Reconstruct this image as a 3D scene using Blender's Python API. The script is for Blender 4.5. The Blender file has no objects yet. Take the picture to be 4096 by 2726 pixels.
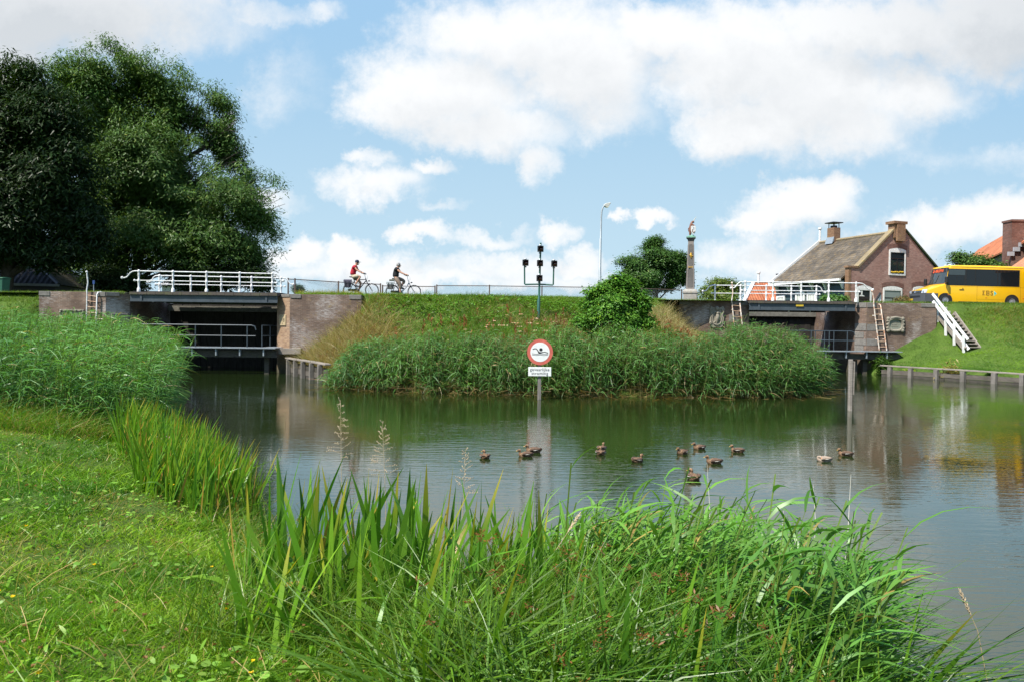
EXPOSURE = 0.80
import bpy, bmesh, math, random
import numpy as np
from mathutils import Vector, Matrix
random.seed(7); RNG = np.random.default_rng(11)
scene = bpy.context.scene
COL = scene.collection
R = math.radians

# ------------------------------------------------------------------ camera
FPX = 3000.0; CX, CY = 2048.0, 1363.0
HCAM = 2.4; PITCH = -math.atan(54.0 / FPX); ROLL = 0.0117
CAM = Vector((0, 0, HCAM))
fw = Vector((0, math.cos(PITCH), math.sin(PITCH)))
up0 = Vector((0, -math.sin(PITCH), math.cos(PITCH)))
rt = Vector((math.cos(ROLL), 0, 0)) + up0 * math.sin(ROLL)
upv = up0 * math.cos(ROLL) - Vector((1, 0, 0)) * math.sin(ROLL)
cam_d = bpy.data.cameras.new('camera'); cam = bpy.data.objects.new('camera', cam_d); COL.objects.link(cam)
cam_d.sensor_width = 36.0; cam_d.lens = FPX / 4096 * 36.0; cam_d.clip_start = 0.05; cam_d.clip_end = 6000
cam.matrix_world = Matrix(((rt.x, upv.x, -fw.x, CAM.x), (rt.y, upv.y, -fw.y, CAM.y), (rt.z, upv.z, -fw.z, CAM.z), (0, 0, 0, 1)))
scene.camera = cam

def ray(px, py): return fw + rt * ((px - CX) / FPX) + upv * ((CY - py) / FPX)
def at(px, py, Y):
    d = ray(px, py); return CAM + d * (Y / d.y)
def gnd(px, py, z=0.0):
    d = ray(px, py); return CAM + d * ((z - CAM.z) / d.z)
def onplane(px, py, p0, n):
    d = ray(px, py); return CAM + d * ((Vector(p0) - CAM).dot(n) / d.dot(n))

# ------------------------------------------------------------------ tags
def tag(o, label=None, cat=None, group=None, kind=None):
    if label: o['label'] = label
    if cat: o['category'] = cat
    if group: o['group'] = group
    if kind: o['kind'] = kind
    return o
def thing(name, loc, label, cat, rz=0.0, group=None):
    o = bpy.data.objects.new(name, None); COL.objects.link(o)
    o.location = loc; o.rotation_euler = (0, 0, rz); o.empty_display_size = 0.2
    return tag(o, label, cat, group)
def wmat(o):
    m = Matrix.Translation(o.location) @ o.rotation_euler.to_matrix().to_4x4() @ Matrix.Diagonal((*o.scale, 1))
    return wmat(o.parent) @ m if o.parent else m
def copy_tree(o, parent=None):
    c = o.copy(); COL.objects.link(c); c.parent = parent
    for ch in [k for k in CHILDREN.get(o.name, [])]:
        k = copy_tree(ch, c)
        CHILDREN.setdefault(c.name, []).append(k)
    return c
CHILDREN = {}

# ------------------------------------------------------------------ mesh builder
def V3(a): return Vector(a)
class MB:
    def __init__(s): s.V = []; s.F = []; s.M = []
    def add(s, vs, fs, m=0):
        b = len(s.V); s.V += [tuple(v) for v in vs]; s.F += [tuple(i + b for i in f) for f in fs]; s.M += [m] * len(fs); return s
    def box(s, a, b, m=0):
        x0, y0, z0 = a; x1, y1, z1 = b
        return s.add([(x0,y0,z0),(x1,y0,z0),(x1,y1,z0),(x0,y1,z0),(x0,y0,z1),(x1,y0,z1),(x1,y1,z1),(x0,y1,z1)],
                     [(0,3,2,1),(4,5,6,7),(0,1,5,4),(1,2,6,5),(2,3,7,6),(3,0,4,7)], m)
    def obox(s, c, ax, ay, az, m=0):
        c, ax, ay, az = map(V3, (c, ax, ay, az))
        vs = [c + ax*i + ay*j + az*k for k in (-1, 1) for (i, j) in ((-1,-1),(1,-1),(1,1),(-1,1))]
        return s.add(vs, [(0,3,2,1),(4,5,6,7),(0,1,5,4),(1,2,6,5),(2,3,7,6),(3,0,4,7)], m)
    def beam(s, p0, p1, w, h, up=(0,0,1), m=0):
        p0, p1, u = V3(p0), V3(p1), V3(up); d = (p1 - p0); L = d.length; d.normalize()
        sd = d.cross(u)
        if sd.length < 1e-4: sd = d.cross(V3((0,1,0)))
        sd.normalize(); u = sd.cross(d)
        return s.obox((p0 + p1) / 2, d * L / 2, sd * w / 2, u * h / 2, m)
    def tube(s, pts, r, n=8, m=0, caps=True, squash=None):
        pts = [V3(p) for p in pts]; k = len(pts)
        rs = [r] * k if not hasattr(r, '__len__') else list(r)
        prev = None; vs = []
        for i, p in enumerate(pts):
            t = (pts[min(i + 1, k - 1)] - pts[max(i - 1, 0)])
            if t.length < 1e-9: t = V3((0, 0, 1))
            t.normalize()
            if prev is None:
                a = t.cross(V3((0, 0, 1)))
                if a.length < 0.05: a = t.cross(V3((1, 0, 0)))
            else:
                a = prev - t * prev.dot(t)
            a.normalize(); prev = a; b = t.cross(a)
            for j in range(n):
                an = 2 * math.pi * j / n
                vs.append(p + (a * math.cos(an) + b * math.sin(an)) * rs[i])
        fs = [(i*n + j, i*n + (j+1) % n, (i+1)*n + (j+1) % n, (i+1)*n + j) for i in range(k - 1) for j in range(n)]
        if caps: fs += [tuple(reversed(range(n))), tuple((k-1)*n + j for j in range(n))]
        return s.add(vs, fs, m)
    def lathe(s, prof, o=(0,0,0), n=12, m=0, ax=None, sq=False):
        o = V3(o); vs = []
        ax = V3(ax).normalized() if ax else V3((0,0,1))
        a = ax.cross(V3((0,1,0)))
        if a.length < .05: a = ax.cross(V3((1,0,0)))
        a.normalize(); b = ax.cross(a)
        off = math.pi / 4 if sq else 0
        for r, z in prof:
            for j in range(n):
                an = 2 * math.pi * j / n + off
                vs.append(o + ax * z + (a * math.cos(an) + b * math.sin(an)) * r)
        k = len(prof)
        fs = [(i*n + j, i*n + (j+1) % n, (i+1)*n + (j+1) % n, (i+1)*n + j) for i in range(k - 1) for j in range(n)]
        fs += [tuple(reversed(range(n))), tuple((k-1)*n + j for j in range(n))]
        return s.add(vs, fs, m)
    def prism(s, poly, d, m=0):
        """poly: 3-D outline, extruded by vector d"""
        n = len(poly); d = V3(d); vs = [V3(p) for p in poly] + [V3(p) + d for p in poly]
        fs = [tuple(reversed(range(n))), tuple(range(n, 2*n))] + [(i, (i+1) % n, n + (i+1) % n, n + i) for i in range(n)]
        return s.add(vs, fs, m)
    def plan(s, poly, z0, z1, m=0): return s.prism([(x, y, z0) for x, y in poly], (0, 0, z1 - z0), m)
    def face(s, vs, m=0): return s.add(vs, [tuple(range(len(vs)))], m)
    def ball(s, c, r, n=10, m=0, sc=(1,1,1)):
        c = V3(c); k = max(4, n // 2); vs = []
        for i in range(k + 1):
            th = math.pi * i / k
            rr = max(math.sin(th), 1e-3)
            for j in range(n):
                ph = 2 * math.pi * j / n
                vs.append((c.x + r*sc[0]*rr*math.cos(ph), c.y + r*sc[1]*rr*math.sin(ph), c.z - r*sc[2]*math.cos(th)))
        fs = [(i*n + j, i*n + (j+1) % n, (i+1)*n + (j+1) % n, (i+1)*n + j) for i in range(k) for j in range(n)]
        return s.add(vs, fs, m)
    def build(s, name, mats, parent=None, smooth=None, world=True, bevel=0):
        me = bpy.data.meshes.new(name)
        vs = s.V
        if parent is not None and world:
            inv = wmat(parent).inverted(); vs = [tuple(inv @ V3(v)) for v in vs]
        me.from_pydata(vs, [], s.F)
        mats = mats if isinstance(mats, (list, tuple)) else [mats]
        for mt in mats: me.materials.append(mt)
        if len(mats) > 1: me.polygons.foreach_set('material_index', s.M)
        bm = bmesh.new(); bm.from_mesh(me)
        bmesh.ops.recalc_face_normals(bm, faces=bm.faces)
        if bevel:
            es = [e for e in bm.edges if len(e.link_faces) == 2 and e.calc_face_angle(0) > 0.6]
            bmesh.ops.bevel(bm, geom=es, offset=bevel, segments=1, profile=.5, affect='EDGES', clamp_overlap=True)
        bm.to_mesh(me); bm.free()
        if smooth:
            me.polygons.foreach_set('use_smooth', [True] * len(me.polygons)); me.set_sharp_from_angle(angle=R(smooth))
        o = bpy.data.objects.new(name, me); COL.objects.link(o)
        if parent is not None:
            o.parent = parent; CHILDREN.setdefault(parent.name, []).append(o)
        return o

def text_geo(body, size, spacing=1.0):
    cu = bpy.data.curves.new('t', 'FONT'); cu.body = body; cu.size = size; cu.align_x = 'CENTER'; cu.align_y = 'CENTER'
    cu.space_character = spacing; cu.extrude = 0.0; cu.resolution_u = 3
    ob = bpy.data.objects.new('t', cu); COL.objects.link(ob)
    dg = bpy.context.evaluated_depsgraph_get(); dg.update()
    me = bpy.data.meshes.new_from_object(ob.evaluated_get(dg))
    vs = [tuple(v.co) for v in me.vertices]; fs = [tuple(p.vertices) for p in me.polygons]
    bpy.data.objects.remove(ob); bpy.data.curves.remove(cu); bpy.data.meshes.remove(me)
    return vs, fs
def put_text(mb, body, size, o, ux, uy, m=0, spacing=1.0, depth=.003):
    vs, fs = text_geo(body, size, spacing); o, ux, uy = V3(o), V3(ux), V3(uy)
    mb.add([o + ux * v[0] + uy * v[1] for v in vs], fs, m)

# ------------------------------------------------------------------ materials
def nt(mat):
    mat.use_nodes = True; t = mat.node_tree; t.nodes.clear(); return t
def N(t, ty, **kw):
    n = t.nodes.new(ty)
    for k, v in kw.items():
        if k.startswith('i_'):
            key = k[2:]; key = int(key) if key.isdigit() else key.replace('_', ' ')
            n.inputs[key].default_value = v
        else: setattr(n, k, v)
    return n
def ramp(t, stops, fac=None):
    n = t.nodes.new('ShaderNodeValToRGB'); e = n.color_ramp.elements
    while len(e) < len(stops): e.new(0.5)
    for el, (p, c) in zip(e, stops):
        el.position = p; el.color = (*c, 1) if len(c) == 3 else c
    if fac is not None: t.links.new(fac, n.inputs[0])
    return n
def mix(t, fac, a, b, mode='MIX'):
    n = t.nodes.new('ShaderNodeMix'); n.data_type = 'RGBA'; n.blend_type = mode
    for sock, v in ((0, fac), (6, a), (7, b)):
        if hasattr(v, 'is_linked'): t.links.new(v, n.inputs[sock])
        elif sock == 0: n.inputs[0].default_value = v
        else: n.inputs[sock].default_value = (*v, 1)
    return n.outputs[2]
def noise(t, vec, scale, detail=4, rough=.55):
    n = N(t, 'ShaderNodeTexNoise', i_Scale=scale, i_Detail=detail, i_Roughness=rough)
    if vec is not None: t.links.new(vec, n.inputs['Vector'])
    return n.outputs['Fac']
def out(t, sh):
    o = t.nodes.new('ShaderNodeOutputMaterial'); t.links.new(sh, o.inputs[0])
def principled(t, col, rough=.6, metal=0., spec=.4):
    p = N(t, 'ShaderNodeBsdfPrincipled', i_Roughness=rough, i_Metallic=metal)
    p.inputs['Specular IOR Level'].default_value = spec
    if hasattr(col, 'is_linked'): t.links.new(col, p.inputs[0])
    else: p.inputs[0].default_value = (*col, 1)
    return p
def bump(t, p, h, strength=.4, dist=.01):
    b = N(t, 'ShaderNodeBump', i_Strength=strength, i_Distance=dist); t.links.new(h, b.inputs['Height']); t.links.new(b.outputs[0], p.inputs['Normal'])
def pos(t): return t.nodes.new('ShaderNodeNewGeometry').outputs['Position']
def objco(t): return t.nodes.new('ShaderNodeTexCoord').outputs['Object']

MATS = {}
def paint(name, col, rough=.5, metal=0., var=.25, scale=6., spec=.4, dark=None, bmp=0.):
    """plain surface with grime: two colours broken by noise"""
    if name in MATS: return MATS[name]
    mt = bpy.data.materials.new(name); t = nt(mt); v = objco(t)
    d = dark or tuple(c * (1 - var) for c in col)
    f = noise(t, v, scale, 6, .65)
    r = ramp(t, [(.35, d), (.62, col)], f)
    p = principled(t, r.outputs[0], rough, metal, spec)
    if bmp: bump(t, p, f, .5, bmp)
    out(t, p.outputs[0]); MATS[name] = mt; return mt

def wall_uv(t):
    """(along the wall, height, 0) from the position and the face's own direction"""
    g = t.nodes.new('ShaderNodeNewGeometry')
    cr = N(t, 'ShaderNodeVectorMath', operation='CROSS_PRODUCT'); cr.inputs[0].default_value = (0, 0, 1); t.links.new(g.outputs['True Normal'], cr.inputs[1])
    nm = N(t, 'ShaderNodeVectorMath', operation='NORMALIZE'); t.links.new(cr.outputs[0], nm.inputs[0])
    dt = N(t, 'ShaderNodeVectorMath', operation='DOT_PRODUCT'); t.links.new(nm.outputs[0], dt.inputs[0]); t.links.new(g.outputs['Position'], dt.inputs[1])
    sp = t.nodes.new('ShaderNodeSeparateXYZ'); t.links.new(g.outputs['Position'], sp.inputs[0])
    cb = t.nodes.new('ShaderNodeCombineXYZ'); t.links.new(dt.outputs['Value'], cb.inputs[0]); t.links.new(sp.outputs[2], cb.inputs[1])
    return cb.outputs[0], g.outputs['Position'], sp.outputs[2]

def brick(name, c1, c2, mortar, salt=0., lichen=0., bw=.22, bh=.065, stain=.5, wet=False):
    mt = bpy.data.materials.new(name); t = nt(mt); uv, P, z = wall_uv(t)
    b = N(t, 'ShaderNodeTexBrick', i_Scale=1.0, i_Mortar_Size=.007, i_Mortar_Smooth=.3, i_Bias=-.2, i_Brick_Width=bw, i_Row_Height=bh)
    b.inputs['Color1'].default_value = (*c1, 1); b.inputs['Color2'].default_value = (*c2, 1); b.inputs['Mortar'].default_value = (*mortar, 1)
    t.links.new(uv, b.inputs['Vector'])
    big = noise(t, P, .9, 5, .6)
    c = mix(t, ramp(t, [(.35, (0,0,0)), (.7, (1,1,1))], big).outputs[0], b.outputs[0], tuple(x * (1 - stain) for x in c1))
    # mottled single bricks
    sc = N(t, 'ShaderNodeVectorMath', operation='MULTIPLY'); sc.inputs[1].default_value = (5., 15.4, 1); t.links.new(uv, sc.inputs[0])
    fl = N(t, 'ShaderNodeVectorMath', operation='FLOOR'); t.links.new(sc.outputs[0], fl.inputs[0])
    wn = N(t, 'ShaderNodeTexWhiteNoise'); t.links.new(fl.outputs[0], wn.inputs[0])
    c = mix(t, ramp(t, [(.0, (.0,)*3), (1., (.55,)*3)], wn.outputs[0]).outputs[0], c, tuple(x * .55 for x in c2))
    if salt:
        st = N(t, 'ShaderNodeVectorMath', operation='MULTIPLY'); st.inputs[1].default_value = (1.7, 12., 1); t.links.new(uv, st.inputs[0])
        f1 = noise(t, st.outputs[0], 2.6, 8, .78)
        f2 = noise(t, P, .55, 3, .5)
        a = N(t, 'ShaderNodeMath', operation='MULTIPLY'); t.links.new(f1, a.inputs[0]); t.links.new(f2, a.inputs[1])
        c = mix(t, ramp(t, [(.275, (0,0,0)), (.36, (salt,)*3)], a.outputs[0]).outputs[0], c, (.42, .39, .37))
    if lichen:
        f3 = noise(t, P, 2.3, 7, .7)
        c = mix(t, ramp(t, [(.6, (0,0,0)), (.68, (lichen,)*3)], f3).outputs[0], c, (.32, .22, .05))
    if wet:
        mr = N(t, 'ShaderNodeMapRange', i_1=.1, i_2=1.1, i_3=1., i_4=0.); t.links.new(z, mr.inputs[0])
        c = mix(t, mr.outputs[0], c, (.075, .07, .045))
    p = principled(t, c, .85, 0, .25)
    bump(t, p, b.outputs['Fac'], .5, -.006)
    out(t, p.outputs[0]); return mt

def stone(name, c, d, scale=9., moss=0.):
    mt = bpy.data.materials.new(name); t = nt(mt); P = pos(t)
    f = noise(t, P, scale, 8, .7); g = noise(t, P, 1.4, 4, .6)
    cc = ramp(t, [(.3, d), (.7, c)], f).outputs[0]
    cc = mix(t, ramp(t, [(.45, (0,0,0)), (.75, (.6,)*3)], g).outputs[0], cc, tuple(x * .6 for x in d))
    if moss: cc = mix(t, ramp(t, [(.55, (0,0,0)), (.65, (moss,)*3)], noise(t, P, 3.1, 6, .7)).outputs[0], cc, (.28, .2, .05))
    p = principled(t, cc, .85, 0, .25); bump(t, p, f, .5, .02); out(t, p.outputs[0]); return mt

def wood(name, c, d, along=(1, 12, 12), moss=0., rough=.8):
    mt = bpy.data.materials.new(name); t = nt(mt); P = pos(t)
    m = N(t, 'ShaderNodeVectorMath', operation='MULTIPLY'); m.inputs[1].default_value = along; t.links.new(P, m.inputs[0])
    f = noise(t, m.outputs[0], 2.2, 6, .7); g = noise(t, P, 1.7, 4, .6)
    cc = ramp(t, [(.3, d), (.68, c)], f).outputs[0]
    cc = mix(t, ramp(t, [(.4, (0,0,0)), (.7, (.55,)*3)], g).outputs[0], cc, tuple(x * .6 for x in d))
    if moss: cc = mix(t, ramp(t, [(.52, (0,0,0)), (.66, (moss,)*3)], noise(t, P, 4, 5, .7)).outputs[0], cc, (.10, .12, .03))
    p = principled(t, cc, rough, 0, .25); bump(t, p, f, .4, .01); out(t, p.outputs[0]); return mt

def leafmat(name, trans=.35, gloss=.06, rough=.4):
    mt = bpy.data.materials.new(name); t = nt(mt)
    a = N(t, 'ShaderNodeAttribute', attribute_name='tint')
    d = t.nodes.new('ShaderNodeBsdfDiffuse'); tr = t.nodes.new('ShaderNodeBsdfTranslucent'); g = N(t, 'ShaderNodeBsdfGlossy', i_Roughness=rough)
    g.inputs[0].default_value = (1, 1, 1, 1)
    t.links.new(a.outputs[0], d.inputs[0])
    tc = mix(t, 1., a.outputs[0], (1.25, 1.25, .55), 'MULTIPLY'); t.links.new(tc, tr.inputs[0])
    m1 = N(t, 'ShaderNodeMixShader', i_0=trans); t.links.new(d.outputs[0], m1.inputs[1]); t.links.new(tr.outputs[0], m1.inputs[2])
    m2 = N(t, 'ShaderNodeMixShader', i_0=gloss); t.links.new(m1.outputs[0], m2.inputs[1]); t.links.new(g.outputs[0], m2.inputs[2])
    out(t, m2.outputs[0]); return mt

def tiles(name, c1, c2, cw=.25, ch=.33, moss=(.3, .22, .06), mossamt=.0, axis=None, amp=1.0, rough=.75):
    """pantile roof: courses along the slope, rolls across it; axis = unit vector along the eave"""
    mt = bpy.data.materials.new(name); t = nt(mt); P = pos(t); g = t.nodes.new('ShaderNodeNewGeometry')
    dt = N(t, 'ShaderNodeVectorMath', operation='DOT_PRODUCT'); dt.inputs[1].default_value = axis; t.links.new(P, dt.inputs[0])
    cr = N(t, 'ShaderNodeVectorMath', operation='CROSS_PRODUCT'); cr.inputs[1].default_value = axis; t.links.new(g.outputs['True Normal'], cr.inputs[0])
    d2 = N(t, 'ShaderNodeVectorMath', operation='DOT_PRODUCT'); t.links.new(P, d2.inputs[0]); t.links.new(cr.outputs[0], d2.inputs[1])
    def M(op, a, b=None):
        n = N(t, 'ShaderNodeMath', operation=op)
        for i, x in enumerate((a, b)):
            if x is None: continue
            if hasattr(x, 'is_linked'): t.links.new(x, n.inputs[i])
            else: n.inputs[i].default_value = x
        return n.outputs[0]
    u = M('DIVIDE', dt.outputs['Value'], cw); v = M('DIVIDE', d2.outputs['Value'], ch)
    fv = M('FRACT', v); fu = M('FRACT', u)
    roll = M('SINE', M('MULTIPLY', u, 2 * math.pi))
    h = M('ADD', M('MULTIPLY', roll, .5), M('MULTIPLY', fv, .9))
    fl = t.nodes.new('ShaderNodeCombineXYZ'); t.links.new(M('FLOOR', u), fl.inputs[0]); t.links.new(M('FLOOR', v), fl.inputs[1])
    wn = N(t, 'ShaderNodeTexWhiteNoise'); t.links.new(fl.outputs[0], wn.inputs[0])
    c = ramp(t, [(0, c1), (1, c2)], wn.outputs[0]).outputs[0]
    edge = M('LESS_THAN', fv, .12)
    c = mix(t, M('MULTIPLY', edge, .6), c, tuple(x * .25 for x in c1))
    big = noise(t, P, .8, 5, .65)
    c = mix(t, ramp(t, [(.40, (0,0,0)), (.62, (.75,)*3)], big).outputs[0], c, tuple(x * .5 for x in c1))
    if mossamt:
        c = mix(t, ramp(t, [(.5, (0,0,0)), (.66, (mossamt,)*3)], noise(t, P, 3., 7, .75)).outputs[0], c, moss)
    p = principled(t, c, rough, 0, .3); bump(t, p, h, .9, .045 * amp); out(t, p.outputs[0]); return mt

def glass(name, c=(.02, .025, .03), rough=.05):
    mt = bpy.data.materials.new(name); t = nt(mt); p = principled(t, c, rough, 0, .9); out(t, p.outputs[0]); return mt

def emis(name, c, s):
    mt = bpy.data.materials.new(name); t = nt(mt); e = N(t, 'ShaderNodeEmission', i_Strength=s); e.inputs[0].default_value = (*c, 1); out(t, e.outputs[0]); return mt

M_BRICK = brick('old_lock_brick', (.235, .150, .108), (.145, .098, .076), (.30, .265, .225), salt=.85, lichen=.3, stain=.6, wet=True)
M_BRICK_LIT = M_BRICK
M_BRICKH = brick('house_brick', (.38, .215, .175), (.31, .17, .14), (.42, .35, .31), stain=.12)
M_BRICKY = brick('yellow_brick_trim', (.27, .155, .085), (.22, .12, .075), (.30, .24, .18), stain=.2, lichen=.6)
M_STONE = stone('grey_stone', (.225, .21, .19), (.13, .122, .112))
M_SAND = stone('carved_sandstone', (.30, .27, .215), (.17, .155, .12), 12)
M_SANDY = stone('pale_sandstone', (.50, .40, .24), (.36, .28, .17), 12)
M_OBEL = stone('column_stone', (.235, .21, .19), (.17, .15, .137), 14)
M_PLINTH = stone('plinth_stone', (.36, .34, .30), (.23, .215, .19), 10, moss=.35)
M_WHITE = paint('white_metal_paint', (.74, .75, .75), .4, 0, .22, 9, .5, dark=(.50, .49, .45))
M_WHITEW = paint('white_wood_paint', (.78, .78, .76), .5, 0, .2, 9)
M_RUST = paint('flaking_white_over_rust', (.72, .70, .62), .6, 0, .5, 7, .3, dark=(.42, .16, .06))
M_RUNG = paint('rusty_rung', (.62, .48, .34), .6, 0, .4, 9, .3, dark=(.40, .18, .08))
M_STEEL = paint('blue_grey_steel', (.062, .078, .092), .45, 0, .3, 3)
M_GALV = paint('galvanised_steel', (.30, .34, .37), .45, .3, .25, 8)
M_RAILGREY = paint('grey_rail_paint', (.05, .068, .082), .45, 0, .25, 8)
M_PLANKDK = wood('dark_deck_timber', (.115, .095, .078), (.06, .05, .043), (12, 3, 12), moss=.4)
M_TIMBER = wood('weathered_timber', (.34, .30, .255), (.19, .165, .14), (2, 2, 14))
M_TIMBERP = wood('weathered_post', (.25, .23, .205), (.12, .108, .095), (16, 16, 1.2))
M_TIMBERD = wood('wet_revetment_board', (.10, .09, .075), (.04, .036, .032), (1.5, 1.5, 14), moss=.3)
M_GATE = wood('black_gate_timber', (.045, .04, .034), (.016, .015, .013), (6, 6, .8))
M_CONC = stone('dirty_concrete', (.20, .19, .16), (.10, .095, .08), 5)
M_GREENP = paint('dark_green_paint', (.03, .115, .085), .4, 0, .3, 12, .5)
M_BLACK = paint('black_plastic', (.018, .018, .02), .45, 0, .3, 10)
M_GREY = paint('grey_plastic', (.075, .078, .088), .5, 0, .2, 8)
# ------------------------------------------------------------------ daylight
SUN_EL, SUN_AZ = R(56), R(229)             # sun behind the camera's left shoulder
sdir = Vector((math.cos(SUN_EL) * math.sin(SUN_AZ), math.cos(SUN_EL) * math.cos(SUN_AZ), math.sin(SUN_EL)))
sd = bpy.data.lights.new('sun', 'SUN'); sd.energy = 5.0; sd.angle = R(.6); sd.color = (1.0, .945, .85)
so = bpy.data.objects.new('sun', sd); COL.objects.link(so); so.rotation_euler = sdir.to_track_quat('Z', 'Y').to_euler(); so.location = sdir * 200

# clouds: (x, y, half width, half height, weight) on the photograph's 2356-wide sheet, turned into directions
CLOUDS = [(1150,90,230,110,1.1),(1000,215,210,100,1.1),(900,240,130,70,1),(1100,300,190,60,1),(1320,140,200,140,1.1),(1390,250,120,60,.6),
 (1520,60,180,70,1),(1640,60,200,60,.9),(1740,130,230,120,1.15),(1880,210,210,110,1.15),(1700,285,160,75,1.1),(1930,275,200,85,1.1),(2070,215,150,70,1),(2020,60,330,95,1.2),
 (2280,60,260,110,1.2),(1590,190,110,80,.7),(1830,470,140,50,1.1),(1750,505,100,35,1),(1905,435,70,40,1),(2150,525,120,50,1.05),(2250,500,120,55,1),(2350,490,150,75,1.1),
 (1730,585,150,45,.85),(1920,590,220,45,.75),(850,435,110,38,.8),(965,395,60,20,.7),(830,378,50,18,.6),(1235,375,45,40,.65),(690,590,70,35,1),(815,585,55,38,1.1),(880,625,170,40,.9),
 (985,545,60,24,1),(1110,553,100,22,.75),(1280,538,50,26,.9),(1330,600,70,32,1),(1490,510,45,20,1),(1420,505,20,14,.8),(1150,612,180,32,.8),(1090,640,500,22,.7),(150,40,420,105,1.1),(-60,60,260,140,1.0),
 (540,310,26,34,.9),(650,185,45,45,.12),(720,20,60,30,.5),(560,30,150,30,.5),(2200,350,260,20,.12),(600,480,80,20,.4),(1000,480,60,12,.3)]
world = bpy.data.worlds.new('World'); scene.world = world; world.use_nodes = True
t = world.node_tree; t.nodes.clear()
grp = bpy.data.node_groups.new('cloud_density', 'ShaderNodeTree')
grp.interface.new_socket('P', in_out='INPUT', socket_type='NodeSocketVector')
grp.interface.new_socket('D', in_out='OUTPUT', socket_type='NodeSocketFloat')
gi = grp.nodes.new('NodeGroupInput'); go = grp.nodes.new('NodeGroupOutput')
def GM(op, a, b=None, c=None, cl=False):
    n = grp.nodes.new('ShaderNodeMath'); n.operation = op; n.use_clamp = cl
    for i, x in enumerate((a, b, c)):
        if x is None: continue
        if hasattr(x, 'is_linked'): grp.links.new(x, n.inputs[i])
        else: n.inputs[i].default_value = x
    return n.outputs[0]
def GV(op, a, b, c=None):
    n = grp.nodes.new('ShaderNodeVectorMath'); n.operation = op
    for i, x in enumerate((a, b, c)):
        if x is None: continue
        if hasattr(x, 'is_linked'): grp.links.new(x, n.inputs[i])
        else: n.inputs[i].default_value = x
    return n
P0 = gi.outputs['P']
w1 = N(grp, 'ShaderNodeTexNoise', i_Scale=7., i_Detail=7., i_Roughness=.62); grp.links.new(P0, w1.inputs['Vector'])
wv = GV('SUBTRACT', w1.outputs['Color'], (.5, .5, .5)).outputs[0]
wv = GV('MULTIPLY', wv, (.15, .085, 0)).outputs[0]
w2 = N(grp, 'ShaderNodeTexNoise', i_Scale=26., i_Detail=6., i_Roughness=.65); grp.links.new(P0, w2.inputs['Vector'])
wv2 = GV('MULTIPLY', GV('SUBTRACT', w2.outputs['Color'], (.5, .5, .5)).outputs[0], (.055, .05, 0)).outputs[0]
wv = GV('ADD', wv, wv2).outputs[0]
Pw = GV('ADD', P0, wv).outputs[0]
acc = None
for (x, y, rx, ry, w) in CLOUDS:
    u = (x * 1.7385 - CX) / FPX; v = (1309 - y * 1.7385) / FPX; ru = rx * 1.7385 / FPX * 1.12; rv = ry * 1.7385 / FPX * 1.18
    q = GV('MULTIPLY_ADD', Pw, (1 / ru, 1 / rv, 0), (-u / ru, -v / rv, 0)).outputs[0]
    dd = GV('DOT_PRODUCT', q, q).outputs['Value']
    f = GM('MULTIPLY_ADD', dd, -w, w)
    acc = f if acc is None else GM('SMOOTH_MAX', acc, f, .25)
n2 = N(grp, 'ShaderNodeTexNoise', i_Scale=13., i_Detail=9., i_Roughness=.66); grp.links.new(P0, n2.inputs['Vector'])
n3 = N(grp, 'ShaderNodeTexNoise', i_Scale=3.0, i_Detail=3., i_Roughness=.5); grp.links.new(P0, n3.inputs['Vector'])
dens = GM('ADD', GM('MAXIMUM', acc, -.6), GM('MULTIPLY_ADD', n2.outputs['Fac'], 1.5, -.76))
dens = GM('ADD', dens, GM('MULTIPLY_ADD', n3.outputs['Fac'], .8, -.4))
grp.links.new(dens, go.inputs['D'])

def WM(op, a, b=None, c=None, cl=False):
    n = t.nodes.new('ShaderNodeMath'); n.operation = op; n.use_clamp = cl
    for i, x in enumerate((a, b, c)):
        if x is None: continue
        if hasattr(x, 'is_linked'): t.links.new(x, n.inputs[i])
        else: n.inputs[i].default_value = x
    return n.outputs[0]
tc = t.nodes.new('ShaderNodeTexCoord'); sx = t.nodes.new('ShaderNodeSeparateXYZ'); t.links.new(tc.outputs['Generated'], sx.inputs[0])
ay = WM('MAXIMUM', WM('ABSOLUTE', sx.outputs[1]), .12)
u = WM('DIVIDE', sx.outputs[0], ay); v = WM('DIVIDE', sx.outputs[2], ay)
cb = t.nodes.new('ShaderNodeCombineXYZ'); t.links.new(u, cb.inputs[0]); t.links.new(v, cb.inputs[1])
def dens_at(off):
    a = N(t, 'ShaderNodeVectorMath', operation='ADD'); a.inputs[1].default_value = off; t.links.new(cb.outputs[0], a.inputs[0])
    g = t.nodes.new('ShaderNodeGroup'); g.node_tree = grp; t.links.new(a.outputs[0], g.inputs[0]); return g.outputs[0]
d0 = dens_at((0, 0, 0)); d1 = dens_at((-.012, .045, 0))
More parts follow.
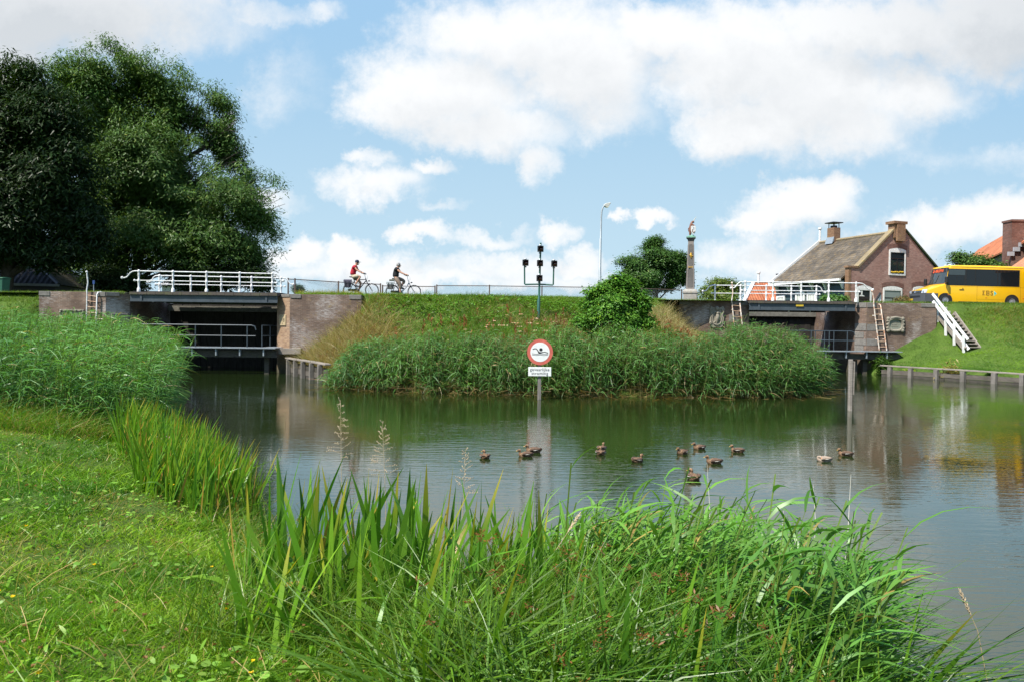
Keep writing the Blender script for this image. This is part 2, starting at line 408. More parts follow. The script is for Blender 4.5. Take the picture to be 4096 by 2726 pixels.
# beyond the framed part of the sky: a broken sheet of cumulus
nz = N(t, 'ShaderNodeTexNoise', i_Scale=1.6, i_Detail=8., i_Roughness=.6); t.links.new(cb.outputs[0], nz.inputs['Vector'])
hi = WM('MULTIPLY', WM('SUBTRACT', v, .50, cl=True), 4., cl=True)
back = WM('MULTIPLY', WM('LESS_THAN', sx.outputs[1], 0.), 1.)
far = WM('MAXIMUM', hi, back)
dgen = WM('MULTIPLY_ADD', nz.outputs['Fac'], 5., WM('MULTIPLY_ADD', back, .25, -3.05))
dm = N(t, 'ShaderNodeMix'); t.links.new(far, dm.inputs[0]); t.links.new(d0, dm.inputs[2]); t.links.new(dgen, dm.inputs[3])
def sstep(x, a, b):
    if a > b:
        return WM('SUBTRACT', 1., sstep(x, b, a))
    m = N(t, 'ShaderNodeMapRange', interpolation_type='SMOOTHSTEP', i_1=a, i_2=b, i_3=0., i_4=1.); t.links.new(x, m.inputs[0]); return m.outputs[0]
cover = sstep(dm.outputs[0], -.36, .92)
shade = sstep(d1, .15, 1.9)
q_ = N(t, 'ShaderNodeVectorMath', operation='MULTIPLY_ADD'); q_.inputs[1].default_value = (1 / .42, 1 / .20, 0); q_.inputs[2].default_value = (-.72 / .42, -.43 / .20, 0); t.links.new(cb.outputs[0], q_.inputs[0])
ql = N(t, 'ShaderNodeVectorMath', operation='LENGTH'); t.links.new(q_.outputs[0], ql.inputs[0])
gm = WM('SUBTRACT', 1., ql.outputs['Value'], cl=True)
q2_ = N(t, 'ShaderNodeVectorMath', operation='MULTIPLY_ADD'); q2_.inputs[1].default_value = (1 / .45, 1 / .16, 0); q2_.inputs[2].default_value = (.62 / .45, -.41 / .16, 0); t.links.new(cb.outputs[0], q2_.inputs[0])
ql2 = N(t, 'ShaderNodeVectorMath', operation='LENGTH'); t.links.new(q2_.outputs[0], ql2.inputs[0])
gm = WM('MAXIMUM', gm, WM('SUBTRACT', 1., ql2.outputs['Value'], cl=True))
shade = WM('ADD', WM('MULTIPLY', shade, .75), WM('MULTIPLY', sstep(gm, 0., 1.), .75), cl=True)
sky = N(t, 'ShaderNodeTexSky', sky_type='NISHITA'); sky.sun_disc = False; sky.sun_elevation = SUN_EL; sky.sun_rotation = SUN_AZ; sky.altitude = 0; sky.air_density = 1.0; sky.dust_density = .6; sky.ozone_density = 1.3
SKYS = .105
hz = sstep(v, -.05, .42)                      # pale moist air low down
skc = mix(t, sstep(v, 1.3, .25), mix(t, 1., sky.outputs[0], (1.35, 1.5, 1.65), 'MULTIPLY'), (2.05, 3.36, 4.65))
low = mix(t, hz, (3.3, 4.4, 5.05), skc)
lowf = N(t, 'ShaderNodeMix', data_type='RGBA'); lowf.inputs[0].default_value = 1.
t.links.new(skc, lowf.inputs[6]); t.links.new(low, lowf.inputs[7])
cl_c = mix(t, shade, (5.6, 5.65, 5.7), (3.75, 3.95, 4.15))
veil = WM('MULTIPLY', cover, .97)
final = mix(t, veil, lowf.outputs[2], cl_c)
bg = N(t, 'ShaderNodeBackground', i_Strength=SKYS); t.links.new(final, bg.inputs[0])
wo = t.nodes.new('ShaderNodeOutputWorld'); t.links.new(bg.outputs[0], wo.inputs[0])
world.cycles.sampling_method = 'MANUAL'; world.cycles.sample_map_resolution = 512

# ------------------------------------------------------------------ terrain
BASIN = np.array([(20.0,43.3),(20.7,42.5),(24.1,34.9),(27.1,27),(29,15),(31,2.0),(14,2.4),(6,3.3),(3,4.3),(0.5,5.4),(-1.5,6.4),(-2.4,7.6),(-3.0,9.1),(-3.9,10.2),(-5.5,13),(-8.5,19),
                  (-11.2,26),(-14.5,31),(-18.8,37.1),(-11.6,37.4),(-10.75,37.0),(-10.4,36.0),(-7.5,31.2),(-6.5,28.4),(-3,27.1),(4,26.5),(9.6,27),(11.7,29),(13.0,35),(13.5,43.2)], float)
def sdf(x, y, poly=BASIN):
    """signed distance to the water's edge: negative in the water"""
    d = np.full(x.shape, 1e9); inside = np.zeros(x.shape, bool); n = len(poly)
    for i in range(n):
        a = poly[i]; b = poly[(i + 1) % n]; e = b - a; wx = x - a[0]; wy = y - a[1]
        tt = np.clip((wx * e[0] + wy * e[1]) / (e @ e), 0, 1)
        d = np.minimum(d, np.hypot(wx - e[0] * tt, wy - e[1] * tt))
        c = ((a[1] <= y) & (y < b[1])) | ((b[1] <= y) & (y < a[1]))
        with np.errstate(divide='ignore', invalid='ignore'):
            xi = a[0] + (y - a[1]) / (e[1] if e[1] else 1e-9) * e[0]
        inside ^= c & (x < xi)
    return np.where(inside, -d, d)
_h = np.random.default_rng(5).random((64, 64))
def vnoise(x, y, s=1.0, o=0.):
    x = x * s + o + 1000; y = y * s + o * 1.7 + 1000
    xi = np.floor(x).astype(int); yi = np.floor(y).astype(int); fx = x - xi; fy = y - yi
    fx = fx * fx * (3 - 2 * fx); fy = fy * fy * (3 - 2 * fy)
    g = lambda i, j: _h[i % 64, j % 64]
    return (g(xi, yi) * (1 - fx) + g(xi + 1, yi) * fx) * (1 - fy) + (g(xi, yi + 1) * (1 - fx) + g(xi + 1, yi + 1) * fx) * fy
def fbm(x, y, s=1.0, o=0.): return .55 * vnoise(x, y, s, o) + .3 * vnoise(x, y, s * 2.1, o + 3) + .15 * vnoise(x, y, s * 4.3, o + 7)
YCX = [-400, -60, -24, -23.2, -18.8, -11.6, -7.5, -6, 0, 8, 9.4, 24.4, 26, 40, 80, 400]
YCY = [39, 39, 38, 37.3, 37.3, 37.3, 37.3, 37.5, 38.6, 41.6, 43.32, 43.32, 43.6, 44.5, 50, 60]
def crest(x): return np.interp(x, YCX, YCY)
def ztop(x): return np.interp(x, [-60, -25, -11, 0, 10, 20, 60], [3.75, 3.82, 3.88, 3.95, 4.0, 4.07, 4.12])
ROADC = [(-120, 42.5), (-60, 41.0), (-30, 39.6), (-15, 39.2), (-6, 39.9), (3, 41.8), (10, 44.0), (17, 45.1), (26, 47.8), (36, 49.6), (60, 53), (130, 62)]
def zfront(x): return np.interp(x, [-60, -23.7, -23.1, -18.8, -11.6, -10.4, -7.6, -7.1, 8.5, 9.2, 10, 13.5, 19.8, 20.6, 24.1, 24.6, 60], [3.75, 3.75, 1.7, 1.1, .9, 1.15, 3.15, 3.86, 3.95, 3.3, 2.7, 2.3, .9, 1.1, 3.2, 4.05, 4.12])
def roady(x): return np.interp(x, [p[0] for p in ROADC], [p[1] for p in ROADC])
CHAN = [(-18.75, -11.75, 36.9, 62), (13.7, 19.75, 43.0, 68)]
def smooth01(a, b, x):
    k = np.clip((x - a) / (b - a), 0, 1); return k * k * (3 - 2 * k)
def height(x, y):
    x = np.asarray(x, float); y = np.asarray(y, float)
    d = sdf(x, y); dc = crest(x) - y; zt = ztop(x)
    right = smooth01(15, 19, x)
    z0 = .12 + .42 * right
    k = np.clip(d / np.maximum(d + np.maximum(dc, 0), 1e-6), 0, 1)
    k = k ** (1 + .95 * right)
    zb = z0 + (zfront(x) - z0) * k - .42 * np.exp(-((x - 25.1) / 1.1) ** 2) * smooth01(39.9, 41.2, y)
    near = np.minimum(.05 + .78 * (1 - np.exp(-np.maximum(d, 0) / 1.6)), .8)
    wn = smooth01(30, 21, y) * (1 - right)
    zb = zb * (1 - wn) + near * wn
    # behind the crest: verge, road, then land falling away on the left
    past = y - crest(x)
    z = np.where(past >= 0, zt, zb)
    ry = roady(x); back = np.maximum(y - ry - 3.2, 0)
    fall = np.interp(x, [-60, -20, 0, 12, 24], [1.5, 1.6, 1.7, 1.0, .15])
    z = z - np.where(past > 0, fall * (1 - np.exp(-back / 3.0)), 0)
    z = z + (fbm(x, y, .45) - .5) * np.where(past > -1, .05, .16) * np.clip(d, 0, 1)
    z = np.where(d < 0, np.maximum(.03 + d * .6, -1.2), z)
    for (x0, x1, y0, y1) in CHAN:
        z = np.where((x > x0 - .9) & (x < x1 + .9) & (y > y0 + .5) & (y < y1), -1.0, z)
    return z
def hz1(x, y): return float(height(np.array([x]), np.array([y]))[0])

def np_mesh(name, V, F, mats, tint=None, parent=None, smooth=False, world=True):
    """V (n,3), F (m,k) -> one mesh object; tint (n,3) is a colour attribute"""
    me = bpy.data.meshes.new(name); V = np.asarray(V, np.float32); F = np.asarray(F, np.int32); k = F.shape[1]
    if parent is not None and world:
        inv = np.array(wmat(parent).inverted()); V = (V @ inv[:3, :3].T + inv[:3, 3]).astype(np.float32)
    me.vertices.add(len(V)); me.vertices.foreach_set('co', V.ravel())
    me.loops.add(F.size); me.loops.foreach_set('vertex_index', F.ravel())
    me.polygons.add(len(F)); me.polygons.foreach_set('loop_start', np.arange(0, F.size, k, dtype=np.int32))
    me.polygons.foreach_set('loop_total', np.full(len(F), k, np.int32))
    if smooth: me.polygons.foreach_set('use_smooth', np.ones(len(F), bool))
    me.update(calc_edges=True)
    if tint is not None:
        a = me.attributes.new('tint', 'FLOAT_COLOR', 'POINT'); c = np.ones((len(V), 4), np.float32); c[:, :3] = tint; a.data.foreach_set('color', c.ravel())
    for mt in (mats if isinstance(mats, (list, tuple)) else [mats]): me.materials.append(mt)
    o = bpy.data.objects.new(name, me); COL.objects.link(o)
    if parent is not None:
        o.parent = parent; CHILDREN.setdefault(parent.name, []).append(o)
    return o

def axis(a, b, step, lo, hi):
    mid = np.arange(a, b + 1e-6, step); g = []; s = step; p = b
    while p < hi: s *= 1.35; p += s; g.append(p)
    h = []; s = step; p = a
    while p > lo: s *= 1.35; p -= s; h.append(p)
    return np.array(h[::-1] + list(mid) + g)
gx = axis(-36, 48, .4, -1500, 1500); gy = axis(-4, 56, .4, -300, 2500)
GX, GY = np.meshgrid(gx, gy, indexing='ij'); GZ = height(GX.ravel(), GY.ravel())
nx, ny = GX.shape; ii = (np.arange(nx - 1)[:, None] * ny + np.arange(ny - 1)[None, :]).ravel()
F = np.stack([ii, ii + ny, ii + ny + 1, ii + 1], 1)
mt = bpy.data.materials.new('ground_soil_and_turf'); t = nt(mt); P = pos(t)
c = ramp(t, [(.3, (.045, .08, .015)), (.55, (.075, .13, .022)), (.78, (.11, .11, .04))], noise(t, P, 1.3, 7, .65)).outputs[0]
c = mix(t, ramp(t, [(.5, (0,0,0)), (.7, (.6,)*3)], noise(t, P, 17, 4, .6)).outputs[0], c, (.03, .035, .012))
p = principled(t, c, .95, 0, .1); bump(t, p, noise(t, P, 25, 5, .7), .8, .05); out(t, p.outputs[0])
tag(np_mesh('ground', np.stack([GX.ravel(), GY.ravel(), GZ], 1), F, mt, smooth=True), 'green turf of the dike, peninsula and canal banks', 'ground', kind='structure')

# ------------------------------------------------------------------ water
wp = [(-60, -20), (60, -20), (60, 33), (30, 43), (20.5, 46), (20.5, 66), (13.0, 66), (13.0, 44), (12, 38), (-7, 36), (-11, 38), (-11, 61), (-19.5, 61), (-19.5, 40), (-60, 30)]
mt = bpy.data.materials.new('canal_water'); t = nt(mt); P = pos(t)
p = principled(t, (.013, .023, .005), .012, 0, .5); p.inputs['IOR'].default_value = 1.95
def nm(sx, sy, sc, det, seed):
    m = N(t, 'ShaderNodeMapping'); m.inputs['Scale'].default_value = (sx, sy, 1); m.inputs['Rotation'].default_value = (0, 0, seed); t.links.new(P, m.inputs[0])
    return noise(t, m.outputs[0], sc, det, .5)
a = nm(.42, 2.3, 3.2, 2, .10); b = nm(.8, 3.2, 7.0, 2, -.16); cc = nm(.25, .35, .6, 2, .5)
ad = N(t, 'ShaderNodeMath', operation='MULTIPLY_ADD'); t.links.new(b, ad.inputs[0]); ad.inputs[1].default_value = .42; t.links.new(a, ad.inputs[2])
ws = ramp(t, [(.40, (.25,)*3), (.62, (1,)*3)], cc)   # wind touches some of the surface more than the rest
bb = N(t, 'ShaderNodeBump', i_Distance=.0085); t.links.new(ad.outputs[0], bb.inputs['Height'])
ms = N(t, 'ShaderNodeMath', operation='MULTIPLY'); ms.inputs[1].default_value = .8; t.links.new(ws.outputs[0], ms.inputs[0]); t.links.new(ms.outputs[0], bb.inputs['Strength'])
t.links.new(bb.outputs[0], p.inputs['Normal']); out(t, p.outputs[0])
m = MB(); m.face([(x, y, 0) for x, y in wp])
tag(m.build('water', mt), 'murky green rippled canal water reflecting the sky', 'water', kind='structure')

# ------------------------------------------------------------------ road on the dike (breaks at the two bridge decks)
mt = bpy.data.materials.new('asphalt'); t = nt(mt); P = pos(t)
p = principled(t, ramp(t, [(.3, (.04, .04, .042)), (.7, (.065, .064, .062))], noise(t, P, 9, 8, .7)).outputs[0], .9, 0, .2); bump(t, p, noise(t, P, 90, 3), .4, .01); out(t, p.outputs[0])
M_ASPH = mt
m = MB()
def strip(xs, w):
    L = [(x, float(roady(x))) for x in xs]
    for (x0, y0), (x1, y1) in zip(L, L[1:]):
        za, zb = float(ztop(x0)) + .035, float(ztop(x1)) + .035
        m.add([(x0, y0 - w, za), (x1, y1 - w, zb), (x1, y1 + w, zb), (x0, y0 + w, za)], [(0, 1, 2, 3)])
strip(np.linspace(-110, -19, 60), 1.75); strip(np.linspace(-11.4, 13.4, 30), 1.75); strip(np.linspace(19.9, 110, 60), 1.75)
tag(m.build('road', mt), 'narrow asphalt road along the top of the dike', 'road', kind='structure')
# ------------------------------------------------------------------ lock walls: four brick abutments
def abut(label, plan, ztop_, cope, plaques=None):
    xs = [p[0] for p in plan]; ys = [p[1] for p in plan]
    o = thing('brick_abutment', ((min(xs) + max(xs)) / 2, min(ys), 0), label, 'abutment', group='brick abutments of the two lock bridges')
    MB().plan(plan, -1.2, ztop_).build('wall', M_BRICK, o)
    return o
def cope_run(o, a, b, z, w=.5, h=.17, mat=None, yb=.42):
    """row of coping stones on the front edge from a to b (x,y), standing 3 cm proud"""
    a, b = V3((*a, 0)), V3((*b, 0)); d = (b - a); L = d.length; d.normalize(); nrm = V3((d.y, -d.x, 0))
    m = MB(); n = max(1, int(L / .95)); s = L / n
    for i in range(n):
        c = a + d * (s * (i + .5)) - nrm * (yb / 2 - .03) + V3((0, 0, z + .002 - h / 2))
        m.obox(c, d * (s / 2 - .004), nrm * (yb / 2), V3((0, 0, h / 2)))
    return m.build('coping', mat or M_STONE, o, bevel=.012)

zL, zR = 3.90, 4.04
Yl, Yr = 37.0, 42.9
# left bridge, left abutment
xa = at(156, 1166, Yl).x; xb = at(423, 1166, Yl).x; xc = at(519, 1166, Yl + .7).x
A1 = abut('dark weathered brick abutment half hidden behind the reeds, with a ladder and carved tablets', [(xa, Yl), (xb, Yl), (xc, Yl + .7), (xc, 43.0), (xc - 1.6, 43), (xc - 1.6, Yl + 1.6), (xa, Yl + 1.6)], zL, None)
cope_run(A1, (xa, Yl), (xa + .55, Yl), zL, h=.22); cope_run(A1, (xb - .55, Yl), (xb, Yl), zL, h=.22); cope_run(A1, (xb + .02, Yl + .02), (xb + .5, Yl + .34), zL, h=.2)
def tablet(o, px0, px1, py0, py1, Y, name, lines, mat=M_SAND, frame=True, knobs=True):
    p0 = at(px0, py1, Y); p1 = at(px1, py0, Y); w = p1.x - p0.x; h = p1.z - p0.z; cx = (p0.x + p1.x) / 2; cz = (p0.z + p1.z) / 2
    m = MB(); m.box((p0.x, Y - .06, p0.z), (p1.x, Y + .05, p1.z))
    tb = m.build(name, mat, o, bevel=.01)
    if frame:
        f = MB(); b = .09
        f.box((p0.x + .02, Y - .1, p0.z + .02), (p0.x + b, Y - .055, p1.z - .02)); f.box((p1.x - b, Y - .1, p0.z + .02), (p1.x - .02, Y - .055, p1.z - .02))
        f.box((p0.x + b + .002, Y - .1, p1.z - b), (p1.x - b - .002, Y - .055, p1.z - .02)); f.box((p0.x + b + .002, Y - .1, p0.z + .02), (p1.x - b - .002, Y - .055, p0.z + b))
        if knobs:
            for i in range(5): f.ball((p0.x + w * (i + .5) / 5, Y - .1, p1.z - .05), .055, 8)
            for i in range(3):
                f.ball((p0.x + .05, Y - .1, p0.z + h * (i + .5) / 3), .05, 8); f.ball((p1.x - .05, Y - .1, p0.z + h * (i + .5) / 3), .05, 8)
        f.build('frame', mat, tb, smooth=40)
    return tb, cx, cz, w, h
tb, cx, cz, w, h = tablet(A1, 240, 339, 1238, 1318, Yl, 'carved_tablet', None)
l = MB()                                       # worn, unreadable lines of carving: short raised strokes
for r in range(4):
    for i in range(17):
        if random.random() < .8: l.box((cx - w*.36 + i*w*.0425, Yl - .075, cz + h*.24 - r*h*.19), (cx - w*.36 + i*w*.0425 + w*.02, Yl - .0605, cz + h*.24 - r*h*.19 + h*.07 * random.uniform(.7, 1.3)))
l.build('lettering', stone('carving_dark', (.12, .11, .09), (.09, .08, .065)), tb)
# small plain stone on the splayed face
dsp = V3((xc - xb, .7, 0)).normalized(); nsp = V3((dsp.y, -dsp.x, 0)); c0 = V3((xb, Yl, 0)) + dsp * .62
m = MB(); m.obox(c0 + V3((0, 0, 2.35)) + nsp * .02, dsp * .38, nsp * .05, V3((0, 0, .5))); m.build('plain_stone', M_SAND, A1, bevel=.01)

# left bridge, right abutment (with the sunlit splay)
xd = at(1109, 1180, Yl + .75).x; xe = at(1160, 1180, Yl).x; xf = at(1446, 1180, Yl + .15).x
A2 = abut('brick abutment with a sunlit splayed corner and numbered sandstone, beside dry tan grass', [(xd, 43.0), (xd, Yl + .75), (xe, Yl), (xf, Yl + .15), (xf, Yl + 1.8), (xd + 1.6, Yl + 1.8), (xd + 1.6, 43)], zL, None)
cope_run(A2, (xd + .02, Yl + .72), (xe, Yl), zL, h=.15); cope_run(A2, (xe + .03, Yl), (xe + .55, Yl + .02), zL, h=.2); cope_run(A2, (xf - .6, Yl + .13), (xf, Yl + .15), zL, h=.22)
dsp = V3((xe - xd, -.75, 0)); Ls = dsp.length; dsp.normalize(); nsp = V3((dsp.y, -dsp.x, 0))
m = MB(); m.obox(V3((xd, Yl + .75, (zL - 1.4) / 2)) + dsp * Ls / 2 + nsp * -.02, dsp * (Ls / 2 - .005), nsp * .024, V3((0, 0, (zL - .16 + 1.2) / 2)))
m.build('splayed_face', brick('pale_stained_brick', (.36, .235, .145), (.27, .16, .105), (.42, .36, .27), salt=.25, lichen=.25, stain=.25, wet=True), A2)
pz0 = at(1130, 1302, Yl + .4).z; pz1 = at(1130, 1259, Yl + .4).z
c0 = V3((xd, Yl + .75, (pz0 + pz1) / 2)) + dsp * Ls * .50 + nsp * .015
m = MB(); m.obox(c0, dsp * .27, nsp * .04, V3((0, 0, (pz1 - pz0) / 2))); tb = m.build('number_stone', M_SANDY, A2, bevel=.008)
l = MB(); f0 = c0 + nsp * .0445
put_text(l, '11B', .26, f0 + V3((0, 0, -.0)), dsp, V3((0, 0, 1)))
put_text(l, 'r.  r', .22, f0 + V3((0, 0, .2)), dsp, V3((0, 0, 1))); put_text(l, '^', .2, f0 + V3((0, 0, -.2)), dsp, V3((0, 0, 1)))
l.build('carved_number', M_BLACK, tb)
m = MB(); pa = at(1085, 1402, Yl - .2); pb = at(1205, 1402, Yl - .12)     # timber fender across the pier
m.beam((pa.x, Yl - .02, pa.z - .02), (pb.x, Yl - .02, pb.z - .02), .3, .29); m.build('fender_beam', M_TIMBER, A2, bevel=.01)

# right bridge, left abutment
xg = at(2717, 1202, Yr).x; xh = at(2955, 1202, Yr).x; xi = at(2998, 1202, Yr + .4).x
A3 = abut('brick abutment below the stone column, carrying a carved coat of arms', [(xg, Yr), (xh, Yr), (xi, Yr + .4), (xi, 50), (xi - 1.6, 50), (xi - 1.6, Yr + 1.6), (xg - .12, Yr + 1.6)], zR, None)
cope_run(A3, (xg, Yr), (xg + .6, Yr), zR, h=.24); cope_run(A3, (xh - .5, Yr), (xh, Yr), zR, h=.2); cope_run(A3, (xh + .02, Yr + .02), (xi, Yr + .4), zR, h=.22)
m = MB()                                       # dressed quoins at the corner
for k, z in enumerate((1.2, 1.75, 2.3, 2.85)):
    m.box((xh - (.55 if k % 2 else .35), Yr - .012, z), (xh - .01, Yr + .3, z + .42))
m.build('quoins', M_STONE, A3)
# carved coat of arms: shield, scrolls and a figure
def relief(o, px0, px1, py0, py1, Y):
    p0 = at(px0, py1, Y); p1 = at(px1, py0, Y); w = p1.x - p0.x; h = p1.z - p0.z; cx = (p0.x + p1.x) / 2; cz = (p0.z + p1.z) / 2
    S = lambda u, v, y=0.: (cx + u * w / 2, Y - y, cz + v * h / 2)
    oc = [(-.75,1),(-.35,.86),(0,1.0),(.35,.86),(.75,1),(.98,.72),(.85,.4),(.95,.1),(.9,-.35),(.78,-.8),(.45,-.98),(0,-.9),(-.45,-.98),(-.8,-.8),(-.92,-.35),(-.95,.1),(-.86,.4),(-.98,.72)]
    m = MB(); m.prism([S(u, v, .08) for u, v in oc], (0, .11, 0))
    r = m.build('coat_of_arms', M_SAND, o, bevel=.015)
    s = MB(); oval = [(.58 * math.cos(a), -.12 + .62 * math.sin(a)) for a in np.linspace(0, 2 * math.pi, 24, endpoint=False)]
    s.tube([S(u, v, .09) for u, v in oval] + [S(*oval[0], .09)], .045, 6, caps=False)
    for sg in (-1, 1):
        for (u, v) in ((.72, .62), (.8, -.55)):
            q = [S(sg * u + .16 * (1 - i / 14) * math.cos(i * .7) , v + .14 * (1 - i / 14) * math.sin(i * .7), .09) for i in range(13)]
            s.tube(q, .04, 6)
        s.tube([S(sg * .85, .5, .09), S(sg * .62, .2, .1), S(sg * .8, -.1, .1), S(sg * .72, -.5, .09)], .05, 6)
    s.ball(S(0, .76, .1), .13, 10, sc=(1, .6, 1)); s.tube([S(-.2, .85, .1), S(0, .62, .13), S(.2, .85, .1)], .05, 6)
    s.tube([S(-.05, -.55, .09), S(-.02, -.2, .1), S(.08, .1, .11), S(.05, .32, .1)], [.06, .12, .11, .06], 8)
    s.ball(S(.05, .36, .1), .09, 8); s.tube([S(.08, .1, .1), S(.3, .0, .1), S(.36, -.25, .1)], .04, 6); s.tube([S(0, -.3, .1), S(-.3, -.42, .1), S(-.42, -.55, .09)], .05, 6); s.tube([S(-.4, -.62, .09), S(.4, -.62, .09)], .05, 6)
    s.build('carving', M_SAND, r, smooth=50)
relief(A3, 2834, 2899, 1225, 1312, Yr)
m = MB(); p0 = at(3030, 1214, Yr); 
# right bridge, right abutment
xj = at(3422, 1208, Yr + .5).x; xk = at(3467, 1208, Yr).x; xl = at(3747, 1213, Yr).x
A4 = abut('brick abutment beside the wooden stairs, with a scrolled oval plaque', [(xj, 50), (xj, Yr + .5), (xk, Yr), (xl, Yr), (xl, Yr + 1.6), (xj + 1.6, Yr + 1.6), (xj + 1.6, 50)], zR, None)
cope_run(A4, (xj + .01, Yr + .48), (xk, Yr), zR, h=.28); cope_run(A4, (xk + .02, Yr), (xk + .55, Yr), zR, h=.28); cope_run(A4, (xl - .9, Yr), (xl, Yr), zR, h=.22)
dsp = V3((xk - xj, -.5, 0)); Ls = dsp.length; dsp.normalize(); nsp = V3((dsp.y, -dsp.x, 0))
m = MB()
for k, z in enumerate((1.25, 1.62, 2.02, 2.45)):
    hh = .36 if k < 3 else .42
    m.obox(V3((xj, Yr + .5, z + hh / 2)) + dsp * (Ls / 2 if k % 2 else Ls * .4) + nsp * .004, dsp * (Ls * .5 if k % 2 else Ls * .4), nsp * .02, V3((0, 0, hh / 2 - .006)))
for k, z in enumerate((2.45, 1.62)):
    m.box((xk + .03, Yr - .014, z), (xk + (.75 if k else 1.05), Yr + .2, z + .38))
m.build('quoins', M_STONE, A4)
p0 = at(3546, 1326, Yr); p1 = at(3614, 1271, Yr); w = p1.x - p0.x; h = p1.z - p0.z; cx = (p0.x + p1.x) / 2; cz = (p0.z + p1.z) / 2
m = MB(); m.prism([(cx + w*.4*math.cos(a), Yr - .02, cz + h*.38*math.sin(a)) for a in np.linspace(0, 2*math.pi, 24, endpoint=False)], (0, .05, 0))
pl = m.build('oval_plaque', stone('plaque_stone', (.24, .25, .20), (.15, .16, .13)), A4)
s = MB(); ov = [(cx + w*.43*math.copysign(abs(math.cos(a))**.7, math.cos(a)), Yr - .04, cz + h*.43*math.copysign(abs(math.sin(a))**.7, math.sin(a))) for a in np.linspace(0, 2*math.pi, 28)]
s.tube(ov, .075, 7, caps=False)
for sx in (-1, 1):
    for sz in (-1, 1): s.ball((cx + sx*w*.43, Yr - .05, cz + sz*h*.42), .12, 9, sc=(1, .7, 1))
    for q in (-.5, 0, .5): s.ball((cx + sx*w*.47, Yr - .05, cz + q*h*.5), .085, 8)
s.tube([(cx - w*.3, Yr - .05, cz + h*.46), (cx, Yr - .09, cz + h*.52), (cx + w*.3, Yr - .05, cz + h*.46)], .07, 7)
s.build('scroll_frame', M_SAND, pl, smooth=50)
l = MB()
for r in range(3):
    for i in range(9):
        if random.random() < .85: l.box((cx - w*.22 + i*w*.05, Yr - .032, cz + h*.13 - r*h*.14), (cx - w*.22 + i*w*.05 + w*.03, Yr - .0205, cz + h*.13 - r*h*.14 + h*.07))
l.build('lettering', M_SAND, pl)

# ------------------------------------------------------------------ bridges
POST = [(.085,0),(.085,.16),(.07,.18),(.05,.22),(.043,.3),(.052,.42),(.06,.5),(.072,.53),(.072,.6),(.05,.63),(.04,.7),(.052,.82),(.06,.9),(.045,.97),(.06,1.0),(.075,1.04),(.06,1.10),(.02,1.13)]
def bridge(label, pf, pb, z, hr, y_front, y_back, xl, xr, girder_h, scroll, plate=False):
    """pf/pb = world xy of the rail posts front / back"""
    o = thing('bridge', ((xl + xr) / 2, y_front, z), label, 'bridge', group='small road bridges over the lock mouths')
    d = MB(); n = int((xr - xl) / .42); s = (xr - xl) / n
    for i in range(n):
        d.box((xl + i*s + .006, y_front, z - .13 + random.uniform(-.006, .006)), (xl + (i+1)*s - .006, y_back, z + random.uniform(-.01, .012)))
    dk = d.build('deck', M_PLANKDK, o)
    rd = MB(); rd.box((xl, y_front + .35, z + .015), (xr, y_back - .35, z + .05)); rd.build('road_surface', M_ASPH, o)
    for k, (ya, nm_) in enumerate(((y_front + .04, 'girder'), (y_back - .16, 'girder'))):
        g = MB(); zt = z - .134; zb = zt - girder_h
        g.box((xl, ya + .05, zb), (xr, ya + .08, zt)); g.box((xl, ya, zb - .03), (xr, ya + .13, zb - .001)); g.box((xl, ya, zt - .03), (xr, ya + .049, zt - .002))
        for q in np.linspace(xl + .55, xr - .55, 2): g.box((q - .05, ya + .005, zb + .001), (q + .05, ya + .049, zt - .031))
        g.build(nm_, M_STEEL, o)
    for yy in np.linspace(y_front + .9, y_back - .9, 3):
        g = MB(); g.box((xl, yy - .08, z - .45), (xr, yy + .08, z - .134)); g.build('cross_beam', M_STEEL, o)
    for row, (ps, sc) in enumerate(((pf, 1.0), (pb, 1.0))):
        a = V3((*ps[0], z)); b = V3((*ps[-1], z)); dr = (b - a).normalized(); k = hr / 1.09
        m = MB(); zt, zm = hr * .965, hr * .53
        e0, e1 = scroll[row]
        def sc_pts(p, sgn, L, D):
            return [p + dr * sgn * (L * q) - V3((0, 0, D * w)) for q, w in ((0,0),(.18,.0),(.36,.06),(.52,.28),(.62,.62),(.74,.9),(.88,.99),(1.0,.97))]
        pts = [a + V3((0, 0, zt)), b + V3((0, 0, zt))]
        L0 = sc_pts(pts[0], -1, e0, .36 * k); L1 = sc_pts(pts[1], 1, e1, .36 * k)
        m.tube(list(reversed(L0)) + L1, .032 * k, 8)
        m.ball(L0[-1], .075 * k, 8); m.ball(L1[-1], .075 * k, 8)
        m.tube([a - dr * .16 + V3((0, 0, zm)), b + dr * .16 + V3((0, 0, zm))], .026 * k, 8); m.ball(a - dr * .2 + V3((0, 0, zm)), .06 * k, 8); m.ball(b + dr * .2 + V3((0, 0, zm)), .06 * k, 8)
        r = m.build('railing', M_WHITE, o, smooth=40)
        for p in ps:
            q = MB(); q.lathe([(rr * k, zz * k) for rr, zz in POST], (*p, z), 10); q.build('post', M_WHITE, r, smooth=40)
    if plate:
        g = MB(); p0 = at(3185, 1217, y_front); p1 = at(3215, 1226, y_front)
        g.box((p0.x, y_front + .03, p1.z), (p1.x, y_front + .0499, p0.z)); g.build('yellow_plate', paint('yellow_plate', (.55, .38, .03), .5), o)
        for px in (3154, 3238):
            p = at(px, 1236, y_front + .3); g = MB(); g.box((p.x - .05, y_front + .2, p.z - .1), (p.x + .05, y_front + .3, p.z + .08)); g.ball((p.x, y_front + .25, p.z - .13), .05, 8); g.build('clamp', M_WHITE, o)
    return o
fpx = [543, 681, 816, 950, 1081.6]; bpx = [638, 763, 885, 1006, 1125]
pf = [(at(p, 1130, Yl - .2 + .8 * i / 4).x, Yl - .2 + .8 * i / 4 + .3) for i, p in enumerate(fpx)]
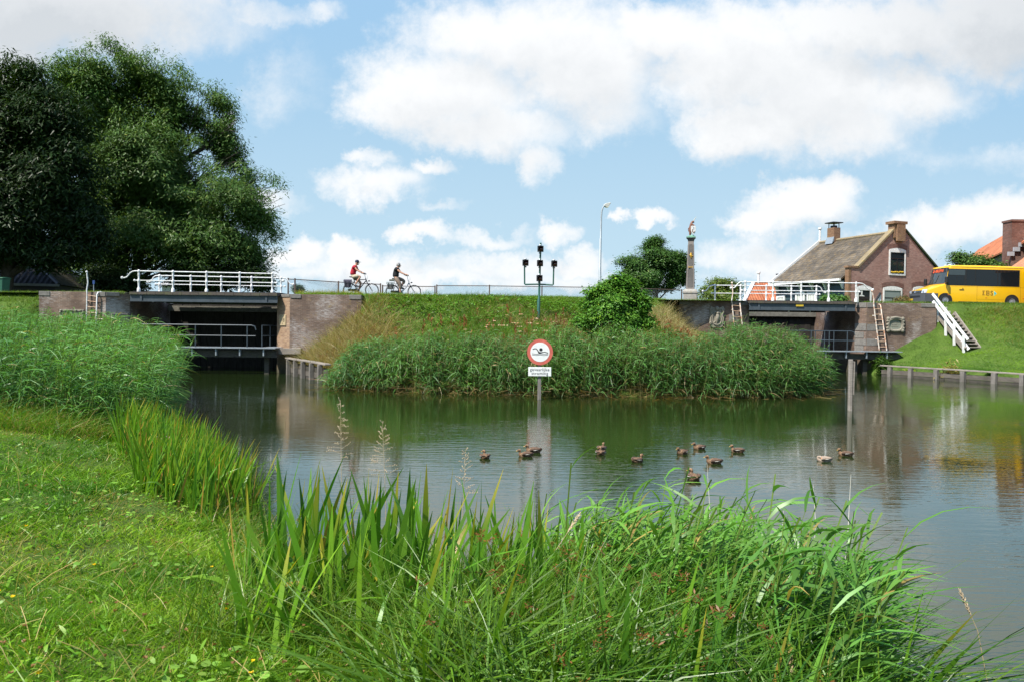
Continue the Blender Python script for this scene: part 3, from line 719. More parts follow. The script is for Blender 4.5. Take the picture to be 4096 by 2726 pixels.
pb = [(at(p, 1130, 40.5 + .8 * i / 4).x, 40.5 + .8 * i / 4) for i, p in enumerate(bpx)]
bridge('bridge with white scrolled railings in front of the big dark trees', pf, pb, zL + .03, 1.06, Yl - .05, 41.5, at(519, 1170, Yl).x, at(1109, 1170, Yl).x, .31, ((.78, .55), (.6, .65)))
fpx = [2981, 3092, 3205, 3315, 3424.5]; bpx = [2860, 2962.5, 3065, 3165.6, 3266]
pf = [(at(p, 1160, Yr + .15).x, Yr + .15) for p in fpx]; pb = [(at(p, 1160, 46.8).x, 46.8) for p in bpx]
bridge('bridge with white scrolled railings and a small yellow plate, in front of the brick house', pf, pb, zR + .03, 1.12, Yr - .05, 47.1, at(2998, 1204, Yr).x, at(3422, 1204, Yr).x, .36, ((.82, .95), (.75, .55)), True)

# ------------------------------------------------------------------ lock gates in the dark openings
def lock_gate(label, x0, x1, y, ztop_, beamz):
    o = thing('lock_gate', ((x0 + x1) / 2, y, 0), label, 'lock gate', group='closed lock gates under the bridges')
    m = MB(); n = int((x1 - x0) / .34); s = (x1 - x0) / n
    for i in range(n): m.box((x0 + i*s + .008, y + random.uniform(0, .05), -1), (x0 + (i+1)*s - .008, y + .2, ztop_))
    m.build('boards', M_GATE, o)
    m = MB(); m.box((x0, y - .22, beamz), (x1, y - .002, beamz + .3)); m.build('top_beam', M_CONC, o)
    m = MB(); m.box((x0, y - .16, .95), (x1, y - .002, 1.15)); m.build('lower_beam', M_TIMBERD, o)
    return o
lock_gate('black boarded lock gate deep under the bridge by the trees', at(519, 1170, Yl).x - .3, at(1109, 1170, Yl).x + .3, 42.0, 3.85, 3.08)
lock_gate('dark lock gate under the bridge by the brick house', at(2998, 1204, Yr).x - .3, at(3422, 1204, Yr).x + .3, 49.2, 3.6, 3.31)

# ------------------------------------------------------------------ service walkways below the bridges
def walkway(label, x0, x1, y, z, posts, hr, ret, tilt=0, xs=None):
    o = thing('walkway', ((x0 + x1) / 2, y, z), label, 'walkway', group='steel service walkways below the bridges')
    m = MB(); m.box((x0, y - .28, z - .05), (x1, y + .5, z)); m.build('platform', M_GALV, o)
    m = MB(); m.box((x0, y - .02, z - .48), (x1, y + .2, z - .16)); m.build('timber_beam', M_TIMBERD, o)
    for q in np.arange(x0 + .8, x1 - .2, 1.15):
        g = MB(); g.box((q - .03, y - .2, z - .4), (q + .03, y - .022, z - .051)); g.build('bracket', M_GALV, o)
    r = MB(); a = V3((posts[0] - .5, y - .24, z + hr)); 
    end = posts[-1]
    r.tube([a - V3((.15, 0, .18)), a - V3((.05, 0, .04)), a + V3((.1, 0, 0)), (end + .2, y - .24, z + hr), (end + .36, y - .24, z + hr - .05), (end + .42, y - .24, z + hr - .22)], .028, 7)
    r.tube([(posts[0], y - .24, z + hr * .52), (end + .4, y - .24, z + hr * .52)], .024, 7)
    hr_o = r.build('handrail', M_RAILGREY, o, smooth=40)
    for px in posts:
        g = MB(); g.tube([(px, y - .24, z), (px, y - .24, z + hr - .002)], .028, 7); g.build('post', M_RAILGREY, hr_o, smooth=40)
    for (px, py_) in ret:
        g = MB(); g.tube([(px, py_, z), (px, py_, z + hr)], .026, 7); g.build('post', M_RAILGREY, hr_o, smooth=40)
    if len(ret) > 1:
        g = MB(); g.tube([(*ret[0], z + hr), (*ret[-1], z + hr)], .026, 7); g.tube([(*ret[0], z + hr*.52), (*ret[-1], z + hr*.52)], .022, 7); g.build('return_rail', M_RAILGREY, hr_o, smooth=40)
    return o
yw = Yl - .55
px2x = lambda p, Y: at(p, 1340, Y).x
W1 = walkway('grey steel walkway under the bridge by the trees, ending at the sunlit brick corner', px2x(520, yw), px2x(1108, yw), yw, at(900, 1387, yw).z, [px2x(p, yw) for p in (580, 683.6, 790, 893, 996)], 1.06, [(px2x(1033, yw), yw + .55), (px2x(1046, yw), yw + 1.3), (px2x(1060, yw), yw + 2.1), (px2x(1078, yw), yw + 3.0)])
z_w = at(900, 1387, yw).z
m = MB(); m.box((px2x(1040, yw), yw + .502, z_w - .05), (px2x(1108, yw), yw + 3.4, z_w)); m.build('side_platform', M_GALV, W1)
m = MB(); xx = px2x(1059, yw); m.box((xx - .1, yw + .25, -1), (xx + .12, yw + .45, z_w - .2)); m.build('support_post', M_TIMBERD, W1)
yw2 = Yr - .5
W2 = walkway('grey steel walkway under the bridge by the brick house, reaching onto the grass bank', px2x(3080, yw2), px2x(3601, yw2), yw2, at(3300, 1401, yw2).z, [px2x(p, yw2) for p in (3090, 3165, 3238, 3310, 3382)], 1.1, [(px2x(3290, yw2), yw2 + 1.0), (px2x(3328, yw2), yw2 + 1.0), (px2x(3366, yw2), yw2 + 1.0)])
m = MB()
for p in (3430, 3470): 
    xx = px2x(p, yw2); m.box((xx - .12, yw2 + .22, -1), (xx + .12, yw2 + .46, .8))
m.build('support_post', M_TIMBERD, W2)

# ------------------------------------------------------------------ ladders on the walls
def ladder(label, l0, l1, r0, r1, Y, z_ext, n, mat):
    """pixel feet/heads of the two stiles"""
    o = thing('ladder', tuple(at((l0[0] + r0[0]) / 2, l0[1], Y)), label, 'ladder', group='steel ladders on the lock walls')
    a0, a1, b0, b1 = at(*l0, Y), at(*l1, Y), at(*r0, Y), at(*r1, Y)
    a_top = at(*z_ext, Y); m = MB()
    m.tube([a0, a1, a1 + V3((-.02, 0, .12)), (a1 + a_top) / 2 + V3((.05, 0, 0)), a_top], .032, 7); m.ball(a_top, .06, 8)
    m.build('stile', mat, o, smooth=40)
    m = MB(); m.tube([b0, b1, b1 + V3((0.01, .08, .1)), b1 + V3((.04, .3, .13))], .032, 7); m.build('stile', mat, o, smooth=40)
    for i in range(n):
        k = (i + .6) / n; m = MB(); m.tube([a0.lerp(a1, k), b0.lerp(b1, k)], .017, 6); m.build('rung', M_RUNG, o, smooth=40)
    for k in (.25, .8):
        for p in (a0.lerp(a1, k), b0.lerp(b1, k)): m = MB(); m.tube([p, p + V3((-.06, .16, 0))], .025, 6); m.build('wall_bracket', mat, o)
    return o
ladder('white ladder with thin rungs rising out of the reeds at the dark wall', (345, 1330), (348, 1172), (383, 1330), (388, 1178), Yl - .14, (347, 1088), 7, M_WHITE)
ladder('rust streaked ladder between the carved coat of arms and the bridge opening', (2941, 1345), (2928, 1212), (2974, 1345), (2960, 1216), Yr - .14, (2928, 1132), 6, M_RUST)
ladder('tall leaning ladder with rusty rungs beside the oval plaque', (3517, 1399), (3496, 1228), (3547, 1400), (3523, 1226), Yr - .30, (3488, 1165), 8, M_RUST)

# ------------------------------------------------------------------ timber revetments
def revet(label, a, b, ztop_, npost, h, cap=.22):
    o = thing('timber_revetment', (*((V3((*a, 0)) + V3((*b, 0))) / 2).xy, 0), label, 'revetment', group='timber revetments at the water')
    a, b = V3((*a, 0)), V3((*b, 0)); d = (b - a); L = d.length; d.normalize(); nr = V3((d.y, -d.x, 0))
    if nr.y > 0: nr = -nr
    m = MB(); q = 3
    for i in range(q):
        p0 = a + d * (L*i/q + .004) + nr * random.uniform(-.03, .03) + V3((0, 0, ztop_ + random.uniform(-.02, .025))); p1 = a + d * (L*(i+1)/q - .004) + nr * random.uniform(-.03, .03) + V3((0, 0, ztop_ + random.uniform(-.02, .025)))
        m.beam(p0, p1, cap, .07)
    m.build('cap_board', M_TIMBER, o, bevel=.008)
    for k in range(4):
        z = -.35 + k * .24
        if z + .22 > ztop_: break
        m = MB(); m.beam(a + V3((0, 0, z + .11)) - nr * (.03 + .015 * (k % 2)), b + V3((0, 0, z + .11)) - nr * (.03 + .015 * (k % 2)), .05, .23); m.build('board', M_TIMBERD if k % 2 else wood('grey_board', (.17,.15,.125), (.075,.066,.056), (1.5,1.5,14)), o)
    for i in range(npost):
        p = a + d * (L * (i + .35 + random.uniform(-.12, .12)) / npost) + nr * .09; m = MB(); w_ = random.uniform(.085, .125); tl = random.uniform(-.04, .04); hh_ = ztop_ - .04
        m.prism([p + d * x_ + nr * y_ + V3((0, 0, -1)) for x_, y_ in ((-w_, -.09), (w_, -.09), (w_ * .8, .09), (-w_ * .9, .08))], d * tl + V3((0, 0, hh_ + 1))); m.build('post', M_TIMBERP, o, bevel=.008)
    return o
_wood = wood
_wc = {}
def wood(name, *a, **k):
    if name not in _wc: _wc[name] = _wood(name, *a, **k)
    return _wc[name]
r0 = gnd(1205, 1500, 0); r0 = V3((-11.0, 36.72, 0)); r1 = V3((-7.63, 31.10, 0))
revet('short timber revetment below the tan grass at the brick corner', (r0.x, r0.y), (r1.x, r1.y), .78, 5, .8, .26)
q0 = gnd(3525, 1502, 0); q1 = gnd(4100, 1541, 0); q2 = q1 + (q1 - q0) * .5
revet('long timber revetment with stout posts along the mown grass bank', (q0.x, q0.y), (q2.x, q2.y), .55, 8, .7)

# mooring post and swimming sign
p = gnd(3401, 1642, 0); m = MB(); pt = at(3404, 1436, p.y)
m.prism([(p.x - .06, p.y - .06, -.8), (p.x + .04, p.y - .06, -.8), (p.x + .04, p.y + .06, -.8), (p.x - .06, p.y + .06, -.8)], (pt.x - p.x, 0, pt.z + .8))
o = m.build('mooring_post', M_TIMBER, bevel=.012); tag(o, 'bare grey wooden post standing alone in the water', 'post')
o2 = MB(); o2.prism([(p.x + .052, p.y - .05, .5), (p.x + .085, p.y - .05, .5), (p.x + .085, p.y + .05, .5), (p.x + .052, p.y + .05, .5)], (.012, 0, pt.z - .56)); o2.build('side_batten', M_TIMBER, o)
# ------------------------------------------------------------------ swimming prohibition sign
b = gnd(2157, 1597, 0); Ys = b.y
o = thing('prohibition_sign', (b.x, Ys, 0), 'round red and white no swimming sign on a wooden post with a text board', 'sign')
top = at(2160, 1352, Ys); m = MB(); m.box((b.x - .058, Ys, -.8), (b.x + .058, Ys + .1, top.z - .15)); m.build('post', M_TIMBERP, o, bevel=.008)
c = at(2160, 1407, Ys - .03); rad = 51.5 / FPX * Ys
mr = bpy.data.materials.new('faded_red_sign'); t = nt(mr); v = objco(t)
pr = principled(t, ramp(t, [(.3, (.42, .10, .075)), (.6, (.56, .13, .09)), (.72, (.62, .2, .16))], noise(t, v, 4.5, 6, .65)).outputs[0], .45); out(t, pr.outputs[0])
mw = paint('sign_white', (.78, .79, .76), .4, 0, .14, 8)
m = MB(); m.lathe([(rad, -.012), (rad, .012)], c, 40, ax=(0, -1, 0)); disc = m.build('round_sign', mr, o, smooth=30)
m = MB(); m.lathe([(rad * .745, .0), (rad * .745, .003)], c + V3((0, -.0125, 0)), 40, ax=(0, -1, 0)); m.build('white_field', mw, disc)
yy = c.y - .0185; S = rad / 298.0
def sp(x, y): return (c.x + (x - 586) * S, yy, c.z - (y - 449) * S)
m = MB()
m.face([sp(606 + 38 * math.cos(a), 391 + 38 * math.sin(a)) for a in np.linspace(0, 2 * math.pi, 20, endpoint=False)])
body = [(413,382),(440,366),(475,359),(505,366),(530,390),(552,425),(575,445),(620,447),(690,438),(735,446),(772,460),(766,474),(720,461),(680,456),(620,468),(575,478),(550,476),(538,440),(515,400),(492,380),(460,377),(418,398)]
def striplet(up, dn):
    for i in range(len(up) - 1): m.face([sp(*up[i]), sp(*up[i+1]), sp(*dn[i+1]), sp(*dn[i])])
upc = [(413,382),(440,366),(475,359),(505,366),(530,390),(552,425),(575,445),(620,447),(690,438),(735,446),(772,460)]
dnc = [(418,398),(445,384),(468,378),(492,380),(515,402),(535,440),(550,476),(600,476),(680,456),(722,462),(767,474)]
striplet(upc, dnc)
for y0 in (490, 518):
    xs = np.linspace(402, 772, 22); w = [y0 - 5 * math.cos((x - 402) / 370 * 4 * math.pi) for x in xs]
    striplet([(x, y - 4.5) for x, y in zip(xs, w)], [(x, y + 4.5) for x, y in zip(xs, w)])
m.build('swimmer_pictogram', M_BLACK, disc)
pl0 = at(2113, 1502, Ys - .03); pl1 = at(2205, 1467, Ys - .03)
m = MB(); m.box((pl0.x, Ys - .045, pl0.z), (pl1.x, Ys - .02, pl1.z)); pb_ = m.build('text_board', mw, o, bevel=.006)
m = MB(); cx = (pl0.x + pl1.x) / 2; cz = (pl0.z + pl1.z) / 2; hh = pl1.z - pl0.z
put_text(m, 'gevaarlijke', hh * .47, (cx, Ys - .049, cz + hh * .22), (1.0, 0, 0), (0, 0, 1), spacing=1.08); put_text(m, 'stroming', hh * .47, (cx, Ys - .049, cz - hh * .2), (1.02, 0, 0), (0, 0, 1), spacing=1.08)
m.build('lettering', M_BLACK, pb_)

# ------------------------------------------------------------------ ship signal mast with five red lamps
Yt = 35.2
o = thing('signal_mast', tuple(at(2154, 1290, Yt)), 'dark green signal mast with five unlit red lamps in a cross', 'signal')
gx0 = at(2154, 1290, Yt); 
m = MB(); base = V3((gx0.x, Yt, hz1(gx0.x, Yt) - .3)); m.tube([base, at(2155, 1200, Yt), at(2156, 1196, Yt), at(2158, 1130, Yt), at(2163, 972, Yt)], [.075, .075, .055, .052, .04], 10); m.build('pole', M_GREENP, o, smooth=40)
m = MB(); m.tube([at(2098, 1063, Yt), at(2098.5, 1136, Yt), at(2101, 1138.5, Yt), at(2155, 1137.5, Yt), at(2211, 1140.5, Yt), at(2213, 1138, Yt), at(2215, 1068, Yt)], .036, 8); m.build('cross_arm', M_GREENP, o, smooth=40)
lens = paint('dark_red_lens', (.10, .012, .014), .15, 0, .3, 10, .8)
for (lx, ly) in ((2162, 996), (2102, 1051.5), (2160, 1053.5), (2158, 1113.5), (2217, 1055.5)):
    k = at(lx, ly, Yt - .14); h = 12.2 / FPX * Yt
    m = MB(); m.box((k.x - h, Yt - .17, k.z - h), (k.x + h, Yt - .10, k.z + h)); lp = m.build('lamp', M_BLACK, o, bevel=.012)
    m = MB(); m.box((k.x - h * .8, Yt - .0995, k.z - h * .8), (k.x + h * .8, Yt + .1, k.z + h * .8)); m.build('lamp_housing', M_BLACK, lp, bevel=.02)
    m = MB(); m.lathe([(h * .72, 0), (h * .66, .03), (h * .4, .05), (.01, .06)], (k.x + .02, Yt - .171, k.z - .01), 16, ax=(0, -1, 0)); m.build('lens', lens, lp, smooth=60)
    m = MB()
    an = np.linspace(R(15), R(205), 15)
    for a0, a1 in zip(an, an[1:]):
        P = lambda a, r, y: (k.x + .02 + r * math.cos(a), y, k.z - .01 + r * math.sin(a))
        r1, r2 = h * .78, h * .83
        d0 = .06 + .20 * math.sin((a0 - R(15)) / R(190) * math.pi); d1 = .06 + .20 * math.sin((a1 - R(15)) / R(190) * math.pi)
        m.add([P(a0, r1, Yt - .171), P(a1, r1, Yt - .171), P(a1, r1, Yt - .171 - d1), P(a0, r1, Yt - .171 - d0), P(a0, r2, Yt - .171), P(a1, r2, Yt - .171), P(a1, r2, Yt - .171 - d1), P(a0, r2, Yt - .171 - d0)],
              [(0,1,2,3),(7,6,5,4),(3,2,6,7),(0,4,5,1),(0,3,7,4),(1,5,6,2)])
    m.build('visor', M_BLACK, lp, smooth=40)
    m = MB()
    for sg in (-1, 1): m.lathe([(.05, -.03), (.07, 0), (.05, .035)], (k.x - .01, Yt + .0, k.z + sg * (h + .035)), 8)
    m.build('clamp', M_GALV, lp)

# ------------------------------------------------------------------ street lamp
Yp = 43.5
f = at(2401, 1175, Yp); o = thing('street_lamp', (f.x, Yp, hz1(f.x, Yp)), 'tall slim grey street lamp with a bent top, behind the round bush', 'street lamp')
m = MB(); m.tube([(f.x, Yp, hz1(f.x, Yp) - .1), at(2399, 1070, Yp), at(2400, 1068, Yp), at(2402, 955, Yp), at(2403, 953, Yp), at(2405, 870, Yp), at(2407, 845, Yp), at(2412, 830, Yp), at(2419, 822, Yp)], [.085, .085, .07, .065, .052, .048, .045, .04, .036], 10)
m.build('pole', paint('grey_lamp_pole', (.36, .40, .42), .5, .2, .2, 4), o, smooth=60)
c = at(2426, 818, Yp); m = MB()
ax = V3((.92, 0, .38)).normalized(); u2 = V3((-.38, 0, .92))
m.prism([c - ax*.17 - u2*.03, c - ax*.12 - u2*.11, c + ax*.1 - u2*.13, c + ax*.27 - u2*.03, c + ax*.27 + u2*.02, c + ax*.0 + u2*.07, c - ax*.16 + u2*.05], (0, .22, 0))
m.build('lamp_head', paint('lamp_grey', (.5, .5, .46), .4), o, bevel=.02)
m = MB(); m.prism([c - ax*.1 - u2*.112, c + ax*.1 - u2*.133, c + ax*.2 - u2*.09, c + ax*.05 - u2*.19, c - ax*.06 - u2*.17], (0, .2, 0)); m.build('lamp_glass', paint('lamp_bowl', (.62, .60, .5), .2), o)

# ------------------------------------------------------------------ stone column with the heraldic beast
Yo = 44.6
def zz(px, py, Y=Yo): return at(px, py, Y).z
cx = at(2774, 1190, Yo).x; zb = float(ztop(cx))
o = thing('stone_column', (cx, Yo + .7, zb), 'tapering stone column topped by a painted beast with a shield', 'monument')
cy = Yo + .85; kk = cy / Yo
pxm = FPX / Yo
def ring4(hw, z, cy=cy, cxx=cx): return [(cxx - hw, cy - hw, z), (cxx + hw, cy - hw, z), (cxx + hw, cy + hw, z), (cxx - hw, cy + hw, z)]
rz = R(-14)
def stack(secs, name, mat, bevel=.01, par=o):
    m = MB(); vs = []; fs = []; ca, sa = math.cos(rz), math.sin(rz)
    for hw, z in secs:
        for (x, y, zq) in ring4(hw, z): dx, dy = x - cx, y - cy; vs.append((cx + dx*ca - dy*sa, cy + dx*sa + dy*ca, zq))
    k = len(secs)
    fs = [(i*4 + j, i*4 + (j+1) % 4, (i+1)*4 + (j+1) % 4, (i+1)*4 + j) for i in range(k - 1) for j in range(4)] + [(3,2,1,0), tuple((k-1)*4 + j for j in range(4))]
    m.add(vs, fs); return m.build(name, mat, par, bevel=bevel)
zA, zB, zC, zD, zE = zz(2774, 1174), zz(2774, 1160), zz(2778, 960), zz(2778, 946), zz(2778, 941)
stack([(.40, zb - .3), (.40, zA), (.435, zA + .03), (.435, zA + .13), (.40, zA + .2), (.34, zB + .07)], 'plinth', M_PLINTH, .015)
h0, h1 = .252, .165
shaft = stack([(h0, zB + .05), (h1, zC)], 'shaft', M_OBEL, .012)
stack([(h1 + .0, zC + .001), (h1 + .02, zC + .03), (h1 + .02, zC + .10), (h1 + .05, zC + .13), (h1 + .05, zD - .05), (h1 + .1, zD - .02), (h1 + .115, zD)], 'capital', paint('dark_capital', (.11, .105, .10), .8, 0, .3, 9), .006)
stack([(h1 + .11, zD + .001), (h1 + .11, zE - .0), (h1 + .03, zE + .02)], 'copper_top', paint('verdigris', (.16, .34, .25), .7, 0, .3, 9), .004)
# sunk panels: raised mouldings on the front and left faces of the shaft
M_OBD = stone('column_stone_dark', (.135, .125, .115), (.10, .092, .085), 14)
ca, sa = math.cos(rz), math.sin(rz)
for fi in range(4):
    ang = rz + fi * math.pi / 2; nx_, ny_ = math.sin(ang), -math.cos(ang); tx, ty = math.cos(ang), math.sin(ang)
    m = MB()
    H = zC - zB - .05
    def fp(u, k, off=.0):
        hw = h0 + (h1 - h0) * k
        return V3((cx + nx_ * (hw + off) + tx * u * hw, cy + ny_ * (hw + off) + ty * u * hw, zB + .05 + H * k))
    for (k0, k1) in ((.05, .43), (.50, .93)):
        c_ = .035
        path = [fp(-.45, k0), fp(.45, k0), fp(.62, k0 + c_*.6), fp(.62, k1 - c_*.6), fp(.45, k1), fp(-.45, k1), fp(-.62, k1 - c_*.6), fp(-.62, k0 + c_*.6), fp(-.45, k0)]
        m.tube(path, .014, 5, caps=False)
        inn = [fp(-.45, k0, .003), fp(.45, k0, .003), fp(.62, k0 + c_*.6, .003), fp(.62, k1 - c_*.6, .003), fp(.45, k1, .003), fp(-.45, k1, .003), fp(-.62, k1 - c_*.6, .003), fp(-.62, k0 + c_*.6, .003)]
        m.face(inn)
    m.build('sunk_panel', M_OBD, shaft)
    if fi == 0:
        g = MB(); gold = paint('gilding', (.62, .36, .05), .4, .3, .3, 12)
        c0 = fp(.1, .70, .03); g.ball(c0, .07, 8, sc=(1, .5, 1.3)); g.ball(c0 + V3((0, 0, .12)), .06, 8, sc=(1.2, .5, .8)); g.ball(c0 + V3((-.07, 0, .03)), .04, 6); g.ball(c0 + V3((.08, 0, -.02)), .04, 6); g.tube([c0, c0 - V3((-.01, 0, .17))], [.05, .02], 6)
        for i in range(4): g.box((c0.x - .15 + i*.075, c0.y - .02, fp(0, .465).z - .04), (c0.x - .15 + i*.075 + .045, c0.y + .02, fp(0, .465).z + .04))
        g.build('gilt_ornament', gold, shaft, smooth=50)
# the beast: rampant one-horned animal holding a shield (one skinned body)
def skin_obj(name, verts, edges, radii, mat, parent=None, sub=1, root=0, smooth=True):
    """one continuous limb surface grown on a skeleton with the Skin modifier"""
    me = bpy.data.meshes.new(name + '_sk'); bm = bmesh.new(); lay = bm.verts.layers.skin.verify()
    vs = [bm.verts.new(v) for v in verts]
    for a, b_ in edges: bm.edges.new((vs[a], vs[b_]))
    for i, v in enumerate(vs):
        r = radii[i]; v[lay].radius = r if hasattr(r, '__len__') else (r, r); v[lay].use_root = (i == root)
    bm.to_mesh(me); bm.free()
    ob = bpy.data.objects.new(name + '_sk', me); COL.objects.link(ob)
    sk = ob.modifiers.new('s', 'SKIN'); sk.use_smooth_shade = True; sk.branch_smoothing = .4
    if sub: ss = ob.modifiers.new('u', 'SUBSURF'); ss.levels = ss.render_levels = sub
    dg = bpy.context.evaluated_depsgraph_get(); dg.update()
    m2 = bpy.data.meshes.new_from_object(ob.evaluated_get(dg)); bpy.data.objects.remove(ob); bpy.data.meshes.remove(me)
    m2.name = name; m2.materials.clear(); m2.materials.append(mat)
    m2.polygons.foreach_set('use_smooth', [smooth] * len(m2.polygons))
    if parent is not None:
        m2.transform(wmat(parent).inverted())
    r = bpy.data.objects.new(name, m2); COL.objects.link(r)
    if parent is not None:
        r.parent = parent; CHILDREN.setdefault(parent.name, []).append(r)
    return r
zf = zE + .03; B = lambda x, y, z: (cx + x, cy + y, zf + z)
M_BEAST = paint('painted_brown_beast', (.20, .085, .05), .5, 0, .3, 12)
bv = [B(-.04,0,.34), B(-.06,0,.55), B(-.04,0,.74), B(.02,0,.88), B(.10,-.02,.90), B(.17,-.04,.80),      # rump, back, shoulders, neck, poll, muzzle
      B(-.07,-.09,.22), B(-.11,-.1,.10), B(-.05,-.1,.0), B(.0,.1,.2), B(-.04,.11,.09), B(.03,.1,.0),        # hind legs
      B(.08,-.13,.66), B(.18,-.16,.60), B(.20,-.16,.50), B(.08,.12,.68), B(.2,.13,.66), B(.24,.1,.56),       # forelegs
      B(-.13,.02,.26), B(-.18,.02,.42), B(-.14,.02,.52)]
be = [(0,1),(1,2),(2,3),(3,4),(4,5),(0,6),(6,7),(7,8),(0,9),(9,10),(10,11),(2,12),(12,13),(13,14),(2,15),(15,16),(16,17),(0,18),(18,19),(19,20)]
brd = [.13,.115,.125,.09,.08,.05,.085,.045,.04,.085,.045,.04,.055,.04,.035,.055,.04,.035,.025,.02,.03]
beast = skin_obj('heraldic_beast', bv, be, brd, M_BEAST, o)
m = MB(); m.tube([B(.13, -.02, .93), B(.30, -.03, 1.22)], [.022, .004], 8); m.build('horn', paint('pale_gilt_horn', (.6, .52, .36), .4), beast, smooth=40)
sh = [(-.15,.56),(-.08,.62),(.0,.60),(.08,.62),(.15,.56),(.15,.34),(.10,.18),(0,.08),(-.10,.18),(-.15,.34)]
m = MB(); m.prism([(cx + .09 + u, cy - .20, zf + v) for u, v in sh], (0, .035, 0)); shd = m.build('shield', M_WHITE, beast, bevel=.008)
m = MB(); m.tube([(cx + .09 - .08, cy - .205, zf + .42), (cx + .09 - .06, cy - .21, zf + .27), (cx + .1, cy - .21, zf + .2), (cx + .18, cy - .21, zf + .28)], .022, 6); m.build('shield_device', M_BEAST, shd, smooth=40)
m = MB(); m.box((cx + .085, cy - .212, zf + .38), (cx + .11, cy - .2005, zf + .55)); m.build('shield_bar', paint('slate_blue', (.12, .17, .22), .5), shd)
m = MB(); m.ball((cx + .02, cy - .02, zf + .0), .2, 10, sc=(1, .8, .45)); m.build('green_mound', MATS['verdigris'], beast, smooth=60)

# ------------------------------------------------------------------ chain-link fence along the dike road
def fence(label, pts, post_every=1.0, bars=False, h=1.05):
    """pts: (px, py_top, Y) of each post"""
    P = [at(px, py, Y) for px, py, Y in pts]
    o = thing('chain_link_fence' if not bars else 'bar_gate', (P[0].x, P[0].y, hz1(P[0].x, P[0].y)), label, 'fence' if not bars else 'gate')
    steel = paint('rusty_fence_steel', (.12, .085, .07), .7, .2, .4, 8)
    m = MB(); m.tube(P, .026, 6); m.build('top_rail', steel, o)
    for p in P:
        g = MB(); zg = hz1(p.x, p.y); g.box((p.x - .035, p.y - .035, zg - .2), (p.x + .035, p.y + .035, p.z + .06)); g.build('post', steel, o)
    w = MB(); ws = paint('galvanised_wire', (.25, .26, .27), .5, .4, .2, 3)
    for a, b_ in zip(P, P[1:]):
        L = (b_ - a).length; d = (b_ - a) / L; za, zb_ = hz1(a.x, a.y) - .05, hz1(b_.x, b_.y) - .05
        H = a.z - za
        def at_(u, v):
            k = u / L; zt_ = a.z + (b_.z - a.z) * k; z0 = za + (zb_ - za) * k; p = a + d * u; return V3((p.x, p.y, z0 + (zt_ - z0) * v))
        def wire(u0, v0, u1, v1, r):
            p, q = at_(u0, v0), at_(u1, v1); tt = (q - p).normalized(); sd_ = tt.cross(V3((0, 1, 0))) * r
            w.add([p - sd_, q - sd_, q + sd_, p + sd_], [(0, 1, 2, 3)])
        if bars:
            for u in np.arange(.06, L, .085): wire(u, 0, u, 1, .0045)
            wire(0, .5, L, .5, .006); wire(0, .12, L, .12, .006)
        else:
            s = .085
            for u in np.arange(-H, L, s):
                u0, u1 = max(u, 0), min(u + H, L)
                if u1 > u0: wire(u0, (u0 - u) / H, u1, (u1 - u) / H, .0022); wire(u0, 1 - (u0 - u) / H, u1, 1 - (u1 - u) / H, .0022)
    w.build('bars' if bars else 'wire_mesh', ws, o)
    return o
Fz = 1.0
fence('sagging chain link fence from the bridge by the trees to behind the red shirted cyclist', [(1153, 1117, 41.8), (1180, 1118, 41.9), (1354, 1129, 43.2), (1522, 1138, 44.3)])
fence('low barred gate between two posts behind the black shirted cyclist', [(1530, 1144, 44.5), (1740, 1147, 45.0)], bars=True)
fence('long straight chain link fence behind the signal mast and street lamp', [(1747, 1143, 45.0), (1958, 1144, 45.4), (2168, 1147, 45.8), (2375, 1150, 46.2), (2567, 1155, 46.8), (2727, 1161, 47.6)])

# ------------------------------------------------------------------ wheelie bin, blue sign, white bent pole
Yb = 41.5; p = at(4, 1185, Yb); zb = at(4, 1186, Yb).z
o = thing('wheelie_bin', (p.x, Yb, zb), 'green wheelie bin at the left edge below the dark trunk', 'bin')
g_ = paint('bin_green', (.03, .12, .07), .45, 0, .2, 5)
zt_ = at(4, 1116, Yb).z
m = MB(); m.add([(p.x - .25, Yb - .25, zb), (p.x + .23, Yb - .25, zb), (p.x + .23, Yb + .3, zb), (p.x - .25, Yb + .3, zb), (p.x - .29, Yb - .3, zt_), (p.x + .29, Yb - .3, zt_), (p.x + .29, Yb + .36, zt_), (p.x - .29, Yb + .36, zt_)], [(0,3,2,1),(4,5,6,7),(0,1,5,4),(1,2,6,5),(2,3,7,6),(3,0,4,7)]); m.build('body', g_, o, bevel=.02)
m = MB(); m.prism([(p.x - .31, Yb - .33, zt_ + .002), (p.x - .31, Yb + .4, zt_ + .002), (p.x - .31, Yb + .4, zt_ + .06), (p.x - .31, Yb + .1, zt_ + .1), (p.x - .31, Yb - .33, zt_ + .05)], (.62, 0, 0)); m.build('lid', g_, o, bevel=.01)
for sx in (-1, 1):
    m = MB(); m.lathe([(.1, -.03), (.1, .03)], (p.x + sx * .27, Yb + .3, zb + .06), 12, ax=(1, 0, 0)); m.build('wheel', M_BLACK, o)
m = MB(); m.box((p.x - .2, Yb - .5, zb - 1.2), (p.x + .2, Yb + .4, zb - .002))
m = None
Ybs = 43; p = at(376, 1160, Ybs); o = thing('blue_road_sign', (p.x, Ybs, hz1(p.x, Ybs)), 'small blue road sign on a thin pole behind the dark brick wall', 'sign')
m = MB(); m.tube([(p.x, Ybs, hz1(p.x, Ybs)), at(374, 1122, Ybs)], .025, 6); m.build('pole', M_GALV, o)
a, b_ = at(371, 1137, Ybs - .03), at(379, 1122, Ybs - .03); m = MB(); m.box((a.x, Ybs - .05, a.z), (b_.x, Ybs - .03, b_.z)); m.build('sign_plate', paint('blue_sign', (.03, .07, .22), .4), o)
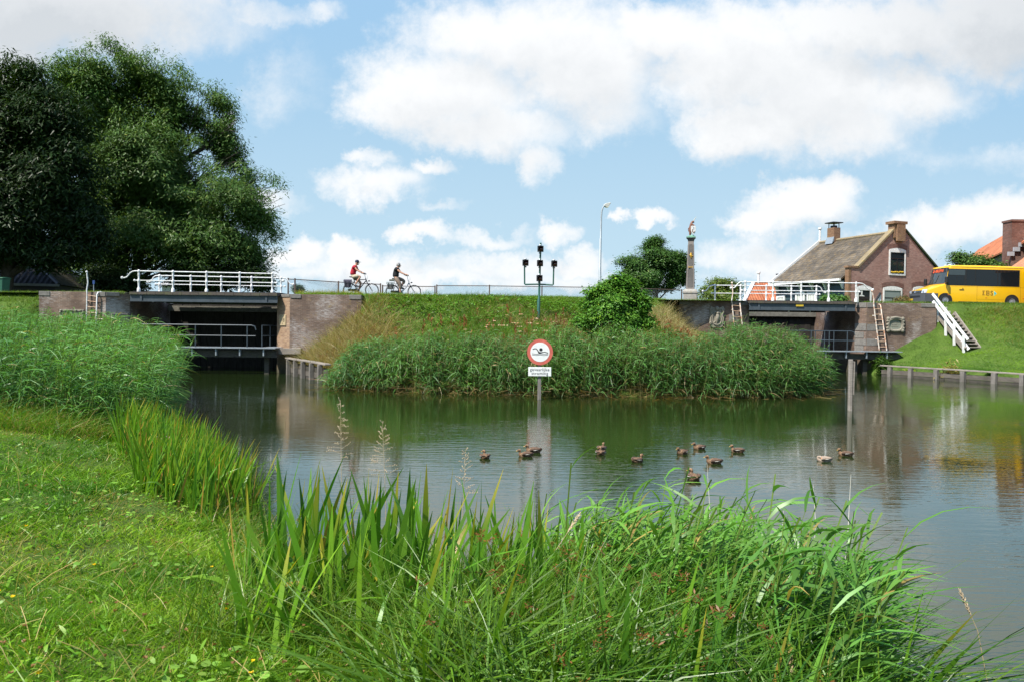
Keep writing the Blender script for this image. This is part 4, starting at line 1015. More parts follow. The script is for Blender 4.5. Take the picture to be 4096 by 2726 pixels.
# ------------------------------------------------------------------ brick gable house behind the right bridge
def paint_once(name, *a, **k): return MATS.get(name) or paint(name, *a, **k)
HO = at(3393, 1200, 55.0); HO = V3((HO.x, HO.y, 0)); hax = V3((.943, .332, 0)).normalized(); hay = V3((-hax.y, hax.x, 0))
hn = -hay
def H(u, v, z): return HO + hax * u + hay * v + V3((0, 0, z))
def gp(px, py):                                  # point of the gable front seen at this pixel -> (u, z)
    p = onplane(px, py, HO, hn) - HO; return p.dot(hax), p.z
def sp_(px, py):                                 # point of the boarded side wall -> (v, z)
    p = onplane(px, py, HO, -hax) - HO; return p.dot(hay), p.z
house = thing('brick_house', tuple(H(4.7, 4, 3.3)), 'brick gable house with mossy grey tiled roof and dark green boarded side', 'house')
GW = 9.46; UA = GW / 2; ZS = 7.05; ZR_ = 10.0; ZE = 6.25
L8 = 8.0
gout = [(0, 3.0), (GW, 3.0), (GW, ZS), (GW - .78, ZS), (UA + .55, ZR_ + .02), (UA - .55, ZR_ + .02), (.78, ZS), (0, ZS)]
m = MB(); m.prism([H(u, 0, z) for u, z in gout], hay * .32); m.build('gable_wall', M_BRICKH, house)
m = MB(); m.prism([H(GW - .3, .321, 3.0), H(GW - .02, .321, 3.0), H(GW - .02, .321, ZE), H(GW - .3, .321, ZE)], hay * L8); m.prism([H(.3, L8 + .1, 3.0), H(GW - .3, L8 + .1, 3.0), H(GW - .3, L8 + .1, ZE), H(UA, L8 + .1, ZR_ - .3), H(.3, L8 + .1, ZE)], hay * .2); m.build('rear_wall', M_BRICKH, house)
# weatherboarded side
mb_green = paint('dark_green_boards', (.034, .058, .062), .45, 0, .2, 3, .4)
m = MB(); zb = 3.0
while zb < ZE - .02:
    z1 = min(zb + .235, ZE)
    m.prism([H(.045, .33, zb), H(.15, .33, zb), H(.15, .33, z1), H(.085, .33, z1)], hay * (L8 - .25)); zb += .235
m.build('boarded_wall', mb_green, house)
# corner trim of yellow brick on the gable edge
m = MB(); m.prism([H(-.025, -.02, 3), H(.20, -.02, 3), H(.20, -.02, ZS), H(-.025, -.02, ZS)], hay * .36); m.prism([H(-.12, -.06, ZS + .002), H(.85, -.06, ZS + .002), H(.85, -.06, ZS + .14), H(-.12, -.06, ZS + .14)], hay * .44); m.build('corner_trim', M_BRICKY, house)
cs = stone('lichen_coping', (.30, .235, .14), (.20, .16, .10), 9, moss=.55)
m = MB(); m.beam(H(.80, .14, ZS + .09), H(UA - .5, .14, ZR_ + .14), .5, .13, up=hax * -.6 + V3((0, 0, .8))); m.build('gable_coping', cs, house)
m = MB(); m.beam(H(GW - .5, .14, ZS - .05), H(UA + .5, .14, ZR_ + .12), .5, .12, up=hax * .6 + V3((0, 0, .8))); m.build('gable_edge', paint('green_edge', (.03, .07, .035), .5), house)
u0, z0 = gp(3571, 965); u1, z1 = gp(3613, 899)
m = MB(); m.prism([H(u0, -.14, z0 + .25), H(u1 + .02, -.14, z0 + .25), H(u1 + .02, -.14, z1), H(u0, -.14, z1)], hay * .6); m.prism([H(u0 - .14, -.26, z1 + .001), H(u1 + .16, -.26, z1 + .001), H(u1 + .16, -.26, z1 + .2), H(u0 - .14, -.26, z1 + .2)], hay * .84)
m.prism([H(u0 + .16, -.28, z0), H(u1 - .05, -.28, z0), H(u1 - .05, -.28, z1 - .05), H(u0 + .16, -.28, z1 - .05)], hay * .139); m.build('gable_pilaster', M_BRICKY, house)
# roof
M_ROOFH = tiles('mossy_grey_tiles', (.085, .072, .055), (.165, .135, .098), .24, .34, (.24, .15, .04), .45, tuple(hay), 1.1)
sl = V3((UA + .42, 0, ZR_ - ZE + .02))
m = MB()
for sg in (0, 1):
    e = (-.40 if sg == 0 else GW + .40); r_ = UA
    poly = [H(e, .34, ZE + .02), H(r_, .34, ZR_ - .08), H(r_, .34, ZR_ - .22), H(e, .34, ZE - .12)]
    m.prism(poly, hay * (L8 - .05))
roof = m.build('roof', M_ROOFH, house)
m = MB(); m.tube([H(UA, .34, ZR_ - .05), H(UA, L8 + .3, ZR_ - .05)], .13, 8); m.build('ridge', cs, roof)
m = MB(); m.beam(H(-.46, L8 + .36, ZE - .06), H(UA, L8 + .36, ZR_ + .02), .07, .3, up=hax * -.6 + V3((0, 0, .8))); m.build('bargeboard', M_WHITEW, roof)
m = MB(); m.lathe([(.09, -.4), (.09, 1.05), (.16, 1.1), (.16, 1.22), (.05, 1.25)], H(UA, L8 + .36, ZR_), 10); m.build('white_finial', M_WHITEW, roof)
m = MB(); m.beam(H(-.50, .33, ZE - .07), H(-.50, L8 + .3, ZE - .07), .16, .16); m.build('gutter', M_WHITEW, roof)
for q in (.5, 2.2, 3.6, 4.9, 6.3, 7.7):
    m = MB(); m.prism([H(-.42, q, ZE - .16), H(.03, q, ZE - .16), H(.03, q, ZE - .75), H(-.06, q, ZE - .72), H(-.2, q, ZE - .45)], hay * .12); m.build('bracket', M_WHITEW, house)
# roof chimney: find the point of the ridge at that pixel
best = min(np.linspace(.5, 8, 120), key=lambda v: abs((lambda P: CX + FPX * P.dot(rt) / P.dot(fw))(H(UA, v, ZR_) - CAM) - 3335))
kx = best
m = MB(); m.prism([H(UA - .32, kx - .4, ZR_ - .4), H(UA + .32, kx - .4, ZR_ - .4), H(UA + .32, kx - .4, ZR_ + 1.0), H(UA - .32, kx - .4, ZR_ + 1.0)], hay * .8); ch = m.build('chimney', M_BRICKY, roof)
m = MB(); m.obox(H(UA, kx, ZR_ + 1.42), hax * .52, hay * .5, V3((0, 0, .035)))
for a in (-1, 1):
    for b_ in (-1, 1): m.obox(H(UA + a * .25, kx + b_ * .3, ZR_ + 1.19), hax * .025, hay * .025, V3((0, 0, .195)))
m.obox(H(UA, kx, ZR_ + 1.10), hax * .18, hay * .2, V3((0, 0, .1))); m.build('chimney_cap', M_BLACK, roof)
m = MB(); m.prism([H(UA - .55, kx - .42, ZR_ - .35), H(UA - .325, kx - .42, ZR_ - .12), H(UA - .325, kx - .42, ZR_ + .22), H(UA - .36, kx - .42, ZR_ + .2)], hay * .84); m.build('lead_flashing', M_GALV, roof)
M_PANE = glass('window_glass', (.018, .024, .028), .06)
M_BLIND = paint('grey_blind', (.24, .28, .27), .6, 0, .1, 3)
M_ARCH = brick('brick_arch', (.22, .105, .085), (.17, .085, .07), (.30, .24, .21), bw=.07, bh=.6, stain=.15)
def win(px0, px1, py0, py1, fr=.12, bars=True, blind=0, low=None, fl=False, name='window', arch=True):
    ua, zt = gp(px0, py0); ub, zb2 = gp(px1, py1)
    zb_ = low if low is not None else zb2
    m = MB(); d = .05
    def rc(a, b_, c_, e_, y0, th): m.prism([H(a, y0, c_), H(b_, y0, c_), H(b_, y0, e_), H(a, y0, e_)], hay * th)
    rc(ua, ua + fr, zb_, zt, -d, .2); rc(ub - fr, ub, zb_, zt, -d, .2); rc(ua + fr, ub - fr, zt - fr * 1.3, zt, -d, .2); rc(ua + fr, ub - fr, zb_, zb_ + fr, -d, .2)
    o = m.build(name, M_WHITEW, house)
    m = MB(); rc(ua + fr + .001, ub - fr - .001, zb_ + fr + .001, zt - fr * 1.3 - .001, -.012, .05); m.build('pane', M_PANE, o)
    m = MB(); zm = zt - (zt - zb_) * .33
    rc(ua + fr, ub - fr, zm - .035, zm + .035, -.03, .017)
    if bars: rc((ua + ub) / 2 - .03, (ua + ub) / 2 + .03, zb_ + fr, zm - .036, -.03, .017)
    rc(ua + fr, ua + fr + .05, zb_ + fr, zt - fr * 1.3, -.035, .004 + .018); rc(ub - fr - .05, ub - fr, zb_ + fr, zt - fr * 1.3, -.035, .004 + .018)
    m.build('sash', M_BLACK, o)
    if blind:
        m = MB(); rc(ua + fr + .06, ub - fr - .06, zt - fr * 1.4 - (zt - zb_) * blind, zt - fr * 1.4, -.02, .006); m.build('blind', M_BLIND, o)
    if fl:
        m = MB()
        for i in range(9): m.ball(H(ua + fr + .12 + (ub - ua - 2*fr - .24) * i / 8, -.035, zb_ + fr + .09 + random.uniform(0, .06)), .07, 6)
        m.build('flower_box', paint('yellow_flowers', (.55, .36, .02), .7, 0, .5, 20), o)
    if arch:
        m = MB(); w_ = ub - ua; n = 12
        for i in range(n):
            k0, k1 = i / n, (i + 1) / n
            A = lambda k, h: H(ua - .12 + (w_ + .24) * k + (k - .5) * h * .25, -.02, zt + .02 + .22 * (1 - (2*k - 1)**2) * .7 + h)
            m.prism([A(k0, 0), A(k1, 0), A(k1, .34), A(k0, .34)], hay * .03)
        m.build('brick_arch', M_ARCH, house)
        m = MB(); m.prism([H(ua + w_*k, -.03, zt + .002) for k in (0, 1)] + [H(ua + w_*k, -.03, zt + .02 + .15 * (1 - (2*k - 1)**2)) for k in np.linspace(1, 0, 9)], hay * .035); m.build('white_tympanum', M_WHITEW, o)
    return o
win(3556, 3620, 1000, 1104, .13, fl=True)
win(3532, 3605, 1153, 1260, .13, blind=.62, low=3.45)
d_ = win(3427, 3483, 1150, 1260, .15, bars=False, low=3.1, name='door')
u0, z0 = gp(3446, 1176); m = MB(); m.prism([H(u0 - .05, -.034, z0 - .1), H(u0 + .05, -.034, z0 - .1), H(u0 + .07, -.034, z0 + .3), H(u0 + .16, -.034, z0 + .34), H(u0 - .16, -.034, z0 + .34), H(u0 - .07, -.034, z0 + .3)], hay * .012); m.prism([H(u0 - .3, -.034, z0 - .18), H(u0 + .3, -.034, z0 - .18), H(u0 + .06, -.034, z0 - .07), H(u0 - .06, -.034, z0 - .07)], hay * .012); m.build('fanlight_ornament', M_WHITEW, d_)
win(3652, 3706, 1153, 1260, .13, low=3.45)
def sidewin(px0, px1, py0, nb):
    va, zt = sp_(px1, py0); vb, _ = sp_(px0, py0); zb_ = 3.75
    def rc(mm, a, b_, c_, e_, x0, th): mm.prism([H(x0, a, c_), H(x0, b_, c_), H(x0, b_, e_), H(x0, a, e_)], hax * th)
    m = MB(); f = .16
    rc(m, va, va + f, zb_, zt, -.03, .13); rc(m, vb - f, vb, zb_, zt, -.03, .13); rc(m, va + f, vb - f, zt - f, zt, -.03, .13); rc(m, va + f, vb - f, zb_, zb_ + f, -.03, .13)
    for i in range(1, nb): x = va + f + (vb - va - 2*f) * i / nb; rc(m, x - .035, x + .035, zb_ + f + .001, zt - f - .001, -.01, .05)
    o = m.build('side_window', M_WHITEW, house); m = MB(); rc(m, va + f + .002, vb - f - .002, zb_ + f, zt - f, .015, .05); m.build('pane', paint('net_curtain', (.45, .47, .42), .3, 0, .2, 9), o)
sidewin(3106, 3139, 1182, 4); sidewin(3182, 3219, 1169, 3); sidewin(3228, 3264, 1170, 4)
# small white post and slanted pipe at the door
p = at(3519, 1190, 50); o = thing('white_marker_post', (p.x, 50, 4.0), 'short white post with a slanted dark tube, beside the house door', 'post')
m = MB(); m.box((p.x - .07, 49.95, 3.9), (p.x + .07, 50.09, at(3519, 1178, 50).z)); m.build('post', M_WHITEW, o)
m = MB(); m.tube([at(3500, 1210, 49.9), at(3522, 1172, 49.9)], .07, 8); m.build('slanted_tube', M_BLACK, o)

# orange tiled house behind it
axo = V3((1, .1, 0)).normalized(); 
Yq = 67.0
a_ = at(3031, 1128, Yq + 2.5); b_ = at(2964, 1205, Yq - 1.5)
o = thing('orange_roofed_house', (b_.x + 4, Yq, 3), 'low house with orange pantile roof behind the green boarded wall', 'house')
M_ROOFO = tiles('orange_pantiles', (.36, .105, .045), (.46, .16, .07), .24, .36, (.20, .12, .05), .35, (1, 0, 0), 1.0)
xr_ = a_.x + 9; zrd = a_.z; zev = zrd - 3.9
m = MB(); m.prism([(a_.x, Yq + 3.5, zrd), (b_.x - .6, Yq - 1.6, zev), (b_.x - .6, Yq - 1.6, zev - .15), (a_.x, Yq + 3.5, zrd - .15)], (9, 0, 0)); m.prism([(a_.x, Yq + 3.501, zrd), (a_.x, Yq + 8, zev), (a_.x, Yq + 8, zev - .15), (a_.x, Yq + 3.501, zrd - .15)], (9, 0, 0)); rf = m.build('roof', M_ROOFO, o)
m = MB(); m.beam((a_.x - .06, Yq + 3.5, zrd + .02), (b_.x - .68, Yq - 1.65, zev + .02), .3, .14); m.build('bargeboard', M_WHITEW, rf)
m = MB(); m.box((b_.x + .2, Yq - 1.0, 2.2), (xr_, Yq + 7.4, zev - .15)); m.build('wall', M_BRICKH, o)
m = MB(); m.lathe([(.1, -.3), (.1, .75), (.17, .8), (.17, .95), (.05, 1)], at(3034, 1128, Yq + 3.5), 10); m.build('white_finial', M_WHITEW, rf)
m = MB(); c = at(3112, 1128, Yq + 3.4); m.lathe([(.2, -.5), (.2, .4), (.14, .42), (.14, .72), (.22, .74), (.22, .84)], (c.x, c.y, zrd), 10); m.build('chimney_pot', M_GREY, rf)
dslope = V3((b_.x - .6 - a_.x, -5.1, -3.9))
p0 = V3((a_.x + 5.4, Yq + 3.5, zrd + .02)); q = lambda u, k: p0 + V3((u, 0, 0)) + dslope * k
m = MB(); m.prism([q(0, .55), q(.9, .55), q(.9, .95), q(0, .95)], (0, 0, .05)); m.build('skylight', paint('skylight_glass', (.25, .42, .60), .15, 0, .1, 3, .8), rf)

# long barn and front house with orange roofs on the right, brick stack between
bd = V3((.394, .919, 0)).normalized(); bp = V3((.919, -.394, 0))
M_ROOFB = tiles('bright_orange_tiles', (.46, .14, .055), (.56, .20, .085), .26, .36, (.30, .16, .06), .2, tuple(bd), 1.0)
E0 = V3((41.2, 62, 9.6)); s0 = -14; s1 = 36; rise = 3.2; run = 3.0
o = thing('long_barn', tuple(E0 - V3((0, 0, 6))), 'long dark boarded barn with a bright orange tiled roof', 'barn')
m = MB()
Pq = lambda s, a, z: E0 + bd * s + bp * a + V3((0, 0, z))
m.add([Pq(s0, -.25, -.2), Pq(s1, -.25, -.2), Pq(s1, run, rise), Pq(s0, run, rise), Pq(s1, 2*run + .25, -.2), Pq(s0, 2*run + .25, -.2), Pq(s0, -.25, -.34), Pq(s1, -.25, -.34), Pq(s1, run, rise - .16), Pq(s0, run, rise - .16), Pq(s1, 2*run+.25, -.34), Pq(s0, 2*run+.25, -.34)],
      [(0,1,2,3),(3,2,4,5),(6,9,8,7),(9,11,10,8),(0,6,7,1),(5,4,10,11),(1,7,8,2),(2,8,10,4),(0,3,9,6),(3,5,11,9)]); rf = m.build('roof', M_ROOFB, o)
m = MB(); m.add([Pq(s0 + .2, 0, -6.5), Pq(s1 - .2, 0, -6.5), Pq(s1 - .2, 0, -.2), Pq(s0 + .2, 0, -.2), Pq(s0 + .2, 2*run, -6.5), Pq(s1 - .2, 2*run, -6.5), Pq(s1 - .2, 2*run, -.2), Pq(s0 + .2, 2*run, -.2), Pq(s0 + .2, run, rise - .2), Pq(s1 - .2, run, rise - .2)],
      [(0,1,2,3),(5,4,7,6),(0,3,8,7,4),(1,5,6,9,2)]); m.build('boarded_wall', paint('black_tarred_boards', (.02, .021, .024), .6, 0, .3, 2), o)
F0 = at(3985, 1119, 58.0)
Fq = lambda s, a, z: F0 - bd * s + bp * a + V3((0, 0, z))
o = thing('front_house', tuple(F0 - V3((0, 0, 3))), 'house with pale orange roof partly behind the yellow bus, in front of the barn', 'house')
m = MB(); L_ = 13; rn, rs = 5.6, 4.9
m.add([Fq(0, -.2, 0), Fq(L_, -.2, 0), Fq(L_, rn, rs), Fq(0, rn, rs), Fq(L_, 2*rn, 0), Fq(0, 2*rn, 0), Fq(0, -.2, -.15), Fq(L_, -.2, -.15), Fq(L_, rn, rs - .16), Fq(0, rn, rs - .16), Fq(L_, 2*rn, -.15), Fq(0, 2*rn, -.15)],
      [(1,0,3,2),(2,3,5,4),(6,7,8,9),(9,8,10,11),(0,1,7,6),(4,5,11,10),(0,6,9,3),(3,9,11,5),(1,2,8,7),(2,4,10,8)])
rf = m.build('roof', tiles('pale_orange_tiles', (.50, .20, .10), (.60, .27, .15), .26, .36, (.45, .30, .2), .2, tuple(bd), 1.0), o)
m = MB(); m.add([Fq(.15, .1, -4), Fq(L_ - .15, .1, -4), Fq(L_ - .15, .1, -.1), Fq(.15, .1, -.1), Fq(.15, 2*rn - .3, -4), Fq(L_ - .15, 2*rn - .3, -4), Fq(L_ - .15, 2*rn - .3, -.1), Fq(.15, 2*rn - .3, -.1), Fq(.15, rn, rs - .3), Fq(L_ - .15, rn, rs - .3)], [(0,1,2,3),(5,4,7,6),(0,3,8,7,4),(1,5,6,9,2)]); m.build('wall', M_BRICKH, o)
c0 = at(4042, 1012, 58.3); c1 = at(4103, 881, 58.3); hw = (c1.x - c0.x) / 2
m = MB(); m.box((c0.x, 58.2, 6.5), (c1.x, 59.3, c1.z)); m.box((c0.x - .06, 58.14, c1.z - .12), (c1.x + .06, 59.36, c1.z + .03)); ck = m.build('chimney', brick('stack_brick', (.22, .105, .075), (.15, .08, .065), (.30, .25, .22), stain=.4), rf)
m = MB()
for i in range(4):
    xx = c0.x - .1 + i * .42; zz_ = at(4042, 1012, 58.3).z + i * .36 - .1
    m.obox((xx, 58.1, zz_), V3((.24, 0, 0)), V3((0, .06, 0)), V3((0, 0, .16)))
m.build('lead_flashing', paint('pale_lead', (.36, .37, .39), .5, 0, .15, 6), rf)

# dark tiled farmhouse under the trees on the left
fr = V3((.97, .24, 0)).normalized(); fb = V3((-fr.y, fr.x, 0))
C0 = at(223, 1139, 48.0)                           # front right eave corner
def Q(u, v, z): return V3((C0.x, C0.y, 0)) + fr * u + fb * v + V3((0, 0, z))
o = thing('dark_farmhouse', tuple(Q(-6, 4, 2.2)), 'low dark farmhouse with black glazed tiles and a mossy hip, under the trees', 'farmhouse')
ze = C0.z; zr2 = ze + 3.3
A = [Q(.25, -.25, ze), Q(-16, -.25, ze), Q(.25, 10.5, ze), Q(-16, 10.5, ze), Q(-4.3, 5.0, zr2), Q(-12, 5.0, zr2)]
m = MB(); m.add([A[0], A[1], A[5], A[4]], [(0, 1, 2, 3)]); m.add([A[2], A[4], A[5], A[3]], [(0, 1, 2, 3)]); m.add([A[1], A[3], A[5]], [(0, 1, 2)])
rf = m.build('roof', tiles('black_glazed_tiles', (.016, .016, .019), (.026, .026, .030), .30, .38, (.03, .03, .02), 0, tuple(fr), .9, rough=.75), o)
m = MB(); m.add([A[0] + V3((.001, 0, .002)), A[2] + V3((.001, 0, .002)), A[4] + V3((.001, 0, .002))], [(0, 1, 2)])
m.build('mossy_hip', tiles('mossy_hip_tiles', (.028, .026, .018), (.045, .04, .024), .30, .38, (.075, .07, .018), .8, tuple(fb), 1.0), rf)
m = MB(); m.tube([A[0], A[4]], .12, 8); m.tube([A[2], A[4]], .12, 8); m.tube([A[4], A[5]], .12, 8); m.build('ridge', paint('ridge_dark', (.03, .03, .03), .5), rf)
m = MB(); m.beam(Q(.3, -.36, ze - .06), Q(-16, -.36, ze - .06), .16, .15); m.build('gutter', paint('grey_gutter', (.20, .21, .22), .5), rf)
m = MB(); m.add([Q(0, 0, 1.4), Q(-15.7, 0, 1.4), Q(-15.7, 10.2, 1.4), Q(0, 10.2, 1.4), Q(0, 0, ze - .02), Q(-15.7, 0, ze - .02), Q(-15.7, 10.2, ze - .02), Q(0, 10.2, ze - .02)], [(0,1,5,4),(1,2,6,5),(2,3,7,6),(3,0,4,7)]); m.build('wall', paint('dark_wall', (.025, .025, .027), .6), o)
P0, P1 = Q(-3.6, -.05, 0), Q(-1.2, -.05, 0)
m = MB(); zt1 = ze - .62
m.tube([Q(-4.0, -.06, 1.5), Q(-4.0, -.06, zt1 - .05), Q(-3.2, -.06, zt1 + .03), Q(-2.4, -.06, zt1 + .05), Q(-1.6, -.06, zt1 + .02), Q(-1.0, -.06, zt1 - .06), Q(-1.0, -.06, 1.5)], .06, 6); m.build('arched_door_frame', paint('grey_frame', (.40, .41, .42), .5), o)

# pale cottage seen far off between the bridge rails
a_ = at(648, 1167, 92); b_ = at(760, 1167, 92)
o = thing('distant_cottage', (a_.x, 92, 2), 'small pale cottage seen far behind the bridge railings', 'house')
zt_ = at(700, 1128, 92).z; zw = at(700, 1143, 92).z
m = MB(); m.box((a_.x, 92, 1.5), (b_.x, 98, zw)); m.build('wall', paint('pale_wall', (.42, .42, .40), .7), o)
m = MB(); m.add([(a_.x - .4, 91.6, zw), (b_.x + .2, 91.6, zw), (b_.x + .2, 95, zt_ + 1.8), (a_.x + 1.2, 95, zt_ + 1.8), (a_.x - .4, 98.4, zw), (b_.x + .2, 98.4, zw)], [(0,1,2,3),(3,2,5,4),(0,3,4),(1,5,2)]); m.build('roof', paint('grey_roof', (.22, .22, .22), .8), o)
for k in (.52, .82):
    xx = a_.x + (b_.x - a_.x) * k; m = MB(); m.box((xx - .55, 91.93, zw - 1.2), (xx + .55, 91.998, zw - .1)); w_ = m.build('window', M_WHITEW, o); m = MB(); m.box((xx - .45, 91.9, zw - 1.1), (xx - .05, 91.929, zw - .2)); m.box((xx + .05, 91.9, zw - 1.1), (xx + .45, 91.929, zw - .2)); m.build('pane', M_PANE, w_)

# ------------------------------------------------------------------ yellow bus
BX, BY, BZ = 26.3, 48.0, 4.11
bus = thing('small_bus', (BX + 3, BY + 1, BZ), 'small yellow public bus with dark windows heading left on the dike road', 'bus')
pit = -.014
def bw(s, y, z):
    s += .3 * min(max((s - .05) / .55, 0), 1); return V3((BX + s, BY + y, BZ + z + (s - 1.5) * pit))
def ycol(name, c):
    mt = bpy.data.materials.new(name); t = nt(mt); v = objco(t)
    cc = ramp(t, [(.3, tuple(x * .93 for x in c)), (.6, c)], noise(t, v, 1.8, 5, .6)).outputs[0]
    p = principled(t, cc, .3, 0, .5); p.inputs['Coat Weight'].default_value = .5; p.inputs['Coat Roughness'].default_value = .08; out(t, p.outputs[0]); return mt
M_YEL = ycol('bus_yellow', (.80, .44, .004))
prof = [(.10,.22),(.0,.34),(.0,.78),(.04,.97),(.5,1.22),(.93,1.38),(1.02,1.75),(1.12,2.15),(1.20,2.44),(1.32,2.55),(1.7,2.60),(4,2.615),(6.05,2.60),(6.2,2.5),(6.25,2.2),(6.25,.34),(6.2,.24)]
cen = (3.1, 1.3)
def section(y, ins):
    r = []
    for s, z in prof:
        f_ = 0.14 * abs((y - 1.0)) ** 2.2 if s < 1.3 else 0
        ds = cen[0] - s; dz = cen[1] - z
        r.append(bw(s + f_ + ins * np.sign(ds) * min(abs(ds), 1), y, z + ins * np.sign(dz) * min(1, abs(dz) * 2) * (1 if z > 2 else .3)))
    return r
m = MB(); ys = [(.0, .10), (.025, .045), (.07, .012), (.15, 0), (.6, 0), (1.0, 0), (1.4, 0), (1.85, 0), (1.93, .012), (1.975, .045), (2.0, .10)]
secs = [section(y, i) for y, i in ys]; n = len(prof)
m.V = [tuple(p) for s in secs for p in s]
m.F = [(i*n + j, i*n + (j+1) % n, (i+1)*n + (j+1) % n, (i+1)*n + j) for i in range(len(secs) - 1) for j in range(n)] + [tuple(reversed(range(n))), tuple((len(secs) - 1)*n + j for j in range(n))]
m.M = [0] * len(m.F); body = m.build('body', M_YEL, bus, smooth=35)
def side_quad(name, mt, s0, s1, z0, z1, off, par=bus, sk0=0., sk1=0., th=.01):
    m = MB(); m.prism([bw(s0 + sk0, -off, z0), bw(s1, -off, z0), bw(s1, -off, z1), bw(s0 + sk1, -off, z1)], (0, off + th, 0)); return m.build(name, mt, par)
M_BGL = glass('bus_glass', (.008, .010, .012), .07); M_BGL.node_tree.nodes['Principled BSDF'].inputs['Specular IOR Level'].default_value = .45
band = side_quad('window_band', M_BLACK, 1.16, 5.80, 1.29, 2.36, .004, sk0=-.02, sk1=.08)
for a_, b_ in ((2.42, 2.93), (3.0, 4.35), (4.42, 5.74)): side_quad('side_window', M_BGL, a_, b_, 1.33, 2.31, .010, band)
dw = side_quad('driver_window', M_BGL, 1.24, 2.22, 1.36, 1.92, .010, band)
side_quad('driver_window_upper', paint('grey_tint', (.045, .06, .066), .12, 0, .1, 3, .4), 1.27, 2.3, 1.96, 2.31, .010, band)
side_quad('window_divider', M_BLACK, 1.76, 1.80, 1.36, 1.92, .014, dw)
side_quad('waist_seam', paint('seam_dark', (.25, .14, .005), .6), 1.4, 6.1, 1.235, 1.247, .003)
side_quad('lower_seam', paint('seam_dark', (.25, .14, .005), .6), 3.1, 4.8, .44, .45, .003)
side_quad('roof_gutter', M_GREY, 1.4, 6.05, 2.475, 2.49, .012)
side_quad('rear_seam', paint('seam_dark', (.25, .14, .005), .6), 5.86, 5.872, .3, 2.45, .003)
for s in (1.33, 3.08): side_quad('door_seam', paint('seam_dark', (.25, .14, .005), .6), s, s + .014, .3, 1.28, .003)
side_quad('sill_trim', M_BLACK, 1.9, 5.1, .21, .28, .004)
m = MB(); m.box(tuple(bw(1.95, -.03, 1.02)), tuple(bw(2.24, 0.01, 1.055))); m.build('door_handle', M_BLACK, bus)
m = MB(); m.lathe([(.03, 0), (.03, .02)], bw(2.17, 0, 1.12), 8, ax=(0, -1, 0)); m.build('fuel_lock', M_BLACK, bus)
# front: bumper, grille, lights, windscreen with destination display
def fx(y, base): return base + .14 * abs(y - 1.0) ** 2.2
def front_strip(name, mt, z0, z1, s0, s1, y0, y1, off, par=bus, nseg=10, th=.02):
    m = MB(); q = np.linspace(y0, y1, nseg + 1)
    for a_, b_ in zip(q, q[1:]):
        o4 = [bw(fx(a_, s0) - off, a_, z0), bw(fx(b_, s0) - off, b_, z0), bw(fx(b_, s1) - off, b_, z1), bw(fx(a_, s1) - off, a_, z1)]
        m.prism(o4, (off + th, 0, 0))
    return m.build(name, mt, par)
bump_ = front_strip('bumper', M_GREY, .2, .76, .0, .0, .03, 1.97, .05, th=.45)
side_quad('bumper_side', M_GREY, .12, .60, .22, .76, .012)
front_strip('lower_intake', M_BLACK, .5, .62, .0, .0, .45, 1.75, .056, bump_)
front_strip('grille', M_BLACK, .765, .95, .0, .03, .42, 1.6, .012)
chrome = paint('chrome', (.75, .76, .78), .15, .9, .1, 3)
for z in (.80, .88): front_strip('grille_bar', chrome, z, z + .015, .0, .015, .45, 1.58, .022)
for y0 in (.05, 1.62):
    hl = front_strip('headlight', paint('headlight_glass', (.62, .64, .68), .1, .3, .2, 6, .9), .78, 1.0, .0, .06, y0, y0 + .34, .02, nseg=4); 
    m = MB(); m.lathe([(.07, 0), (.05, .02)], bw(fx(y0 + .17, 0) - .02, y0 + .17, .88), 12, ax=(-1, 0, .1)); m.build('reflector', chrome, hl)
m = MB(); c = bw(-.03, 1.0, .87); ring = [c + V3((0, .085 * math.cos(a), .085 * math.sin(a))) for a in np.linspace(0, 2*math.pi, 20)]; m.tube(ring, .009, 5, caps=False)
def bar(y0, z0, y1, z1): m.tube([c + V3((0, -y0, z0)), c + V3((0, -y1, z1))], .008, 5)
bar(-.03, .075, 0, .01); bar(.03, .075, 0, .01); bar(-.075, .03, -.035, -.06); bar(-.035, -.06, 0, -.0); bar(0, 0, .035, -.06); bar(.035, -.06, .075, .03)
m.build('round_emblem', chrome, bus)
front_strip('number_plate', paint('plate_yellow', (.62, .38, .02), .5, 0, .08), .33, .45, .0, .0, 1.22, 1.76, .058, bump_, nseg=2)
m = MB()                                                   # windscreen follows the sloping front
def ws(y, k, off=.012):
    s = .93 + (1.20 - .93) * k; z = 1.40 + (2.44 - 1.40) * k; return bw(fx(y, s) - off, y, z)
q = np.linspace(.08, 1.92, 11); ks = [0, .33, .66, 1.0]
for a_, b_ in zip(q, q[1:]):
    for k0, k1 in zip(ks, ks[1:]): m.add([ws(a_, k0), ws(b_, k0), ws(b_, k1), ws(a_, k1)], [(0, 1, 2, 3)])
wsn = m.build('windscreen', glass('windscreen_glass', (.035, .045, .05), .05), bus, smooth=50)
m = MB()
for a_, b_ in zip(q, q[1:]): m.add([ws(a_, .70, .018), ws(b_, .70, .018), ws(b_, 1.0, .018), ws(a_, 1.0, .018)], [(0, 1, 2, 3)])
m.build('display_box', M_BLACK, wsn)
led = emis('orange_led', (1.0, .16, .06), 1.1); m = MB()
p0 = ws(1.0, .84, .024); ux = (ws(.4, .84, .024) - ws(1.6, .84, .024)).normalized(); uz = (ws(1, .95, .024) - ws(1, .75, .024)).normalized()
put_text(m, '10  OOSTHUIZ', .20, p0, ux, uz, spacing=1.0) if False else None
for i in range(22):                                        # blurred, unreadable dot letters
    if i in (4, 5): continue
    y = 1.62 - i * .055
    for j in range(5):
        if random.random() < .72: pp = ws(y, .755 + j * .036, .024); m.obox(pp, ux * .017, V3((.002, 0, 0)), uz * .014)
m.build('destination_display', led, wsn)
